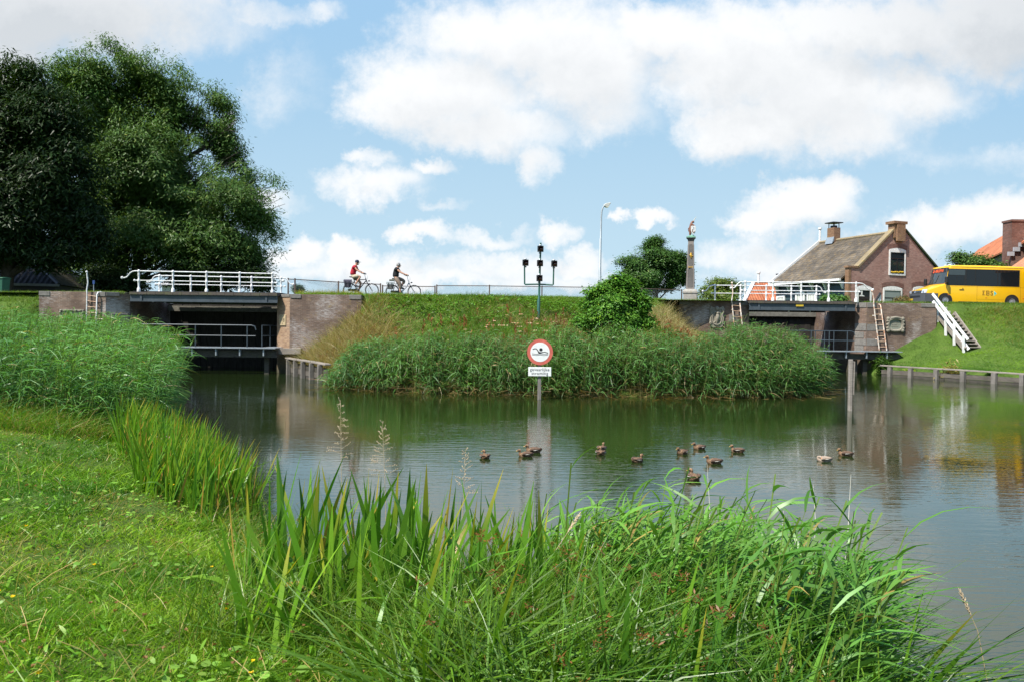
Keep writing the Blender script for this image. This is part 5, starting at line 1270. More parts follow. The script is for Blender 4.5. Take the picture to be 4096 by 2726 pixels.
m = MB(); m.tube([ws(1.55, .03, .03), ws(.9, .10, .03), ws(.75, .55, .03)], .012, 5); m.build('wiper', M_BLACK, wsn)
side_quad('windscreen_pillar', paint('pillar_grey', (.12, .125, .14), .4), 1.02, 1.13, 1.36, 2.40, .006, sk0=.0, sk1=.10)
for y0, sg in ((-.0, -1), (2.0, 1)):
    m = MB(); m.tube([bw(1.12, y0, 1.40), bw(1.05, y0 + sg * .16, 1.42), bw(1.03, y0 + sg * .22, 1.5)], .022, 6); mm_ = m.build('mirror_arm', M_BLACK, bus)
    m = MB(); a_ = bw(.98, y0 + sg * .22, 1.62); m.box((a_.x - .05, a_.y - .11, a_.z - .2), (a_.x + .09, a_.y + .11, a_.z + .2)); m.build('mirror', M_BLACK, bus, bevel=.03)
m = MB(); m.add([bw(.45, .16, 1.16), bw(.45, 1.84, 1.16), bw(.9, 1.84, 1.375), bw(.9, .16, 1.375)], [(0, 1, 2, 3)])
m = MB()                                                   # wheels and arches
for s in (1.06, 5.33):
    cc = bw(s, 0, .335)
    a = np.linspace(0, math.pi, 15); pts = [bw(s + .46 * math.cos(x), -.004, .335 + .46 * math.sin(x)) for x in a]
    m = MB(); m.prism(pts + [bw(s - .46, -.004, .2), bw(s + .46, -.004, .2)], (0, .012, 0)); m.build('wheel_arch', M_BLACK, bus)
    w_ = MB(); w_.lathe([(.20, -.1), (.30, -.1), (.335, -.06), (.335, .08), (.30, .11), (.2, .11)], (cc.x, cc.y + .1, cc.z), 24, ax=(0, -1, 0)); wh = w_.build('wheel', paint('tyre', (.02, .02, .021), .8, 0, .3, 10), bus, smooth=40)
    r_ = MB(); r_.lathe([(.19, 0), (.2, .02), (.17, .02), (.14, .0), (.07, .01), (.06, .03), (.01, .03)], (cc.x, cc.y - .011, cc.z), 20, ax=(0, -1, 0)); r_.build('rim', paint('rim_grey', (.32, .33, .35), .4, .5, .2), wh, smooth=40)
    w_ = MB(); w_.lathe([(.20, -.1), (.335, -.08), (.335, .08), (.2, .1)], (cc.x, cc.y + 1.9, cc.z), 20, ax=(0, -1, 0)); w_.build('wheel', MATS['tyre'], bus, smooth=40)
m = MB(); c = bw(3.76, -.004, .86); br = paint('logo_brown', (.10, .04, .008), .5)
L = .30
def serif(x, parts):
    for (x0, z0, x1, z1) in parts: m.box((c.x + x + x0, c.y - .003, c.z + z0), (c.x + x + x1, c.y + .02, c.z + z1))
serif(-.33, [(.03, -.14, .07, .14), (0, -.14, .17, -.115), (0, .115, .17, .14), (.056, -.012, .13, .012), (.155, -.124, .17, -.09), (.155, .09, .17, .124)])
serif(-.10, [(.03, -.14, .07, .14), (0, -.14, .03, -.115), (0, .115, .03, .14)])
for z0, r in ((.068, .066), (-.069, .068)): m.tube([(c.x - .045, c.y, c.z + z0 + r)] + [(c.x + .03 + r * 1.1 * math.sin(a), c.y, c.z + z0 + r * math.cos(a)) for a in np.linspace(0, math.pi, 9)] + [(c.x - .045, c.y, c.z + z0 - r)], .016, 5)
m.tube([(c.x + .27 + .06 * math.cos(a) , c.y, c.z + .07 + .06 * math.sin(a)) for a in np.linspace(.3, 4.2, 9)] + [(c.x + .26 + .065 * math.cos(a), c.y, c.z - .068 + .068 * math.sin(a)) for a in np.linspace(1.3, -2.7, 10)], .016, 5)
m.build('logo_letters', br, bus)
m = MB(); m.prism([bw(4.17, -.006, 1.0), bw(4.17, -.006, .67), bw(4.36, -.006, .835)], (0, .02, 0)); lg = m.build('logo_triangle', paint('pale_green', (.55, .75, .45), .5), bus)
m = MB(); m.prism([bw(4.185, -.009, .975), bw(4.185, -.009, .81), bw(4.33, -.009, .835)], (0, .0025, 0)); m.build('triangle_half', paint('teal', (.03, .40, .55), .5), lg)
m = MB(); m.prism([bw(4.185, -.009, .795), bw(4.185, -.009, .70), bw(4.32, -.009, .825)], (0, .0025, 0)); m.build('triangle_half', paint('mint', (.10, .55, .40), .5), lg)
for s, z in ((1.22, .66), (3.63, .52), (6.0, .53)): side_quad('side_marker', paint('orange_marker', (.6, .16, .02), .3), s, s + .12, z, z + .05, .006)
m = MB(); m.prism([bw(6.12, -.01, .62), bw(6.22, -.01, .62), bw(6.22, -.01, 1.1), bw(6.12, -.01, 1.1)], (0, .03, 0)); m.build('tail_light', paint('tail_red', (.35, .03, .02), .25), bus)
m = MB(); p0 = bw(1.35, .5, 2.58); 
for y in (.35, .8): m.ball(bw(1.5, y, 2.62), .07, 8, sc=(1.5, 1, .6))
m.build('roof_lamp', paint('roof_white', (.7, .7, .7), .4), bus, smooth=60)

# ------------------------------------------------------------------ stairs on the right bank
o = thing('bank_stairs', tuple(at(3800, 1330, 42)), 'wooden bank stairs with a white painted railing beside the brick wall', 'stairs')
T0, B0 = at(3754, 1266, 43.0), at(3859, 1396, 41.0); T1, B1 = at(3816, 1252, 43.0), at(3927, 1404, 41.0)
for a_, b_ in ((T0, B0), (T1, B1)): m = MB(); m.beam(a_, b_, .08, .22); m.build('stringer', M_TIMBER, o)
for i in range(11):
    k = (i + .3) / 11; a_ = T0.lerp(B0, k); b_ = T1.lerp(B1, k); zq = (a_.z + b_.z) / 2 + .04
    m = MB(); m.beam((a_.x + .045, a_.y, zq), (b_.x - .045, b_.y, zq), .24, .05); m.build('step', M_TIMBER, o)
lp = [at(3770, 1250, 43.25), at(3805, 1218, 43.25)]
for i, (x0, x1, z0, z1, y0) in enumerate(((24.55, 25.15, 3.35, 3.62, 43.05), (24.55, 25.1, 3.55, 3.85, 43.3), (24.5, 25.05, 3.8, 4.08, 43.55))):
    m = MB(); m.box((x0, y0, z0 - .3), (x1, y0 + .4, z1)); m.build('stone_step', M_CONC if False else stone('pale_step_stone', (.40, .38, .34), (.26, .25, .22)), o, bevel=.02)
rl = MB(); rl.beam(at(3730, 1175, 43.1), at(3872, 1358, 41.0), .05, .13); r_ = rl.build('railing', M_WHITEW, o)
m = MB(); m.beam(at(3732, 1205, 43.05), at(3875, 1397, 40.95), .05, .15); m.build('mid_rail', M_WHITEW, r_)
for (x0, y0, x1, y1, Y) in ((3749, 1200, 3750, 1272, 43.07), (3782, 1248, 3783, 1322, 42.35), (3816, 1292, 3817, 1359, 41.7), (3853, 1340, 3855, 1397, 41.05)):
    m = MB(); a_, b_ = at(x1, y1, Y), at(x0, y0, Y); m.beam(a_ - V3((0, 0, .3)), b_, .1, .1, up=(0, 1, 0)); m.build('post', M_WHITEW, r_)
# ------------------------------------------------------------------ bicycles and riders
def circle(c, r, n=28): return [V3((c[0] + r * math.cos(a), c[1], c[2] + r * math.sin(a))) for a in np.linspace(0, 2 * math.pi, n + 1)]
SKIN = paint('skin', (.50, .27, .18), .5, 0, .12, 8, .3)
M_TYRE = MATS['tyre']; M_ALU = paint('bike_alloy', (.55, .56, .58), .3, .7, .15, 9); M_BLK = paint('bike_black', (.014, .015, .02), .3, 0, .2, 9, .5)
def bicycle(loc, label, framecol, stepthrough):
    o = thing('bicycle', loc, label, 'bicycle', group='bicycles on the dike road'); ox = V3(loc)
    W = lambda x, y, z: ox + V3((x, y, z))
    for wx in (0, 1.13):
        m = MB(); m.tube(circle(W(wx, 0, .35), .335), .021, 8, caps=False); wh = m.build('wheel', M_TYRE, o, smooth=60)
        m = MB(); m.tube(circle(W(wx, 0, .35), .308), .011, 6, caps=False); m.build('rim', M_ALU, wh, smooth=60)
        m = MB()
        for i in range(18):
            a = 2 * math.pi * i / 18; m.tube([W(wx, (.02 if i % 2 else -.02), .35), W(wx + .305 * math.cos(a + .1), 0, .35 + .305 * math.sin(a + .1))], .002, 4)
        m.lathe([(.03, -.05), (.035, 0), (.03, .05)], W(wx, 0, .35), 10, ax=(0, 1, 0)); m.build('spokes', M_ALU, wh)
        m = MB(); a0, a1 = (R(20), R(200)) if wx == 0 else (R(15), R(170))
        an = np.linspace(a0, a1, 14)
        for p, q in zip(an, an[1:]):
            f_ = lambda a, y, r=.372: W(wx + r * math.cos(a), y, .35 + r * math.sin(a))
            m.add([f_(p, -.025), f_(p, .025), f_(q, .025), f_(q, -.025)], [(0, 1, 2, 3)])
        m.build('mudguard', M_BLK, o)
    fr = paint(framecol[0], framecol[1], .3, 0, .15, 6, .5); m = MB()
    if stepthrough: m.tube([W(.84, 0, .80), W(.70, 0, .58), W(.47, 0, .33)], .028, 8)
    else: m.tube([W(.84, 0, .86), W(.43, 0, .33)], .026, 8); m.tube([W(.83, 0, .90), W(.21, 0, .87)], .021, 8)
    m.tube([W(.43, 0, .32), W(.17, 0, .95)], .021, 8)
    for s in (-1, 1): m.tube([W(.22, s*.02, .82), W(0, s*.06, .35)], .011, 6); m.tube([W(.43, s*.04, .33), W(0, s*.06, .35)], .011, 6)
    m.tube([W(.80, 0, .96), W(.88, 0, .74)], .026, 8); m.build('frame', fr, o, smooth=50)
    m = MB()
    for s in (-1, 1): m.tube([W(.885, s*.03, .74), W(.93, s*.05, .66), W(1.06, s*.05, .45), W(1.13, s*.05, .35)], [.016, .016, .013, .01], 6)
    m.build('fork', M_BLK, o, smooth=50)
    m = MB(); m.tube([W(.80, 0, .96), W(.755, 0, 1.14), W(.79, 0, 1.17)], .016, 7)
    for s in (-1, 1): m.tube([W(.79, 0, 1.17), W(.80, s*.14, 1.19), W(.76, s*.25, 1.2), W(.64, s*.28, 1.2)], .012, 7); m.tube([W(.83, s*.12, 1.2), W(.90, s*.08, 1.16), W(.90, s*.03, .98), W(.87, 0, .86)], .004, 5)
    hb = m.build('handlebar', M_ALU, o, smooth=50)
    for s in (-1, 1): m = MB(); m.tube([W(.74, s*.258, 1.2), W(.63, s*.281, 1.2)], .018, 8); m.build('grip', M_BLK, hb)
    m = MB(); m.prism([W(-.02, -.1, 1.0), W(.0, .1, 1.0), W(.14, .06, .985), W(.28, .025, .985), W(.28, -.025, .985), W(.14, -.06, .985)], (0, 0, .05)); m.build('saddle', M_BLK, o, bevel=.012)
    m = MB(); m.prism([W(-.08, -.075, .30), W(.46, -.075, .24), W(.52, -.075, .32), W(.46, -.075, .41), W(-.06, -.075, .40), W(-.11, -.075, .35)], (0, .03, 0)); m.build('chain_case', M_BLK, o, bevel=.008)
    m = MB(); m.tube([W(.15, 0, .78), W(-.05, 0, .78), W(-.3, 0, .76)], .008, 5)
    for s in (-1, 1): m.tube([W(.15, s*.06, .78), W(-.32, s*.06, .76)], .008, 5); m.tube([W(-.28, s*.06, .76), W(0, s*.07, .36)], .006, 5)
    m.build('rack', M_BLK, o)
    m = MB(); m.ball(W(.98, 0, .83), .045, 8, sc=(1.2, .8, .8)); m.tube([W(.90, 0, .8), W(.98, 0, .81)], .008, 5); m.build('headlight', M_BLK, o)
    return o, W
def cranks(o, W, bb, near, far):
    m = MB(); m.tube([W(bb[0], -.09, bb[1]), W(near[0], -.11, near[1])], .013, 6); m.tube([W(bb[0], .06, bb[1]), W(far[0], .09, far[1])], .013, 6)
    m.box(tuple(W(near[0] - .05, -.2, near[1] - .012)), tuple(W(near[0] + .05, -.112, near[1] + .012))); m.box(tuple(W(far[0] - .05, .1, far[1] - .012)), tuple(W(far[0] + .05, .19, far[1] + .012))); m.lathe([(.09, -.01), (.09, .01)], W(bb[0], -.055, bb[1]), 16, ax=(0, 1, 0)); m.build('crank', M_ALU, o)
def hand(par, W, x, s, z):
    m = MB()
    m.tube([W(x - .055, s*.262, z + .03), W(x - .02, s*.27, z + .035), W(x + .01, s*.268, z + .03)], [.026, .034, .03], 8)
    for i in range(4):
        xx = x - .035 + .021 * i; L = (.9, 1.0, .97, .8)[i]
        m.tube([W(xx, s*.30, z + .035), W(xx + .012, s*(.30 + .008), z + .015), W(xx + .012, s*.292, z - .018 * L), W(xx + .006, s*.268, z - .024 * L)], [.011, .010, .009, .008], 6)
    m.tube([W(x - .02, s*.245, z + .02), W(x + .0, s*.24, z - .0), W(x + .015, s*.252, z - .02)], [.012, .011, .009], 6)
    m.build('hand', SKIN, par, smooth=60)
def rider(loc, label, J, mats, radius, capri, hat):
    """J: joints in the bicycle's frame (x forward, z up)"""
    o = thing('person', loc, label, 'person', group='cyclists on the dike road'); ox = V3(loc); W = lambda x, y, z: ox + V3((x, y, z))
    k = radius
    hx, hz = J['head']; nx_, nz = J['neck']; sx_, sz = J['sho']; px_, pz = J['hip']; ex, ez = J['elb']; wx, wz = J['wri']
    V = [W(px_, 0, pz), W(px_ - .015, 0, pz + .18), W((px_ + sx_) / 2 - .03, 0, (pz + sz) / 2 + .06), W(sx_ - .02, 0, sz - .04), W(nx_, 0, nz), W(hx - .025, 0, hz - .06), W(hx, 0, hz), W(hx - .005, 0, hz + .06), W(hx + .085, 0, hz - .075)]
    E = [(0,1),(1,2),(2,3),(3,4),(4,5),(5,6),(6,7),(5,8)]; Rr = [.12*k, .11*k, .115*k, .085, .058, .068, .088, .075, .035]
    for s in (-1, 1):
        b_ = len(V); V += [W(sx_, s*.17, sz), W((sx_ + ex)/2, s*.215, (sz + ez)/2), W(ex, s*.235, ez), W((ex + wx)/2, s*.25, (ez + wz)/2 + .005), W(wx, s*.26, wz)]
        E += [(3, b_), (b_, b_+1), (b_+1, b_+2), (b_+2, b_+3), (b_+3, b_+4)]; Rr += [.055*k, .05*k, .043*k, .042*k, .027]
        kx, kz = J['knee'][0 if s < 0 else 1]; ax_, az = J['ank'][0 if s < 0 else 1]
        b_ = len(V); V += [W(px_ + .02, s*.09, pz - .02), W((px_ + kx)/2, s*.105, (pz + kz)/2), W(kx, s*.11, kz), W(kx*.6 + ax_*.4 - .02, s*.112, kz*.6 + az*.4), W(ax_, s*.115, az)]
        E += [(0, b_), (b_, b_+1), (b_+1, b_+2), (b_+2, b_+3), (b_+3, b_+4)]; Rr += [.085*k, .075*k, .06*k, .056*k, .036]
    skin_obj('body', V, E, Rr, SKIN, o)
    for s in (-1, 1): hand(o, W, wx + .06, s, 1.2 if abs(wz - 1.2) < .08 else wz)
    # face: nose, ears, eyes, mouth
    m = MB(); m.tube([W(hx + .07, 0, hz + .025), W(hx + .115, 0, hz - .02), W(hx + .08, 0, hz - .03)], [.012, .018, .012], 6)
    for s in (-1, 1): m.ball(W(hx - .015, s*.082, hz - .005), .032, 8, sc=(.8, .4, 1.1))
    m.build('nose_and_ears', SKIN, o, smooth=60)
    m = MB(); m.tube([W(hx + .05, -.07, hz + .018), W(hx + .092, -.03, hz + .016), W(hx + .092, .03, hz + .016), W(hx + .05, .07, hz + .018)], .012, 6); m.tube([W(hx + .05, -.07, hz + .02), W(hx - .02, -.085, hz + .02)], .005, 5); m.build('glasses', M_BLK, o)
    m = MB(); m.tube([W(hx + .088, -.025, hz - .065), W(hx + .094, .025, hz - .065)], .006, 5); m.build('mouth', paint('lips', (.35, .12, .10), .5), o)
    # shirt
    V = [W(px_ - .01, 0, pz + .02), W(px_ - .02, 0, pz + .16), W((px_ + sx_) / 2 - .03, 0, (pz + sz) / 2 + .06), W(sx_ - .02, 0, sz - .03), W(nx_ - .025, 0, nz - .05)]
    E = [(0,1),(1,2),(2,3),(3,4)]; Rr = [.175*k, .165*k, .17*k, .145, .085]
    for s in (-1, 1):
        b_ = len(V); V += [W(sx_, s*.165, sz - .005), W((sx_*.42 + ex*.58), s*.22, (sz*.42 + ez*.58))]; E += [(3, b_), (b_, b_+1)]; Rr += [.105*k, .09*k]
    skin_obj('shirt', V, E, Rr, mats[0], o)
    V = [W(px_, 0, pz + .05), W(px_ + .01, 0, pz - .03)]; E = [(0,1)]; Rr = [.175*k, .17*k]
    for s in (-1, 1):
        kx, kz = J['knee'][0 if s < 0 else 1]; ax_, az = J['ank'][0 if s < 0 else 1]
        b_ = len(V); f_ = 1.0 if capri else .80
        V += [W(px_ + .03, s*.09, pz - .03), W(px_ + (kx - px_)*.5, s*.105, pz + (kz - pz)*.5), W(px_ + (kx - px_)*f_, s*.11, pz + (kz - pz)*f_)]; E += [(1, b_), (b_, b_+1), (b_+1, b_+2)]; Rr += [.135*k, .112*k, .092*k]
        if capri: V.append(W(kx*.45 + ax_*.55, s*.112, kz*.45 + az*.55)); E.append((b_+2, b_+3)); Rr.append(.078)
    skin_obj('trousers', V, E, Rr, mats[1], o)
    for i, s in enumerate((-1, 1)):
        ax_, az = J['ank'][i]; V = [W(ax_ - .05, s*.115, az - .06), W(ax_ + .03, s*.118, az - .055), W(ax_ + .13, s*.122, az - .08), W(ax_ + .19, s*.122, az - .088)]
        skin_obj('shoe', V + [W(ax_ - .005, s*.115, az + .01)], [(0,1),(1,2),(2,3),(1,4)], [.04, .048, .042, .03, .043], paint('dark_shoe', (.03, .028, .03), .7), o)
    if hat:
        m = MB(); 
        m.lathe([(.105, 0), (.108, .03), (.10, .075), (.07, .115), (.01, .13)], W(hx - .01, 0, hz + .035), 14); m.prism([W(hx + .08, -.075, hz + .045), W(hx + .15, -.065, hz + .04), W(hx + .205, -.02, hz + .035), W(hx + .205, .02, hz + .035), W(hx + .15, .065, hz + .04), W(hx + .08, .075, hz + .045)], (0, 0, .012)); m.build('cap', mats[2], o, smooth=50)
        m = MB(); m.ball(W(hx - .06, 0, hz + .0), .07, 8, sc=(.6, 1.1, .8)); m.build('hair', paint('grey_short_hair', (.28, .25, .22), .8), o)
    else:
        m = MB()
        for i in range(90):
            a, b_ = random.uniform(R(55), R(305)), random.uniform(R(-25), R(85))
            if math.cos(a) > .2 and b_ < R(35): continue
            c = W(hx - .01 + .095*math.cos(a)*math.cos(b_), .09*math.sin(a)*math.cos(b_), hz + .03 + .105*math.sin(b_)); m.ball(c, random.uniform(.022, .036), 6)
        m.ball(W(hx - .015, 0, hz + .055), .098, 10, sc=(1.0, .95, .95)); m.build('hair', mats[2], o, smooth=70)
    return o
def zroad(x): return float(ztop(x)) - .02
b1 = at(1399.5, 1188, 38.6); loc1 = (b1.x, 38.6, b1.z)
o1, W1_ = bicycle(loc1, 'black diamond frame bicycle ridden by the man in red', ('bike_dark_frame', (.012, .014, .022)), False); cranks(o1, W1_, (.43, .32), (.37, .48), (.49, .16))
rider(loc1, 'cyclist in red t-shirt, beige shorts and navy cap', dict(hip=(.17, 1.07), sho=(.25, 1.56), neck=(.305, 1.645), head=(.365, 1.745), elb=(.40, 1.36), wri=(.66, 1.22), knee=[(.57, 1.04), (.55, .72)], ank=[(.30, .62), (.42, .27)]),
      [paint('red_shirt', (.42, .012, .03), .8, 0, .2, 7), paint('beige_shorts', (.42, .37, .27), .85, 0, .2, 9), paint('navy_cap', (.015, .025, .06), .7)], 1.0, False, True)
b2 = at(1350 + 1400/6.37, 1000 + 1238/6.37, 38.9); loc2 = (b2.x, 38.9, b2.z)
o2_, W2_ = bicycle(loc2, 'silver step-through bicycle ridden by the person in black', ('bike_silver_frame', (.36, .37, .40)), True); cranks(o2_, W2_, (.47, .33), (.45, .16), (.50, .50))
rider(loc2, 'grey haired cyclist in black top and brown three-quarter trousers', dict(hip=(.18, 1.06), sho=(.21, 1.54), neck=(.265, 1.615), head=(.315, 1.71), elb=(.41, 1.36), wri=(.70, 1.21), knee=[(.42, .70), (.60, .93)], ank=[(.43, .27), (.44, .60)]),
      [paint('black_top', (.014, .014, .016), .85, 0, .25, 7), paint('brown_trousers', (.20, .15, .115), .85, 0, .2, 9), paint('grey_hair', (.36, .35, .34), .7, 0, .35, 20)], 1.08, True, False)
def pannier(W, label, c1, c2, roll):
    o = thing('pannier_bag', tuple(W(-.07, -.15, .47)), label, 'bag', group='bicycle panniers')
    m = MB(); m.add([W(-.27, -.22, .84), W(.12, -.22, .84), W(.12, -.07, .84), W(-.27, -.07, .84), W(-.23, -.24, .47), W(.06, -.24, .47), W(.06, -.07, .47), W(-.23, -.07, .47)], [(0,1,2,3),(7,6,5,4),(0,4,5,1),(1,5,6,2),(2,6,7,3),(3,7,4,0)]); m.build('bag_body', c1, o, bevel=.03)
    m = MB(); m.prism([W(-.28, -.245, .70), W(-.29, -.235, .84), W(-.28, -.15, .885), W(-.28, -.06, .87)] + [W(-.28, -.06, .845), W(-.28, -.225, .82)], (.41, 0, 0)); m.build('flap', c2, o, bevel=.01)
    for x in (-.17, .0): m = MB(); m.box(tuple(W(x - .015, -.255, .56)), tuple(W(x + .015, -.2455, .80))); m.build('strap', M_BLK, o)
    if roll: m = MB(); m.tube([W(-.16, -.05, .92), W(.1, -.05, .93)], [.07, .075], 10); m.build('rolled_jacket', paint('patterned_jacket', (.12, .13, .10), .9, 0, .7, 30), o)
pannier(W1_, 'dark violet pannier bag on the black bicycle', paint('violet_bag', (.03, .026, .042), .7), paint('violet_flap', (.05, .045, .07), .7), False)
pannier(W2_, 'light grey pannier bag with rolled top on the silver bicycle', paint('grey_bag', (.09, .09, .085), .8), paint('light_grey_flap', (.32, .35, .36), .7), True)

# ------------------------------------------------------------------ ducks
def feather(name, c1, c2, c3):
    mt = bpy.data.materials.new(name); t = nt(mt); v = objco(t)
    vo = N(t, 'ShaderNodeTexVoronoi', i_Scale=70.); t.links.new(v, vo.inputs['Vector'])
    c = ramp(t, [(.15, c1), (.45, c2), (.7, c3)], vo.outputs['Distance']).outputs[0]
    c = mix(t, ramp(t, [(.4, (0,)*3), (.7, (.6,)*3)], noise(t, v, 9, 4)).outputs[0], c, tuple(x * .4 for x in c1)); p = principled(t, c, .8, 0, .2); out(t, p.outputs[0]); return mt
MD = feather('brown_feathers', (.035, .022, .014), (.125, .07, .038), (.25, .16, .09)); MD2 = feather('pale_feathers', (.11, .08, .055), (.28, .21, .15), (.42, .34, .27)); MDK = feather('dark_wing', (.02, .014, .011), (.075, .045, .03), (.17, .11, .075))
BILL = paint('duck_bill', (.42, .28, .05), .4); BILLO = paint('orange_bill', (.65, .22, .02), .4); WSTR = paint('white_feather_edge', (.55, .52, .46), .7)
def duck_proto(kind):
    """kind: forward / turned / preening. x forward, waterline z = 0"""
    o = thing('duck', (0, 0, 0), '', 'duck')
    yaw = {'forward': 0., 'turned': .9, 'preening': 2.3}[kind]; cy_, sy_ = math.cos(yaw), math.sin(yaw)
    hb = V3((.145, 0, .135)); 
    def hp(x, z): return hb + V3((x * cy_, x * sy_, z))
    if kind == 'preening': hb = V3((.11, .02, .085))
    spine = [(V3((-.215, 0, .085)), .006, .010), (V3((-.18, 0, .070)), .034, .018), (V3((-.13, 0, .048)), .075, .056), (V3((-.05, 0, .036)), .104, .088), (V3((.04, 0, .034)), .104, .092), (V3((.10, 0, .042)), .082, .078), (V3((.128, 0, .075)), .047, .050), (V3((.136, 0, .108)), .028, .030), (hp(-.012, .0), .029, .031), (hp(.0, .024), .040, .042), (hp(.024, .026), .038, .037), (hp(.046, .017), .023, .023), (hp(.056, .012), .012, .012)]
    n = 12; m = MB(); prevu = V3((0, 1, 0)); vs = []
    for i, (p, w_, h_) in enumerate(spine):
        tt = spine[min(i+1, len(spine)-1)][0] - spine[max(i-1, 0)][0]; tt.normalize()
        sdv = prevu - tt * prevu.dot(tt); sdv.normalize(); prevu = sdv; uv = tt.cross(sdv)
        for j in range(n): a = 2*math.pi*j/n; vs.append(p + sdv * w_ * math.cos(a) + uv * h_ * math.sin(a))
    k = len(spine); m.add(vs, [(i*n+j, i*n+(j+1) % n, (i+1)*n+(j+1) % n, (i+1)*n+j) for i in range(k-1) for j in range(n)] + [tuple(range(n)), tuple((k-1)*n+j for j in range(n))])
    m.build('body', MD2 if kind == 'preening' else MD, o, smooth=80)
    m = MB(); b0, b1, b2 = hp(.05, .014), hp(.068, .007), hp(.088, .003); m.tube([b0, b1, b2], [.013, .012, .011], 8); m.build('bill', BILLO if kind == 'preening' else BILL, o, smooth=60)
    m = MB(); 
    sd_ = V3((-sy_, cy_, 0))
    for s in (-1, 1): m.tube([hp(.0, .03) + sd_ * s * .037, hp(.03, .028) + sd_ * s * .033], .007, 5)
    m.build('eye_stripe', paint('eye_stripe', (.02, .014, .01), .5), o)
    for s in (-1, 1):
        m = MB(); pts = [V3((.075, s*.085, .062)), V3((.03, s*.099, .080)), V3((-.06, s*.094, .088)), V3((-.14, s*.060, .092)), V3((-.205, s*.02, .098))]
        m.tube(pts, [.022, .04, .038, .024, .006], 8); w_ = m.build('wing', MD2 if kind == 'preening' else MDK, o, smooth=80)
        m = MB(); m.tube([V3((-.01, s*.136, .074)), V3((-.07, s*.126, .080)), V3((-.14, s*.080, .086))], [.004, .007, .003], 5); m.build('wing_edge', WSTR, w_)
    return o
protos = {k: duck_proto(k) for k in ('forward', 'turned', 'preening')}
DUCKS = [(1940, 1830, 100, 1, 'turned', 'duck floating alone, leftmost on the water'), (2101, 1823, 178, 1, 'forward', 'duck facing left, second from the left, just in front of its neighbour'),
         (2133, 1807, 176, 1.1, 'forward', 'larger duck facing left with white wing edge, close behind another duck by the sign reflection'), (2402, 1815, 85, 1, 'turned', 'front duck of the close pair left of centre'),
         (2407, 1796, 65, .95, 'forward', 'rear duck of the close pair left of centre'), (2550, 1845, 40, 1, 'forward', 'duck facing right, alone between the close pair and the right hand group'),
         (2728, 1813, 215, 1, 'forward', 'duck with raised head, left of the pale breasted one'), (2796, 1794, 195, 1, 'forward', 'farthest duck, pale breasted with a wake behind it'),
         (2855, 1851, 172, 1.05, 'forward', 'brown duck facing left behind the tall reed tips'), (2949, 1806, 140, 1, 'turned', 'duck turning away at the right end of the middle group'),
         (2774, 1915, 95, 1.15, 'turned', 'nearest duck, seen from behind above the reeds'), (3295, 1842, 170, 1.0, 'preening', 'pale duck with an orange bill preening itself'), (3381, 1820, 150, 1, 'turned', 'rightmost duck, dark headed, beside the preening one')]
used = set()
for (px, py, ang, sc, kind, lab) in DUCKS:
    d = protos[kind] if kind not in used else copy_tree(protos[kind])
    used.add(kind); p = gnd(px, py, 0); d.location = (p.x, p.y, -.008); d.rotation_euler = (0, 0, R(ang)); s_ = sc * .74; d.scale = (s_, s_, s_); d['label'] = lab; d['group'] = 'ducks swimming on the canal'
# ------------------------------------------------------------------ vegetation
M_LEAF = leafmat('grass_leaf', .38, .014, .42); M_REED = leafmat('reed_leaf', .35, .022, .4); M_TREE = leafmat('tree_leaf', .28, .014, .45); M_DRY = leafmat('dry_grass', .25, .02, .6)
def U(a, b, n): return RNG.uniform(a, b, n)
def unit(v): return v / np.maximum(np.linalg.norm(v, axis=-1, keepdims=True), 1e-9)
PROF = {'flat': lambda t: np.where(t < .5, 1., .35), 'grass': lambda t: np.maximum(1 - t ** 1.6, .05), 'leaf': lambda t: np.maximum(np.sin(np.pi * np.minimum(t * .9 + .1, 1)) ** .8, .06), 'sword': lambda t: np.where(t < .6, 1., np.maximum(1 - ((t - .6) / .4) ** 1.7, .05)), 'line': lambda t: np.full_like(t, 1.), 'reed': lambda t: np.maximum(np.minimum(t * 5 + .35, 1) * (1 - t ** 1.5), .04)}
class VB:
    """collects ribbons (blades and leaves) into one mesh"""
    def __init__(s): s.V = []; s.F = []; s.C = []; s.n = 0
    def ribbons(s, root, d0, L, W, bend, col, k=3, prof='grass', side=None, tipcol=None):
        n = len(root)
        if n == 0: return
        tt = np.linspace(0, 1, k + 1); L = np.broadcast_to(L, n); W = np.broadcast_to(W, n)
        P = root[:, None] + L[:, None, None] * (d0[:, None] * tt[None, :, None] + bend[:, None] * (tt ** 2)[None, :, None])
        if side is None:
            az = U(0, 2 * np.pi, n); side = np.stack([np.cos(az), np.sin(az), U(-.2, .2, n)], 1)
        T = d0 + bend * .6
        side = unit(side - T * (np.sum(side * T, 1) / np.maximum(np.sum(T * T, 1), 1e-9))[:, None])
        w = PROF[prof](tt)[None, :, None] * W[:, None, None] * .5
        A = P - side[:, None] * w; B = P + side[:, None] * w
        V = np.stack([A, B], 2).reshape(-1, 3)
        i = np.arange(k); base = (np.arange(n) * (k + 1) * 2)[:, None] + s.n
        F = np.stack([base + 2*i, base + 2*i + 1, base + 2*i + 3, base + 2*i + 2], -1).reshape(-1, 4)
        c = np.broadcast_to(col, (n, 3))[:, None, None, :]
        if tipcol is not None:
            tc_ = np.broadcast_to(tipcol, (n, 3))[:, None, None, :]; q = np.clip((tt - .6) / .4, 0, 1)[None, :, None, None]; c = c * (1 - q) + tc_ * q
        c = np.broadcast_to(c, (n, k + 1, 2, 3)).reshape(-1, 3)
        s.V.append(V.astype(np.float32)); s.F.append(F.astype(np.int32)); s.C.append(c.astype(np.float32)); s.n += len(V)
    def build(s, name, mt, parent=None, tone=(.97, 1.0, .62)):
        return np_mesh(name, np.concatenate(s.V), np.concatenate(s.F), mt, np.concatenate(s.C) * np.array(tone, np.float32), parent)
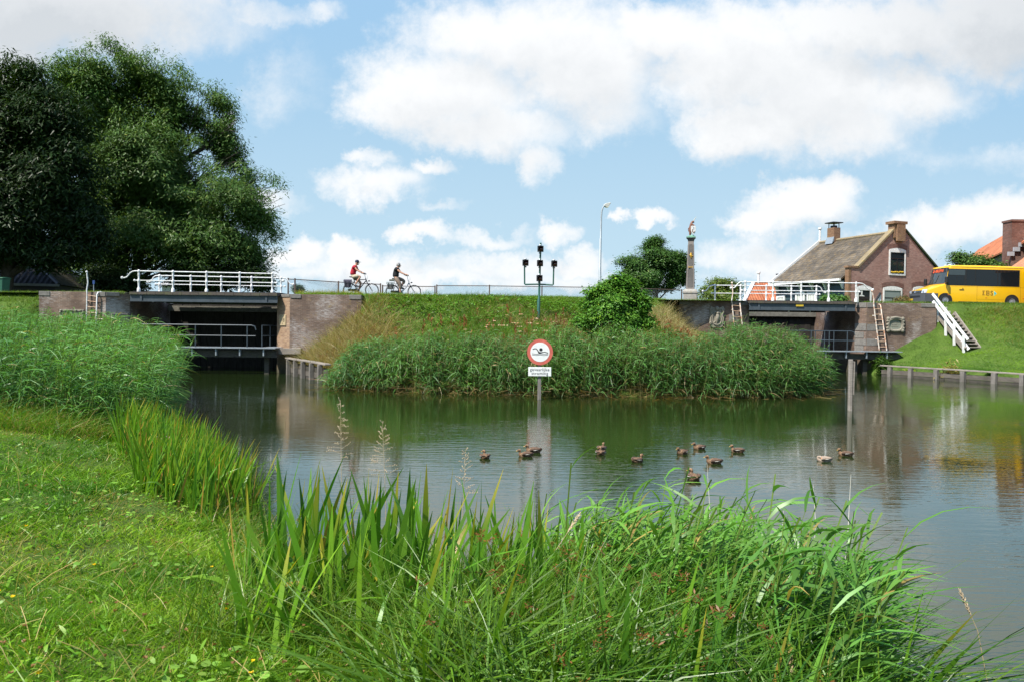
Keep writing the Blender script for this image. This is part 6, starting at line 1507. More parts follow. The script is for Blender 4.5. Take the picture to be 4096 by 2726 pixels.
def in_poly(x, y, poly): return sdf(x, y, np.array(poly, float)) < 0
def scatter(poly, n, dens=None):
    p = np.array(poly, float); lo, hi = p.min(0), p.max(0); X = np.empty(0); Y = np.empty(0)
    while len(X) < n:
        x = U(lo[0], hi[0], n * 2); y = U(lo[1], hi[1], n * 2); k = in_poly(x, y, poly)
        if dens is not None: k &= RNG.random(len(x)) < dens(x, y)
        X = np.concatenate([X, x[k]]); Y = np.concatenate([Y, y[k]])
    return X[:n], Y[:n]
def mixc(a, b, k): return np.array(a)[None] * (1 - k[:, None]) + np.array(b)[None] * k[:, None]
def varc(c, amt): 
    n = len(c); return np.clip(c * (1 + U(-amt, amt, n)[:, None]) * (1 + RNG.uniform(-amt * .3, amt * .3, (n, 3))), 0.002, 1)
def blades(vb, x, y, L, W, lean, col, k=3, prof='grass', wind=(0, 0), droop=.35, zoff=0., tipcol=None, wet=False):
    n = len(x); z = height(x, y) + zoff - .03
    if wet: z = np.maximum(z, -.25)
    az = U(0, 2 * np.pi, n); h = np.stack([np.cos(az), np.sin(az)], 1) * (lean * RNG.random(n) ** .7)[:, None]
    d0 = unit(np.stack([h[:, 0] + wind[0] * .3, h[:, 1] + wind[1] * .3, np.ones(n)], 1))
    bend = np.stack([h[:, 0] * 1.2 + wind[0] * U(.3, 1, n), h[:, 1] * 1.2 + wind[1] * U(.3, 1, n), -droop * U(.2, 1.3, n)], 1)
    vb.ribbons(np.stack([x, y, z], 1), d0, L, W, bend, col, k, prof, tipcol=tipcol)
def reeds(vb, x, y, h, nl, LL, LW, wind, col_fn, stemcol, z=None, plume=0., low=.22, droop=.75, e0=.35, e1=1.1):
    n = len(x); z = np.maximum(height(x, y), -.3) if z is None else z
    root = np.stack([x, y, z], 1)
    sd = unit(np.stack([wind[0] * .28 + RNG.normal(0, .10, n), wind[1] * .28 + RNG.normal(0, .10, n), np.ones(n)], 1))
    sb = np.stack([np.full(n, wind[0] * .22), np.full(n, wind[1] * .22), np.full(n, -.03)], 1) * U(.3, 1.5, n)[:, None]
    vb.ribbons(root, sd, h, .011, sb, varc(np.broadcast_to(np.array(stemcol), (n, 3)).copy(), .3), 4, 'line')
    for i in range(nl):
        q = low + (1 - low) * ((i + U(0, .9, n)) / nl); q = np.minimum(q, 1)
        p = root + h[:, None] * (sd * q[:, None] + sb * (q ** 2)[:, None])
        az = U(0, 2 * np.pi, n); hh = np.stack([np.cos(az) + wind[0] * 1.5, np.sin(az) + wind[1] * 1.5], 1); hh = unit(hh)
        e = U(e0, e1, n)
        d0 = unit(np.stack([hh[:, 0], hh[:, 1], e], 1))
        bend = np.stack([hh[:, 0] * .15 + wind[0] * .35, hh[:, 1] * .15 + wind[1] * .35, -droop * U(.45, 1.25, n)], 1)
        side = np.stack([-hh[:, 1], hh[:, 0], RNG.normal(0, .5, n)], 1)
        vb.ribbons(p, d0, LL * U(.65, 1.25, n) * (1 - .25 * q), LW * U(.7, 1.3, n), bend, col_fn(q, n), 4, 'reed', side=side)
    if plume:
        k = np.where(RNG.random(n) < plume)[0]
        for j in range(26):
            m_ = len(k); p = root[k] + h[k][:, None] * (sd[k] + sb[k]) * U(.93, 1.08, m_)[:, None]
            az = U(0, 6.28, m_); d0 = unit(np.stack([np.cos(az)*.25 + wind[0], np.sin(az)*.25 + wind[1], U(.6, 1.4, m_)], 1))
            vb.ribbons(p, d0, U(.10, .22, m_), .008, np.stack([np.full(m_, wind[0]*.6), np.full(m_, wind[1]*.3), np.full(m_, -.4)], 1), varc(np.broadcast_to(np.array((.16, .10, .075)), (m_, 3)).copy(), .3), 2, 'line')
G_REED = (.075, .155, .030); G_REEDB = (.105, .185, .075); G_DRYR = (.30, .22, .10)
def reedcol(base, blue, dry=.05, bot=.35, xy=None):
    def f(q, n):
        c = mixc(base, blue, RNG.random(n))
        if xy is not None: c = c * (1 + (fbm(xy[0], xy[1], .7, 77) - .5)[:, None] * np.array((1.0, .75, .5))); c = varc(c, .28)
        d = RNG.random(n) < (dry + bot * np.clip(.45 - q, 0, 1)); c[d] = varc(np.broadcast_to(np.array(G_DRYR), (d.sum(), 3)).copy(), .3)
        return c
    return f
# --- left reed bed
LB = [(-13.5, 13.8), (-10.5, 13.0), (-8.6, 12.4), (-7.0, 12.2), (-6.3, 12.8), (-6.7, 14.3), (-8.6, 18.8), (-11.6, 25.2), (-14.2, 29.3), (-21, 29), (-19, 18)]
vb = VB(); x, y = scatter(LB, 5600, lambda x, y: np.clip(.35 + .65 * smooth01(30, 18, y) + .2, 0, 1))
hgt = U(1.3, 2.15, 5600) * (.92 + .16 * fbm(x, y, .5)) * np.interp(y, [12, 14, 17, 21, 25, 30], [.72, .86, 1.0, .98, .88, .80])
reeds(vb, x, y, hgt, 11, .50, .027, (.36, .02), reedcol((.085, .205, .030), (.135, .255, .085), .03, .35, (x, y)), (.14, .19, .05), low=.12)
tag(vb.build('reed_bed', M_REED, tone=(.84, .97, .86)), 'dense tall green reeds leaning right along the left bank', 'reeds', kind='stuff')
# --- peninsula reed bed along the water
vb = VB()
def pen(x, y):
    d = sdf(x, y); return (d > -.45) & (d < np.interp(x, [-7, -5, 0, 5, 9, 13], [.9, 2.0, 2.4, 2.3, 2.9, 3.0])) & (y < 36) & (x > -7.6) & (x < 13.2) & ~((x < -6.6) & (y > 30.2)) & ~((x > 12.0) & (y > 33)) & (fbm(x, y, 1.35, 44.) + .25 * fbm(x, y, 4., 9.) > .50)
xx = U(-8, 14, 120000); yy = U(25.5, 36, 120000); k = pen(xx, yy); x, y = xx[k][:4000], yy[k][:4000]
d = sdf(x, y); hgt = U(1.35, 1.95, len(x)) * np.interp(x, [-7, -5, 0, 3.5, 6, 9, 12], [.66, .82, .95, 1.0, 1.08, 1.1, 1.14]) * np.interp(d, [-.4, .8, 3], [.82, 1, .95]) * (.42 + .60 * fbm(x, y, 1.1) + .58 * fbm(x, y, .33, 3.))
reeds(vb, x, y, hgt, 11, .50, .036, (.12, -.02), reedcol((.075, .175, .028), (.125, .235, .075), .05, .5, (x, y)), (.20, .17, .07), low=.24, droop=1.05)
kk = x > 8.2
reeds(vb, x[kk], y[kk], hgt[kk] * 1.0, 6, .52, .034, (.42, -.06), reedcol((.075, .18, .03), (.125, .235, .075), .03, .3), (.12, .13, .05), plume=.04)
# brown fallen litter at the waterline
xx = U(-7, 13, 30000); yy = U(25.5, 34, 30000); dd = sdf(xx, yy); k = (np.abs(dd + .15) < .35); xx, yy = xx[k][:2600], yy[k][:2600]
blades(vb, xx, yy, U(.2, .6, len(xx)), .014, 1.6, varc(np.broadcast_to(np.array((.22, .14, .06)), (len(xx), 3)).copy(), .4), 2, 'line', droop=.6, wet=True, zoff=.1)
tag(vb.build('reed_bed', M_REED, tone=(.84, .95, .88)), 'long bank of green reeds at the foot of the peninsula behind the sign', 'reeds', kind='stuff')

# --- grass on the peninsula slope and dike
def slopecol(x, y, n):
    a = fbm(x, y, .35, 2.); b = fbm(x, y, .9, 9.); d = sdf(x, y); up = d / np.maximum(d + np.maximum(crest(x) - y, 0), .1)
    tan = np.clip((a - .36) * 5, 0, 1) * np.clip(1.45 - up * 1.25, .0, 1); tan = np.maximum(tan, np.clip(1.3 - np.hypot((x + 8.0) / 3.4, (y - 34.4) / 4.2), 0, 1) * 1.6)
    tan = np.maximum(tan, np.clip(1.2 - np.hypot((x - 8.0) / 1.8, (y - 39.0) / 3.0), 0, 1) * 1.4); tan = np.clip(tan, 0, .93)
    g = mixc((.055, .140, .018), (.130, .215, .030), np.clip(b * 1.6 - .3, 0, 1)); k = RNG.random(n) < tan
    g[k] = mixc((.35, .285, .175), (.23, .165, .095), RNG.random(k.sum())); r = RNG.random(n) < .05; g[r] = (.16, .05, .025)
    return varc(g, .25)
vb = VB(); PEN = [(-11, 36.9), (-9.4, 34.6), (-7.3, 31.4), (-6, 29.0), (-3, 28.6), (4, 28), (9.5, 28.6), (11.5, 31), (13.2, 36), (13.4, 42.6), (9.3, 42.9), (8, 41.7), (0, 38.9), (-6, 37.9), (-7.5, 37.1)]
x, y = scatter(PEN, 70000); L = U(.16, .50, len(x)) * (.35 + 1.5 * fbm(x, y, .9, 4)); tanb = np.clip(1.2 - np.hypot((x + 8.2) / 2.4, (y - 34.2) / 3.4), 0, 1); L = L * (1 + 1.3 * (tanb > .1)); L *= np.interp(crest(x) - y, [0, 2, 5], [.75, 1, 1.25])
blades(vb, x, y, L, U(.012, .022, len(x)), .55, slopecol(x, y, len(x)), 3, wind=(.15, 0), droop=.45)
# broad-leaved weeds below the crest, reddish dock and seed heads
x, y = scatter([(-6.6, 35.6), (-5, 34.2), (1.5, 35), (5, 36.5), (8.5, 40), (7.5, 41), (0, 38.2), (-6, 37.3)], 3600, lambda x, y: np.clip((fbm(x, y, .9, 30) - .36) * 4, 0, 1)); n = len(x); az = U(0, 6.28, n)
vb.ribbons(np.stack([x, y, height(x, y) + U(.05, .3, n)], 1), unit(np.stack([np.cos(az), np.sin(az) - .3, U(.0, .7, n)], 1)), U(.10, .24, n), U(.04, .085, n), np.stack([np.zeros(n), np.zeros(n), U(-.5, -.1, n)], 1), varc(np.broadcast_to(np.array((.10, .21, .035)), (n, 3)).copy(), .35), 3, 'leaf')
x, y = scatter(PEN, 420); k = crest(x) - y > 3.2; x, y = x[k], y[k]; n = len(x)
for j in range(14):
    zz0 = height(x, y) + U(.25, .62, n); az = U(0, 6.28, n)
    vb.ribbons(np.stack([x, y, zz0], 1), unit(np.stack([np.cos(az) * .5, np.sin(az) * .5, np.ones(n)], 1)), U(.08, .18, n), .022, np.zeros((n, 3)), varc(np.broadcast_to(np.array((.17, .07, .04)), (n, 3)).copy(), .4) * np.where(np.arange(n) % 3 == 0, 1., 1.6)[:, None], 1, 'line')
# dry tan tall grass against the brick corner and by the coat of arms
for poly, nn in (([(-10.6, 36.7), (-9.5, 34.8), (-7.6, 32.0), (-6.8, 33.5), (-7.6, 36.8)], 5200), ([(7.2, 36.0), (9.6, 37), (10.2, 41.5), (8.8, 41.8), (7.0, 39)], 4200)):
    x, y = scatter(poly, nn); blades(vb, x, y, U(.5, 1.15, nn) * np.interp(y, [32, 35, 37], [.7, 1, 1.15]), U(.008, .014, nn), .5, varc(mixc((.40, .335, .24), (.27, .21, .15), RNG.random(nn)), .25), 4, wind=(-.1, 0), droop=.5)
# pink and white flowers in the rough grass
x, y = scatter([(-2, 31), (6, 31), (6, 35), (-2, 34)], 46); n = len(x); zf_ = height(x, y) + .55
for j in range(7): az = U(0, 6.28, n); vb.ribbons(np.stack([x + RNG.normal(0, .05, n), y + RNG.normal(0, .05, n), zf_], 1), unit(np.stack([np.cos(az), np.sin(az), np.full(n, .4)], 1)), .05, .05, np.zeros((n, 3)), np.broadcast_to(np.array((.62, .40, .45)), (n, 3)), 1, 'line')
tag(vb.build('slope_grass', M_LEAF), 'rough green and tan grass covering the peninsula slope', 'grass', kind='stuff')

# --- crest fringe and verge (hides the foot of the wheels)
vb = VB()
def crestline(x0, x1, n, off0, off1): x = U(x0, x1, n); return x, crest(x) + U(off0, off1, n)
x, y = crestline(-11.2, 9.5, 26000, -.6, .9); x2 = (x > -10.9); x, y = x[x2], y[x2]
L = U(.10, .26, len(x)) * (.6 + .8 * fbm(x, y, .8, 3)); blades(vb, x, y, L, U(.010, .018, len(x)), .5, varc(mixc((.095, .22, .022), (.19, .285, .04), RNG.random(len(x))), .25), 3, droop=.4)
for (xa_, xb_, n) in ((-23.2, -19.3, 5000), (9.6, 13.4, 4000), (19.8, 24.2, 1500), (-34, -23.4, 12000), (24.5, 44, 16000)):
    x, y = crestline(xa_, xb_, n, .05 if xa_ in (-23.2, 9.6, 19.8) else -.8, 1.0); blades(vb, x, y, U(.10, .28, n), U(.01, .018, n), .5, varc(mixc((.075, .16, .02), (.15, .21, .04), RNG.random(n)), .28), 3, droop=.4)
# taller weeds along the fence
x = U(-10.8, 10, 4200); y = np.interp(x, [-12.3, -10, -7, -4.5, 0, 10], [41.9, 43.3, 44.4, 45.1, 45.7, 47.4]) + RNG.normal(0, .25, len(x)); L = U(.3, .85, len(x)) * np.clip(fbm(x, y, .9, 17) * 2.2 - .45, .12, 1.3)
blades(vb, x, y, L, .011, .4, varc(mixc((.12, .17, .04), (.33, .27, .12), RNG.random(len(x))), .3), 3, wind=(.15, 0), droop=.35, zoff=.02)
x = U(-10.9, -7.6, 1500); y = crest(x) + U(.2, .9, 1500); blades(vb, x, y, U(.2, .5, 1500), .010, .45, varc(mixc((.22, .24, .05), (.40, .30, .08), RNG.random(1500)), .3), 3)
tag(vb.build('dike_grass', M_LEAF), 'grass fringe and weeds along the top of the dike', 'grass', kind='stuff')

# --- right bank
vb = VB(); RBK = [(20.6, 42.7), (23.9, 35.2), (26.8, 27.4), (40, 27), (40, 44.3), (26, 43.4), (24.3, 43.1), (20.6, 43.0)]
x, y = scatter(RBK, 95000); upk = np.clip((height(x, y) - 1.2) / 2.6, 0, 1) * smooth01(24.3, 28, x); tan = np.clip((fbm(x, y, .4, 50) - .33) * 5, 0, 1) * upk
c = mixc((.052, .145, .013), (.185, .315, .028), np.clip(fbm(x, y, .7, 21) * 3.4 - 1.2 + RNG.normal(0, .25, len(x)), 0, 1)); k = RNG.random(len(x)) < tan * .75; c[k] = mixc((.30, .25, .10), (.20, .17, .06), RNG.random(k.sum()))
stair = np.abs((x - 24.45 - (43 - y) * .30) - .35) < .55
keep = ~(stair & (y > 40.8)); x, y, c, upk = x[keep], y[keep], c[keep], upk[keep]
blades(vb, x, y, U(.08, .20, len(x)) * (1 + 2.0 * upk), U(.010, .018, len(x)), .7, varc(c, .25), 3, droop=.5)
tag(vb.build('bank_grass', M_LEAF), 'short green grass on the right bank around the stairs', 'grass', kind='stuff')
# creeper and yellow green weeds hanging at the revetment
vb = VB()
for (cx_, cy_, cz_, r_, n, c0) in ((20.75, 42.0, .55, .45, 1500, (.06, .12, .025)), (21.4, 40.4, .18, .35, 500, (.20, .26, .03)), (22.3, 38.2, .35, .5, 700, (.26, .20, .09)), (23.1, 36.3, .4, .2, 160, (.1, .2, .03))):
    q = RNG.normal(0, .45, (n, 3)) * r_; P_ = np.array((cx_, cy_ - .12, cz_)) + q * np.array((1, .5, 1.1)); az = U(0, 6.28, n)
    vb.ribbons(P_, unit(np.stack([np.cos(az), np.sin(az), U(-.8, .4, n)], 1)), U(.08, .2, n), U(.03, .06, n), np.stack([np.zeros(n), np.zeros(n), U(-.6, 0, n)], 1), varc(np.broadcast_to(np.array(c0), (n, 3)).copy(), .35), 2, 'leaf')
tag(vb.build('revetment_weeds', M_LEAF), 'creeper and yellow green weeds hanging over the timber revetment', 'weeds', kind='stuff')

# --- left bank rough grass and the fringe between lawn and reeds
vb = VB()
x, y = scatter([(-36, 15), (-12.5, 15.4), (-19, 29.5), (-14.6, 31.3), (-18.9, 36.8), (-23.4, 37), (-40, 38)], 26000); n = len(x); blades(vb, x, y, U(.25, .6, n), U(.014, .024, n), .5, varc(mixc((.06, .14, .018), (.13, .19, .035), RNG.random(n)), .28), 3, wind=(.2, 0), droop=.45)
x, y = scatter([(-13.5, 13.9), (-10.5, 13.2), (-8.6, 12.6), (-6.8, 12.8), (-5.9, 11.9), (-7.0, 11.4), (-9.2, 11.9), (-12.5, 12.6)], 5500); n = len(x)
blades(vb, x, y, U(.28, .72, n), U(.005, .010, n), .55, varc(mixc((.10, .21, .022), (.28, .22, .09), (RNG.random(n) < .22) * 1.), .3), 3, wind=(.25, 0), droop=.5)
tag(vb.build('rough_grass', M_LEAF), 'longer brownish grass between the lawn and the left reeds', 'grass', kind='stuff')

# --- foreground lawn
vb = VB(); n = 330000
rr = 1.9 * (16.5 / 1.9) ** RNG.random(n); x = rr * U(-.80, .62, n); y = rr; dd = sdf(x, y); k = (dd > -.02) & (y < 15); x, y, dd, rr = x[k], y[k], dd[k], rr[k]; n = len(x)
pa = fbm(x, y, .9, 60); pb_ = fbm(x, y, 2.4, 80)
c = mixc((.052, .145, .010), (.185, .305, .022), np.clip(pa * 2.6 - .8 + RNG.normal(0, .2, n), 0, 1)); k = RNG.random(n) < .04; c[k] = (.34, .27, .12); wr = np.clip((fbm(x, y, .55, 200) - .56) * 5, 0, .75) * np.clip(dd - .6, 0, 1); k = RNG.random(n) < wr; c[k] = mixc((.30, .24, .10), (.19, .20, .05), RNG.random(k.sum()))
L = U(.06, .155, n) * (.45 + 1.1 * pb_) * (1 - .55 * wr) * np.interp(dd, [0, .6, 1.5], [1.7, 1.2, 1.0]); blades(vb, x, y, L, U(.0035, .0085, n) * np.interp(rr, [2, 5, 15], [.8, 1.2, 2.4]), .65, varc(c, .3), 3, droop=.5)
n = 110000; rr = 1.6 * (17 / 1.6) ** RNG.random(n); x = rr * np.where(RNG.random(n) < .75, U(-1.9, -.74, n), U(.55, 1.3, n)); y = rr - 1.2; k = (sdf(x, y) > -.02) & (y < 15); x, y, rr = x[k], y[k], rr[k]; n = len(x)   # the lawn goes on either side
blades(vb, x, y, U(.06, .16, n), U(.006, .012, n) * np.interp(rr, [2, 5, 15], [.9, 1.4, 2.6]), .65, varc(mixc((.052, .145, .010), (.185, .305, .022), np.clip(fbm(x, y, .9, 60) * 2.6 - .8, 0, 1)), .3), 3, droop=.5)
n = 15000; rr = 1.9 * (15 / 1.9) ** RNG.random(n); x = rr * U(-.80, .5, n); y = rr; pa = fbm(x, y, 1.1, 90); k = (sdf(x, y) > .12) & (RNG.random(n) < np.clip((pa - .32) * 3.2, 0, 1)); x, y, rr = x[k], y[k], rr[k]; n = len(x); az = U(0, 6.28, n)
vb.ribbons(np.stack([x, y, height(x, y) + U(0, .05, n)], 1), unit(np.stack([np.cos(az), np.sin(az), U(.3, 1.8, n)], 1)), U(.035, .105, n), U(.010, .023, n), np.stack([np.zeros(n), np.zeros(n), U(-.7, -.1, n)], 1), varc(mixc((.085, .21, .02), (.18, .31, .04), RNG.random(n)), .25), 3, 'leaf')
n = 80000; rr = 2.0 * (14 / 2.0) ** RNG.random(n); x = rr * U(-.80, .5, n); y = rr; pa = fbm(x, y, 1.6, 140); k = (sdf(x, y) > .05) & (RNG.random(n) < np.clip((pa - .55) * 6, 0, 1)); x, y, rr = x[k], y[k], rr[k]; n = len(x)
blades(vb, x, y, U(.12, .26, n), U(.004, .009, n) * np.interp(rr, [2, 5, 15], [.9, 1.2, 2.2]), .7, varc(mixc((.055, .16, .012), (.18, .31, .025), RNG.random(n)), .28), 4, droop=.5)
# round leaves of creeping plants, buttercups, seed stalks
n = 1700; rr = 2 * (9 / 2.) ** RNG.random(n); x = rr * U(-.75, .1, n); y = rr; k = (sdf(x, y) > .25) & (fbm(x, y, .7, 120) > .52); x, y = x[k], y[k]; n = len(x); az = U(0, 6.28, n)
vb.ribbons(np.stack([x, y, height(x, y) + U(.03, .09, n)], 1), unit(np.stack([np.cos(az), np.sin(az), U(0, .3, n)], 1)), U(.03, .07, n), U(.03, .06, n), np.zeros((n, 3)), varc(np.broadcast_to(np.array((.19, .33, .075)), (n, 3)).copy(), .25), 3, 'leaf')
n = 240; rr = 2.4 * (13 / 2.4) ** RNG.random(n); x = rr * U(-.72, -.1, n); y = rr; k = sdf(x, y) > .2; x, y = x[k], y[k]; n = len(x); z = height(x, y) + U(.10, .22, n)
for j in range(5): az = U(0, 6.28, n); vb.ribbons(np.stack([x, y, z], 1), unit(np.stack([np.cos(az), np.sin(az), np.full(n, .5)], 1)), .012, .013, np.zeros((n, 3)), np.where((np.arange(n) % 6 == 0)[:, None], np.array((.75, .5, .02)), np.array((.22, .12, .07))), 1, 'line')
n = 700; rr = 2.4 * (13 / 2.4) ** RNG.random(n); x = rr * U(-.72, .1, n); y = rr; k = sdf(x, y) > .1; x, y = x[k], y[k]; n = len(x); blades(vb, x, y, U(.15, .32, n), .004, .5, varc(np.broadcast_to(np.array((.34, .27, .13)), (n, 3)).copy(), .3), 3, 'line', droop=.3)
tag(vb.build('lawn_grass', M_LEAF, tone=(1.06, 1.10, .70)), 'sunlit green lawn with clover and plantain on the near bank', 'grass', kind='stuff')

# --- iris and sweet flag clumps on the near shore
def swords(vb, poly, n, L0, L1, W0, W1, lean, ca, cb, tip, wind=(.05, 0), bent=.12, dens=None):
    x, y = scatter(poly, n, dens); z = np.maximum(height(x, y), -.15); L = U(L0, L1, n); az = U(0, 6.28, n); ln = lean * RNG.random(n) ** .8
    h = np.stack([np.cos(az) * ln + wind[0], np.sin(az) * ln * .7 + wind[1]], 1); d0 = unit(np.stack([h[:, 0], h[:, 1], np.ones(n)], 1)); b = RNG.random(n) < bent
    bend = np.stack([h[:, 0] * np.where(b, 1.6, .45), h[:, 1] * np.where(b, 1.6, .45), np.where(b, -U(.3, .8, n), -.04)], 1)
    c = varc(mixc(ca, cb, RNG.random(n)), .22); tc_ = np.where((RNG.random(n) < .16)[:, None], np.array(tip), c)
    d_ = RNG.random(n) < .05; c[d_] = (.34, .22, .07)
    vb.ribbons(np.stack([x, y, z - .05], 1), d0, L, U(W0, W1, n), bend, c, 5, 'sword', tipcol=tc_)
vb = VB(); swords(vb, [(-6.9, 13.2), (-6.0, 11.4), (-4.1, 8.4), (-3.3, 8.0), (-3.0, 8.9), (-3.8, 10.5), (-5.6, 13.4)], 1900, .45, .95, .014, .026, .34, (.062, .175, .015), (.165, .290, .030), (.44, .31, .06), bent=.08)
x, y = scatter([(-5.9, 12.3), (-4.0, 9.1), (-3.0, 7.6), (-2.3, 6.4), (-1.5, 6.6), (-2.4, 9.2), (-4.8, 13.0)], 4200); n = len(x); blades(vb, x, y, U(.2, .45, n), .006, .5, varc(mixc((.09, .18, .02), (.30, .24, .09), (RNG.random(n) < .25) * 1.), .25), 3, droop=.4, wet=True)
tag(vb.build('iris_clump', M_REED), 'yellow green sword leaved iris clump on the shore left of centre', 'iris', kind='stuff')
vb = VB()
IR = [(-1.85, 4.9), (-1.65, 6.2), (-.9, 6.7), (.1, 6.4), (.7, 5.9), (.8, 5.1), (-.2, 4.4), (-1.3, 4.4)]
swords(vb, IR, 500, .62, 1.2, .028, .050, .36, (.055, .165, .016), (.130, .265, .030), (.38, .30, .05), bent=.2)
swords(vb, [(-1.7, 4.3), (-1.2, 3.7), (-.5, 3.7), (-.3, 4.5), (-1.3, 4.9)], 60, .55, .85, .022, .036, .55, (.10, .25, .02), (.18, .32, .035), (.40, .30, .05), bent=.2)
swords(vb, [(.35, 3.5), (.5, 2.9), (.75, 2.95), (.8, 3.6)], 14, .5, .85, .024, .036, .35, (.06, .16, .02), (.10, .21, .03), (.30, .26, .05), bent=.15)
x, y = scatter([(-1.9, 4.0), (-1.7, 6.2), (-.6, 6.7), (.7, 6.2), (1.0, 4.6), (.2, 3.4)], 4500); n = len(x); blades(vb, x, y, U(.3, .8, n), U(.004, .009, n), .5, varc(mixc((.075, .17, .018), (.16, .22, .04), RNG.random(n)), .28), 4, wind=(.12, 0), droop=.35, wet=True)
tag(vb.build('iris_clump', M_REED), 'large clump of broad dark sword leaves in the middle of the near shore', 'iris', kind='stuff')

# --- foreground reeds leaning right over the water, rushes with brown spikelets
vb = VB(); S1 = [(-.05, 6.3), (.6, 7.1), (1.75, 6.9), (2.5, 6.2), (2.35, 5.3), (1.95, 4.4), (1.6, 3.4), (1.3, 3.1), (1.05, 4.0), (.2, 5.2)]
x, y = scatter(S1, 900); n = len(x); hgt = U(.75, 1.25, n) * np.where(RNG.random(n) < .16, 1.3, 1.) * np.interp(x, [0, 1.6, 2.4, 3], [.95, 1.05, .85, .62]) * np.interp(y, [4, 5.2, 6.5], [.68, .9, .88])
reeds(vb, x, y, hgt, 8, .50, .025, (.48, .05), reedcol((.080, .215, .030), (.145, .290, .080), .03, .12, (x, y)), (.12, .19, .05), low=.15, droop=.5, e0=.5, e1=1.7)
x, y = scatter([(3.05, 4.2), (3.5, 4.0), (3.6, 3.7), (3.1, 3.6)], 10); reeds(vb, x, y, U(.5, .8, 10), 5, .38, .02, (.5, .1), reedcol((.075, .185, .03), (.115, .22, .07), .03, .1), (.12, .19, .05))
tag(vb.build('reed_bed', M_REED), 'bright green reeds bending over the water at the bottom right', 'reeds', kind='stuff')
vb = VB(); S2 = [(-.6, 3.2), (-.2, 4.8), (.8, 5.3), (1.6, 4.9), (1.95, 4.2), (1.75, 3.4), (1.45, 2.6), (1.2, 2.4), (.1, 2.4)]
x, y = scatter(S2, 5600); n = len(x); blades(vb, x, y, U(.35, 1.0, n), U(.008, .020, n), .7, varc(mixc((.030, .095, .010), (.125, .225, .024), np.clip(fbm(x, y, 1.5, 7) * 1.6 - .3, 0, 1)), .3), 4, wind=(.22, 0), droop=.42, wet=True)
k = RNG.random(n) < .02; blades(vb, x[k], y[k], U(.35, .7, k.sum()), .0045, .9, varc(np.broadcast_to(np.array((.24, .18, .075)), (k.sum(), 3)).copy(), .3), 4, droop=.5, wet=True)
swords(vb, S2, 170, .45, .9, .014, .030, .6, (.055, .165, .016), (.130, .265, .030), (.38, .30, .05), wind=(.15, 0), bent=.45)
x, y = scatter(S2, 90); x2, y2 = scatter(IR, 25); x = np.concatenate([x, x2]); y = np.concatenate([y, y2]); n = len(x); top = np.stack([x + U(-.05, .15, n), y, np.maximum(height(x, y), -.1) + U(.38, .72, n)], 1)
for j in range(16):
    az = U(0, 6.28, n); vb.ribbons(top + RNG.normal(0, .012, (n, 3)), unit(np.stack([np.cos(az), np.sin(az), U(-.3, .9, n)], 1)), U(.012, .034, n), U(.005, .009, n), np.zeros((n, 3)), varc(np.broadcast_to(np.array((.17, .07, .025)), (n, 3)).copy(), .35), 2, 'leaf')
tag(vb.build('rush_bed', M_REED), 'fine rushes with brown spikelets at the bottom of the view', 'rushes', kind='stuff')

# --- single stalks one can point at
def stalk(name, label, cat, base, top, r, mt, head=None, group=None):
    a, b_ = V3(base), V3(top); m = MB(); mid = (a + b_) / 2 + V3((.02, 0, .03)); m.tube([a, mid, b_], [r, r * .8, r * .3], 6)
    o = m.build(name, mt, smooth=60); tag(o, label, cat, group)
    if head:
        h = MB(); hc, hl, hr = head; d_ = (b_ - mid).normalized()
        n_ = int(hl / .006)
        for i in range(n_):
            p = b_ - d_ * hl * (1 - i / n_); k = math.sin(math.pi * (i + 1) / (n_ + 1)) ** .6; a_ = i * 2.4; q = V3((math.cos(a_), math.sin(a_) * .6, math.sin(a_) * .6))
            h.tube([p, p + q * hr * k * .7 + d_ * .012, p + q * hr * k + d_ * .026], [.0035, .003, .0008], 5)
        h.build('seed_head', hc, o)
    return o
M_STRAW = paint('straw', (.48, .37, .22), .7, 0, .3, 30); M_PALE = paint('bleached_reed', (.62, .58, .50), .7, 0, .2, 30); M_SEED = paint('foxtail_seed', (.55, .42, .27), .8, 0, .35, 60)
g_ = 'pale dead reed stems'
for (bx, by, tx, ty, Y, lab) in ((3250, 2130, 3253, 1935, 5.4, 'thin bleached dead stem standing in the reeds, left of a taller one'), (3350, 2350, 3404, 1895, 5.0, 'tallest bleached dead stem rising over the water'), (2832, 2100, 2828, 1850, 6.2, 'thin pale dead stem among the reed tips, below the ducks'), (3085, 2300, 3135, 2040, 5.4, 'thin leaning tan dead stem in the reeds')):
    stalk('dead_stem', lab, 'stem', at(bx, by + 150, Y), at(tx, ty, Y), .0045, M_PALE, None, g_)
g_ = 'tan foxtail grass heads'
for (bx, by, tx, ty, Y, hl, lab) in ((3950, 2726, 3840, 2360, 3.9, .14, 'tan foxtail seed head over open water at the bottom right'), (3340, 2760, 3285, 2470, 4.0, .12, 'upright tan foxtail seed head at the bottom, left of the open water'), (2320, 2630, 2762, 2522, 3.9, .14, 'horizontal tan foxtail seed head on a long stalk across the rushes'), (2090, 2400, 2318, 2055, 4.6, .13, 'slanting foxtail seed head on a yellow stalk beside the iris leaves')):
    stalk('foxtail_grass', lab, 'grass stalk', at(bx, by, Y), at(tx, ty, Y), .0028, M_STRAW, (M_SEED, hl, .014), g_)
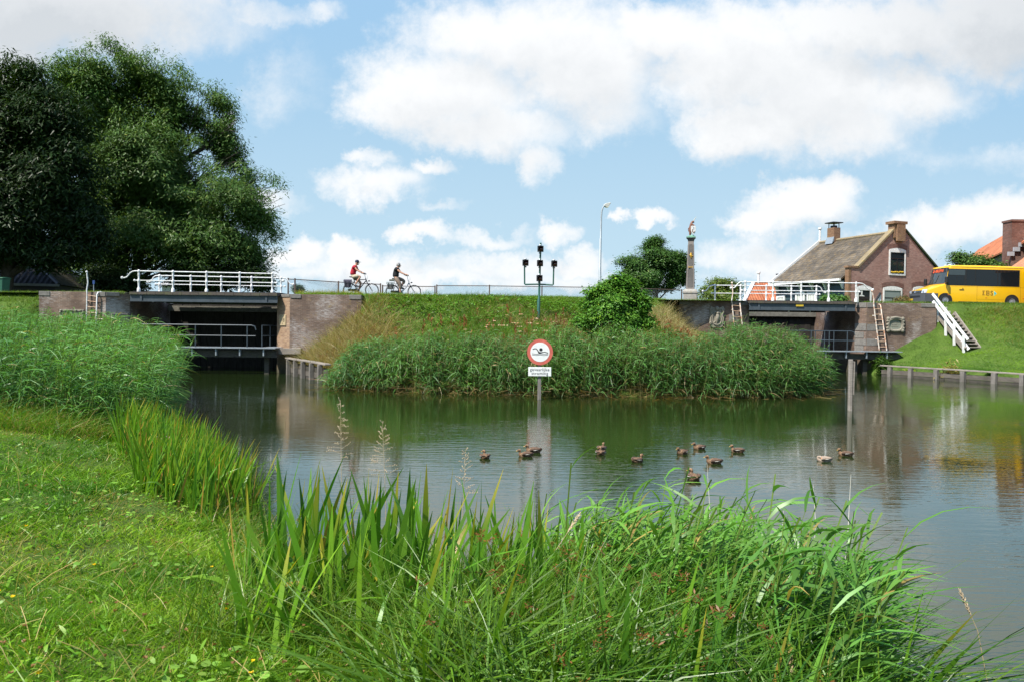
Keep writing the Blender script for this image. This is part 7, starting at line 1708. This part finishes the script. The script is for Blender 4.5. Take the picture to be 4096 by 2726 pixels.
# airy grass panicles against the water
g_ = 'airy straw coloured grass panicles'
for (bx, by, tx, ty, Y, lab) in ((1360, 2100, 1362, 1600, 6.4, 'tall airy grass panicle left of the sign reflection'), (1545, 2150, 1530, 1690, 6.0, 'feathery straw coloured panicle in front of the water, between two others'), (1830, 2150, 1862, 1800, 6.2, 'drooping straw panicle nearest the first duck')):
    a, b_ = at(bx, by + 150, Y), at(tx, ty, Y); m = MB(); m.tube([a, (a + b_) / 2 + V3((.01, 0, 0)), b_], [.003, .0024, .001], 5); o = m.build('grass_panicle', M_STRAW); tag(o, lab, 'grass stalk', g_)
    h = MB(); L_ = (b_ - a).length * .36
    for i in range(30):
        p = b_ + (a - b_).normalized() * L_ * (i / 30.); w_ = .02 + .11 * (i / 30.); an = random.uniform(0, 6.28); e_ = p + V3((math.cos(an) * w_, math.sin(an) * w_, random.uniform(-.01, .05)))
        h.tube([p, e_], .0008, 4)
        for q in (.5, .7, .85, 1.): h.ball(p.lerp(e_, q) + V3((0, 0, random.uniform(-.006, .006))), .0032, 4, sc=(1, 1, 1.7))
    h.build('panicle', M_SEED, o)
p = at(669, 1752, 11.0); o = thing('pink_umbel', (p.x, p.y, hz1(p.x, p.y)), 'single pink flower umbel above the yellow green iris leaves', 'flower')
m = MB(); m.tube([(p.x, p.y, hz1(p.x, p.y)), tuple(p)], .006, 6); m.build('stalk', paint('green_stalk', (.08, .14, .03), .6), o)
m = MB()
for i in range(60): a_, r_ = random.uniform(0, 6.28), .10 * math.sqrt(random.random()); m.ball((p.x + r_*math.cos(a_), p.y + r_*math.sin(a_), p.z + .02 - r_*r_*2.5 + random.uniform(-.006, .006)), .014, 5)
m.build('blossom', paint('pink_blossom', (.55, .28, .34), .7, 0, .35, 60), o)

# ------------------------------------------------------------------ trees and shrubs
M_BARK = stone('bark', (.085, .07, .055), (.035, .03, .024), 6)
def tree(name, label, cat, Y, lobes, trunks, ncl, nleaf, leafL, leafW, spread, cols, gap=.45, group=None, limbs=5, sheet=True, shell=.5, droop=.5, prof='leaf', trunk_r=.3, dy=1.0, sub=12, sf=(.48, .70)):
    """lobes: (x, y, rx, ry) on the 2356-wide sheet at distance Y; trunks: list of pixel x positions (4096 sheet)"""
    C_ = []
    for (x, y, rx, ry) in lobes:
        p = at(x * 1.7385, y * 1.7385, Y); k = 1.7385 / FPX * Y
        C_.append((p.x, Y + random.uniform(-.25, .25) * rx * k, p.z, rx * k, max(rx, ry) * k * dy, ry * k))
    C_ = np.array(C_); zmin = C_[:, 2].min()
    tx = [at(q, 1200, Y).x for q in trunks]; zb = hz1(tx[0], Y)
    o = thing(name, (tx[0], Y, zb), label, cat, group=group)
    if trunk_r:
        m = MB()
        for i, q in enumerate(tx):
            top = V3((C_[:, 0].mean() * .5 + q * .5, Y, C_[:, 2].mean() + .15 * (C_[:, 2].max() - zmin))); b0 = V3((q, Y, zb - .3)); r0 = trunk_r * (1 if i == 0 else .65)
            m.tube([b0, b0 + V3((0, 0, .5)), b0.lerp(top, .35) + V3((.1, 0, 0)), b0.lerp(top, .7), top], [r0 * 1.35, r0, r0 * .85, r0 * .6, r0 * .3], 10)
            for (cx_, cy_, cz_, rx, ry, rz_) in C_:
                if len(tx) > 1 and (abs(cx_ - q) > min(abs(cx_ - w) for w in tx) + .01): continue
                st = b0.lerp(top, min(max((cz_ - zb) / max(top.z - zb, .1) - .35, .25), .9)); e0 = V3((cx_, cy_, cz_))
                m.tube([st, st.lerp(e0, .5) + V3((0, 0, .25)), e0], [r0 * .42, r0 * .26, r0 * .12], 7)
                for j in range(limbs):
                    v = V3((random.gauss(0, 1), random.gauss(0, 1), random.gauss(.3, .9))).normalized(); e1 = e0 + V3((v.x * rx, v.y * ry, v.z * rz_)) * .85; s0 = st.lerp(e0, random.uniform(.45, 1))
                    m.tube([s0, s0.lerp(e1, .5) + V3((random.uniform(-.2, .2), 0, .15)), e1], [r0 * .15, r0 * .09, r0 * .03], 5)
        m.build('trunk', M_BARK, o, smooth=60)
    if sub:
        Q_ = []
        for c_ in C_:
            v = unit(RNG.normal(0, 1, (sub, 3)) + np.array((0, -.35, .15))); f_ = U(sf[0], sf[1], sub)
            for vv, ff in zip(v, f_): Q_.append((*(c_[:3] + vv * c_[3:6] * (1.02 - ff)), *(c_[3:6] * ff)))
        C_ = np.array(Q_)
    vb = VB(); vol = C_[:, 3] * C_[:, 5]; pr = vol / vol.sum(); P_ = []
    while sum(len(q) for q in P_) < ncl:
        k = RNG.choice(len(C_), ncl * 2, p=pr); v = unit(RNG.normal(0, 1, (len(k), 3))); r = (shell ** 3 + (1 - shell ** 3) * RNG.random(len(k))) ** (1 / 3) * U(.9, 1.06, len(k))
        p = C_[k, :3] + v * r[:, None] * C_[k, 3:6]
        g = .6 * fbm(p[:, 0] + p[:, 2] * .9, p[:, 1] * .8 + p[:, 2] * .5, .55, 13) + .4 * fbm(p[:, 0] - p[:, 2] * .6, p[:, 2] * 1.1 + p[:, 1] * .5, 1.1, 41)
        P_.append(p[g > gap])
    P_ = np.concatenate(P_)[:ncl]; n = ncl * nleaf
    cc = np.repeat(P_, nleaf, 0); off = RNG.normal(0, 1, (n, 3)) * np.array((1, 1, .7)) * spread; p = cc + off
    ok = p[:, 2] > zb + .1; p = p[ok]; off = off[ok]; cid = np.repeat(np.arange(ncl), nleaf)[ok]; n = len(p)
    az = np.arctan2(off[:, 1], off[:, 0]) + RNG.normal(0, .9, n); d0 = unit(np.stack([np.cos(az), np.sin(az), U(-droop, .45, n)], 1))
    base = mixc(cols[0], cols[1], RNG.random(ncl))[cid]; yel = RNG.random(n) < .03; c = varc(base, .3); c[yel] *= np.array((2.0, 1.5, 1.))
    ow = unit(p - np.array((C_[:, 0].mean(), C_[:, 1].mean(), C_[:, 2].mean()))); nr_ = unit(ow * .8 + off / np.maximum(np.linalg.norm(off, axis=1, keepdims=True), 1e-6) * .5 + np.array((0, 0, 1.)) + RNG.normal(0, .38, (n, 3)))
    vb.ribbons(p, d0, leafL * U(.7, 1.3, n), leafW * U(.7, 1.25, n), np.stack([np.zeros(n), np.zeros(n), -U(.1, .6, n)], 1), c, 1 if prof == 'leaf' else 2, 'flat' if prof == 'leaf' else prof, side=np.cross(d0, nr_))
    vb.build('crown', M_TREE, o, tone=(.90, .97, .85)); return o
tree('ash_tree', 'tall broad ash tree with airy green crown and two trunks behind the left bridge', 'tree', 55, [(265,200,125,98),(330,190,105,85),(375,225,100,100),(470,275,75,85),(520,300,45,60),(440,320,85,110),(330,370,150,120),(200,320,120,130),(545,450,105,100),(590,480,72,95),(520,370,55,75),(585,575,60,60),(470,560,140,85),(350,560,130,90),(230,540,110,110),(440,430,120,80),(300,470,140,90)], [510, 449], 3900, 84, .185, .075, .37, ((.056, .112, .025), (.108, .175, .048)), .49, trunk_r=.42, limbs=9, droop=.9, shell=.55)
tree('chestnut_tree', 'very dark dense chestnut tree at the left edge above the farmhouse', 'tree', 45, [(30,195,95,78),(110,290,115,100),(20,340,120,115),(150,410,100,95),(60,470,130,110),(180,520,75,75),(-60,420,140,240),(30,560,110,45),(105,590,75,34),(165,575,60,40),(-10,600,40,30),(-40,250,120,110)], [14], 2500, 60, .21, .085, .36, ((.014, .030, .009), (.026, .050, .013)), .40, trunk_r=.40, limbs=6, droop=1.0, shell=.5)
tree('alder_tree', 'rounded dark green tree between the bush and the stone column', 'tree', 60, [(1500,600,32,30),(1465,612,32,26),(1540,602,28,22),(1562,625,22,26),(1498,568,20,20),(1440,596,18,10),(1520,640,55,24),(1475,645,40,22),(1500,660,60,18),(1510,610,50,35),(1500,585,34,26),(1485,575,22,18),(1512,555,12,10),(1480,580,18,14),(1560,592,16,10),(1425,606,9,8),(1578,640,10,18),(1450,630,18,14),(1575,605,9,7)], [2625, 2560], 1300, 60, .13, .08, .24, ((.040, .095, .022), (.075, .145, .034)), .42, sub=7, sf=(.30, .52), trunk_r=.18, limbs=6, shell=.4)
tree('round_bush', 'bright green glossy round bush on the peninsula right of the signal mast', 'bush', 31, [(1415,715,55,42),(1398,683,36,30),(1422,652,16,24),(1440,672,18,20),(1372,728,36,32),(1455,730,40,36),(1470,695,22,20),(1410,755,62,26),(1380,692,20,18),(1400,660,12,16),(1350,700,14,12),(1488,745,20,18),(1345,745,22,20),(1450,660,10,12),(1365,675,12,10)], [2460], 900, 60, .095, .062, .16, ((.060, .165, .018), (.125, .255, .034)), .44, sub=7, sf=(.28, .50), trunk_r=.07, limbs=8, shell=.55, droop=.4)
tree('yellow_green_shrub', 'yellow green shrub behind the railing between the column and the orange roof', 'bush', 57, [(1650,660,30,22),(1680,665,32,24),(1628,670,18,18),(1655,685,50,18)], [2880], 330, 34, .14, .08, .2, ((.075, .125, .022), (.145, .175, .035)), .34, trunk_r=.08, limbs=4, shell=.4)
tree('garden_shrub', 'green garden tree rising over the roof of the yellow bus', 'bush', 54, [(2215,600,30,24),(2250,608,35,22),(2285,615,28,16),(2200,592,15,16),(2245,650,60,40)], [3880], 420, 34, .15, .09, .22, ((.045, .10, .022), (.095, .16, .04)), .36, trunk_r=.12, limbs=4, shell=.4)
tree('low_green_plant', 'low green climbing plant at the foot of the dark green boarded wall', 'plant', 52, [(1915,688,24,9),(1935,690,20,8),(1900,692,16,7)], [3330], 120, 26, .12, .08, .14, ((.06, .14, .03), (.10, .20, .05)), .3, trunk_r=.04, limbs=2, shell=.2)
tree('flowering_bush', 'small bush with reddish flowers between the house window and the bus front', 'plant', 50, [(2085,690,16,10),(2070,693,12,7)], [3610], 70, 26, .10, .06, .13, ((.09, .11, .035), (.20, .10, .05)), .3, trunk_r=.03, limbs=2, shell=.2)
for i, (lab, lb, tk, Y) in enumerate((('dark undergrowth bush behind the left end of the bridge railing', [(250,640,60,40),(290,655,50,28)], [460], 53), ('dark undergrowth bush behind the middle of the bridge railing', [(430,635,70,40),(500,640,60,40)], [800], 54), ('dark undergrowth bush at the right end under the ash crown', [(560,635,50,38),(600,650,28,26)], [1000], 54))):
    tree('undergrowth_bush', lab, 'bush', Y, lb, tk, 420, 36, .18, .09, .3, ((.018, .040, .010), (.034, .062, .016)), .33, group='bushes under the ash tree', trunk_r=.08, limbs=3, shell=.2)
tree('distant_shrub', 'tiny shrub on the horizon between the bridge and the brick corner', 'bush', 90, [(687,665,10,7)], [1195], 60, 24, .2, .1, .25, ((.03, .06, .03), (.05, .08, .035)), .3, trunk_r=.05, limbs=2, shell=.2)
# far tree line hidden behind the dike, seen from elsewhere only as a low band
# ------------------------------------------------------------------ render settings
scene.render.engine = 'CYCLES'; cy_ = scene.cycles
cy_.use_denoising = True; cy_.max_bounces = 6; cy_.diffuse_bounces = 2; cy_.glossy_bounces = 3; cy_.transmission_bounces = 2; cy_.transparent_max_bounces = 4
cy_.caustics_reflective = False; cy_.caustics_refractive = False; cy_.sample_clamp_indirect = 6
vs = scene.view_settings; vs.view_transform = 'Standard'; vs.look = 'None'; vs.gamma = 1; vs.use_curve_mapping = False; vs.exposure = EXPOSURE
scene.render.film_transparent = False
bpy.context.view_layer.update()
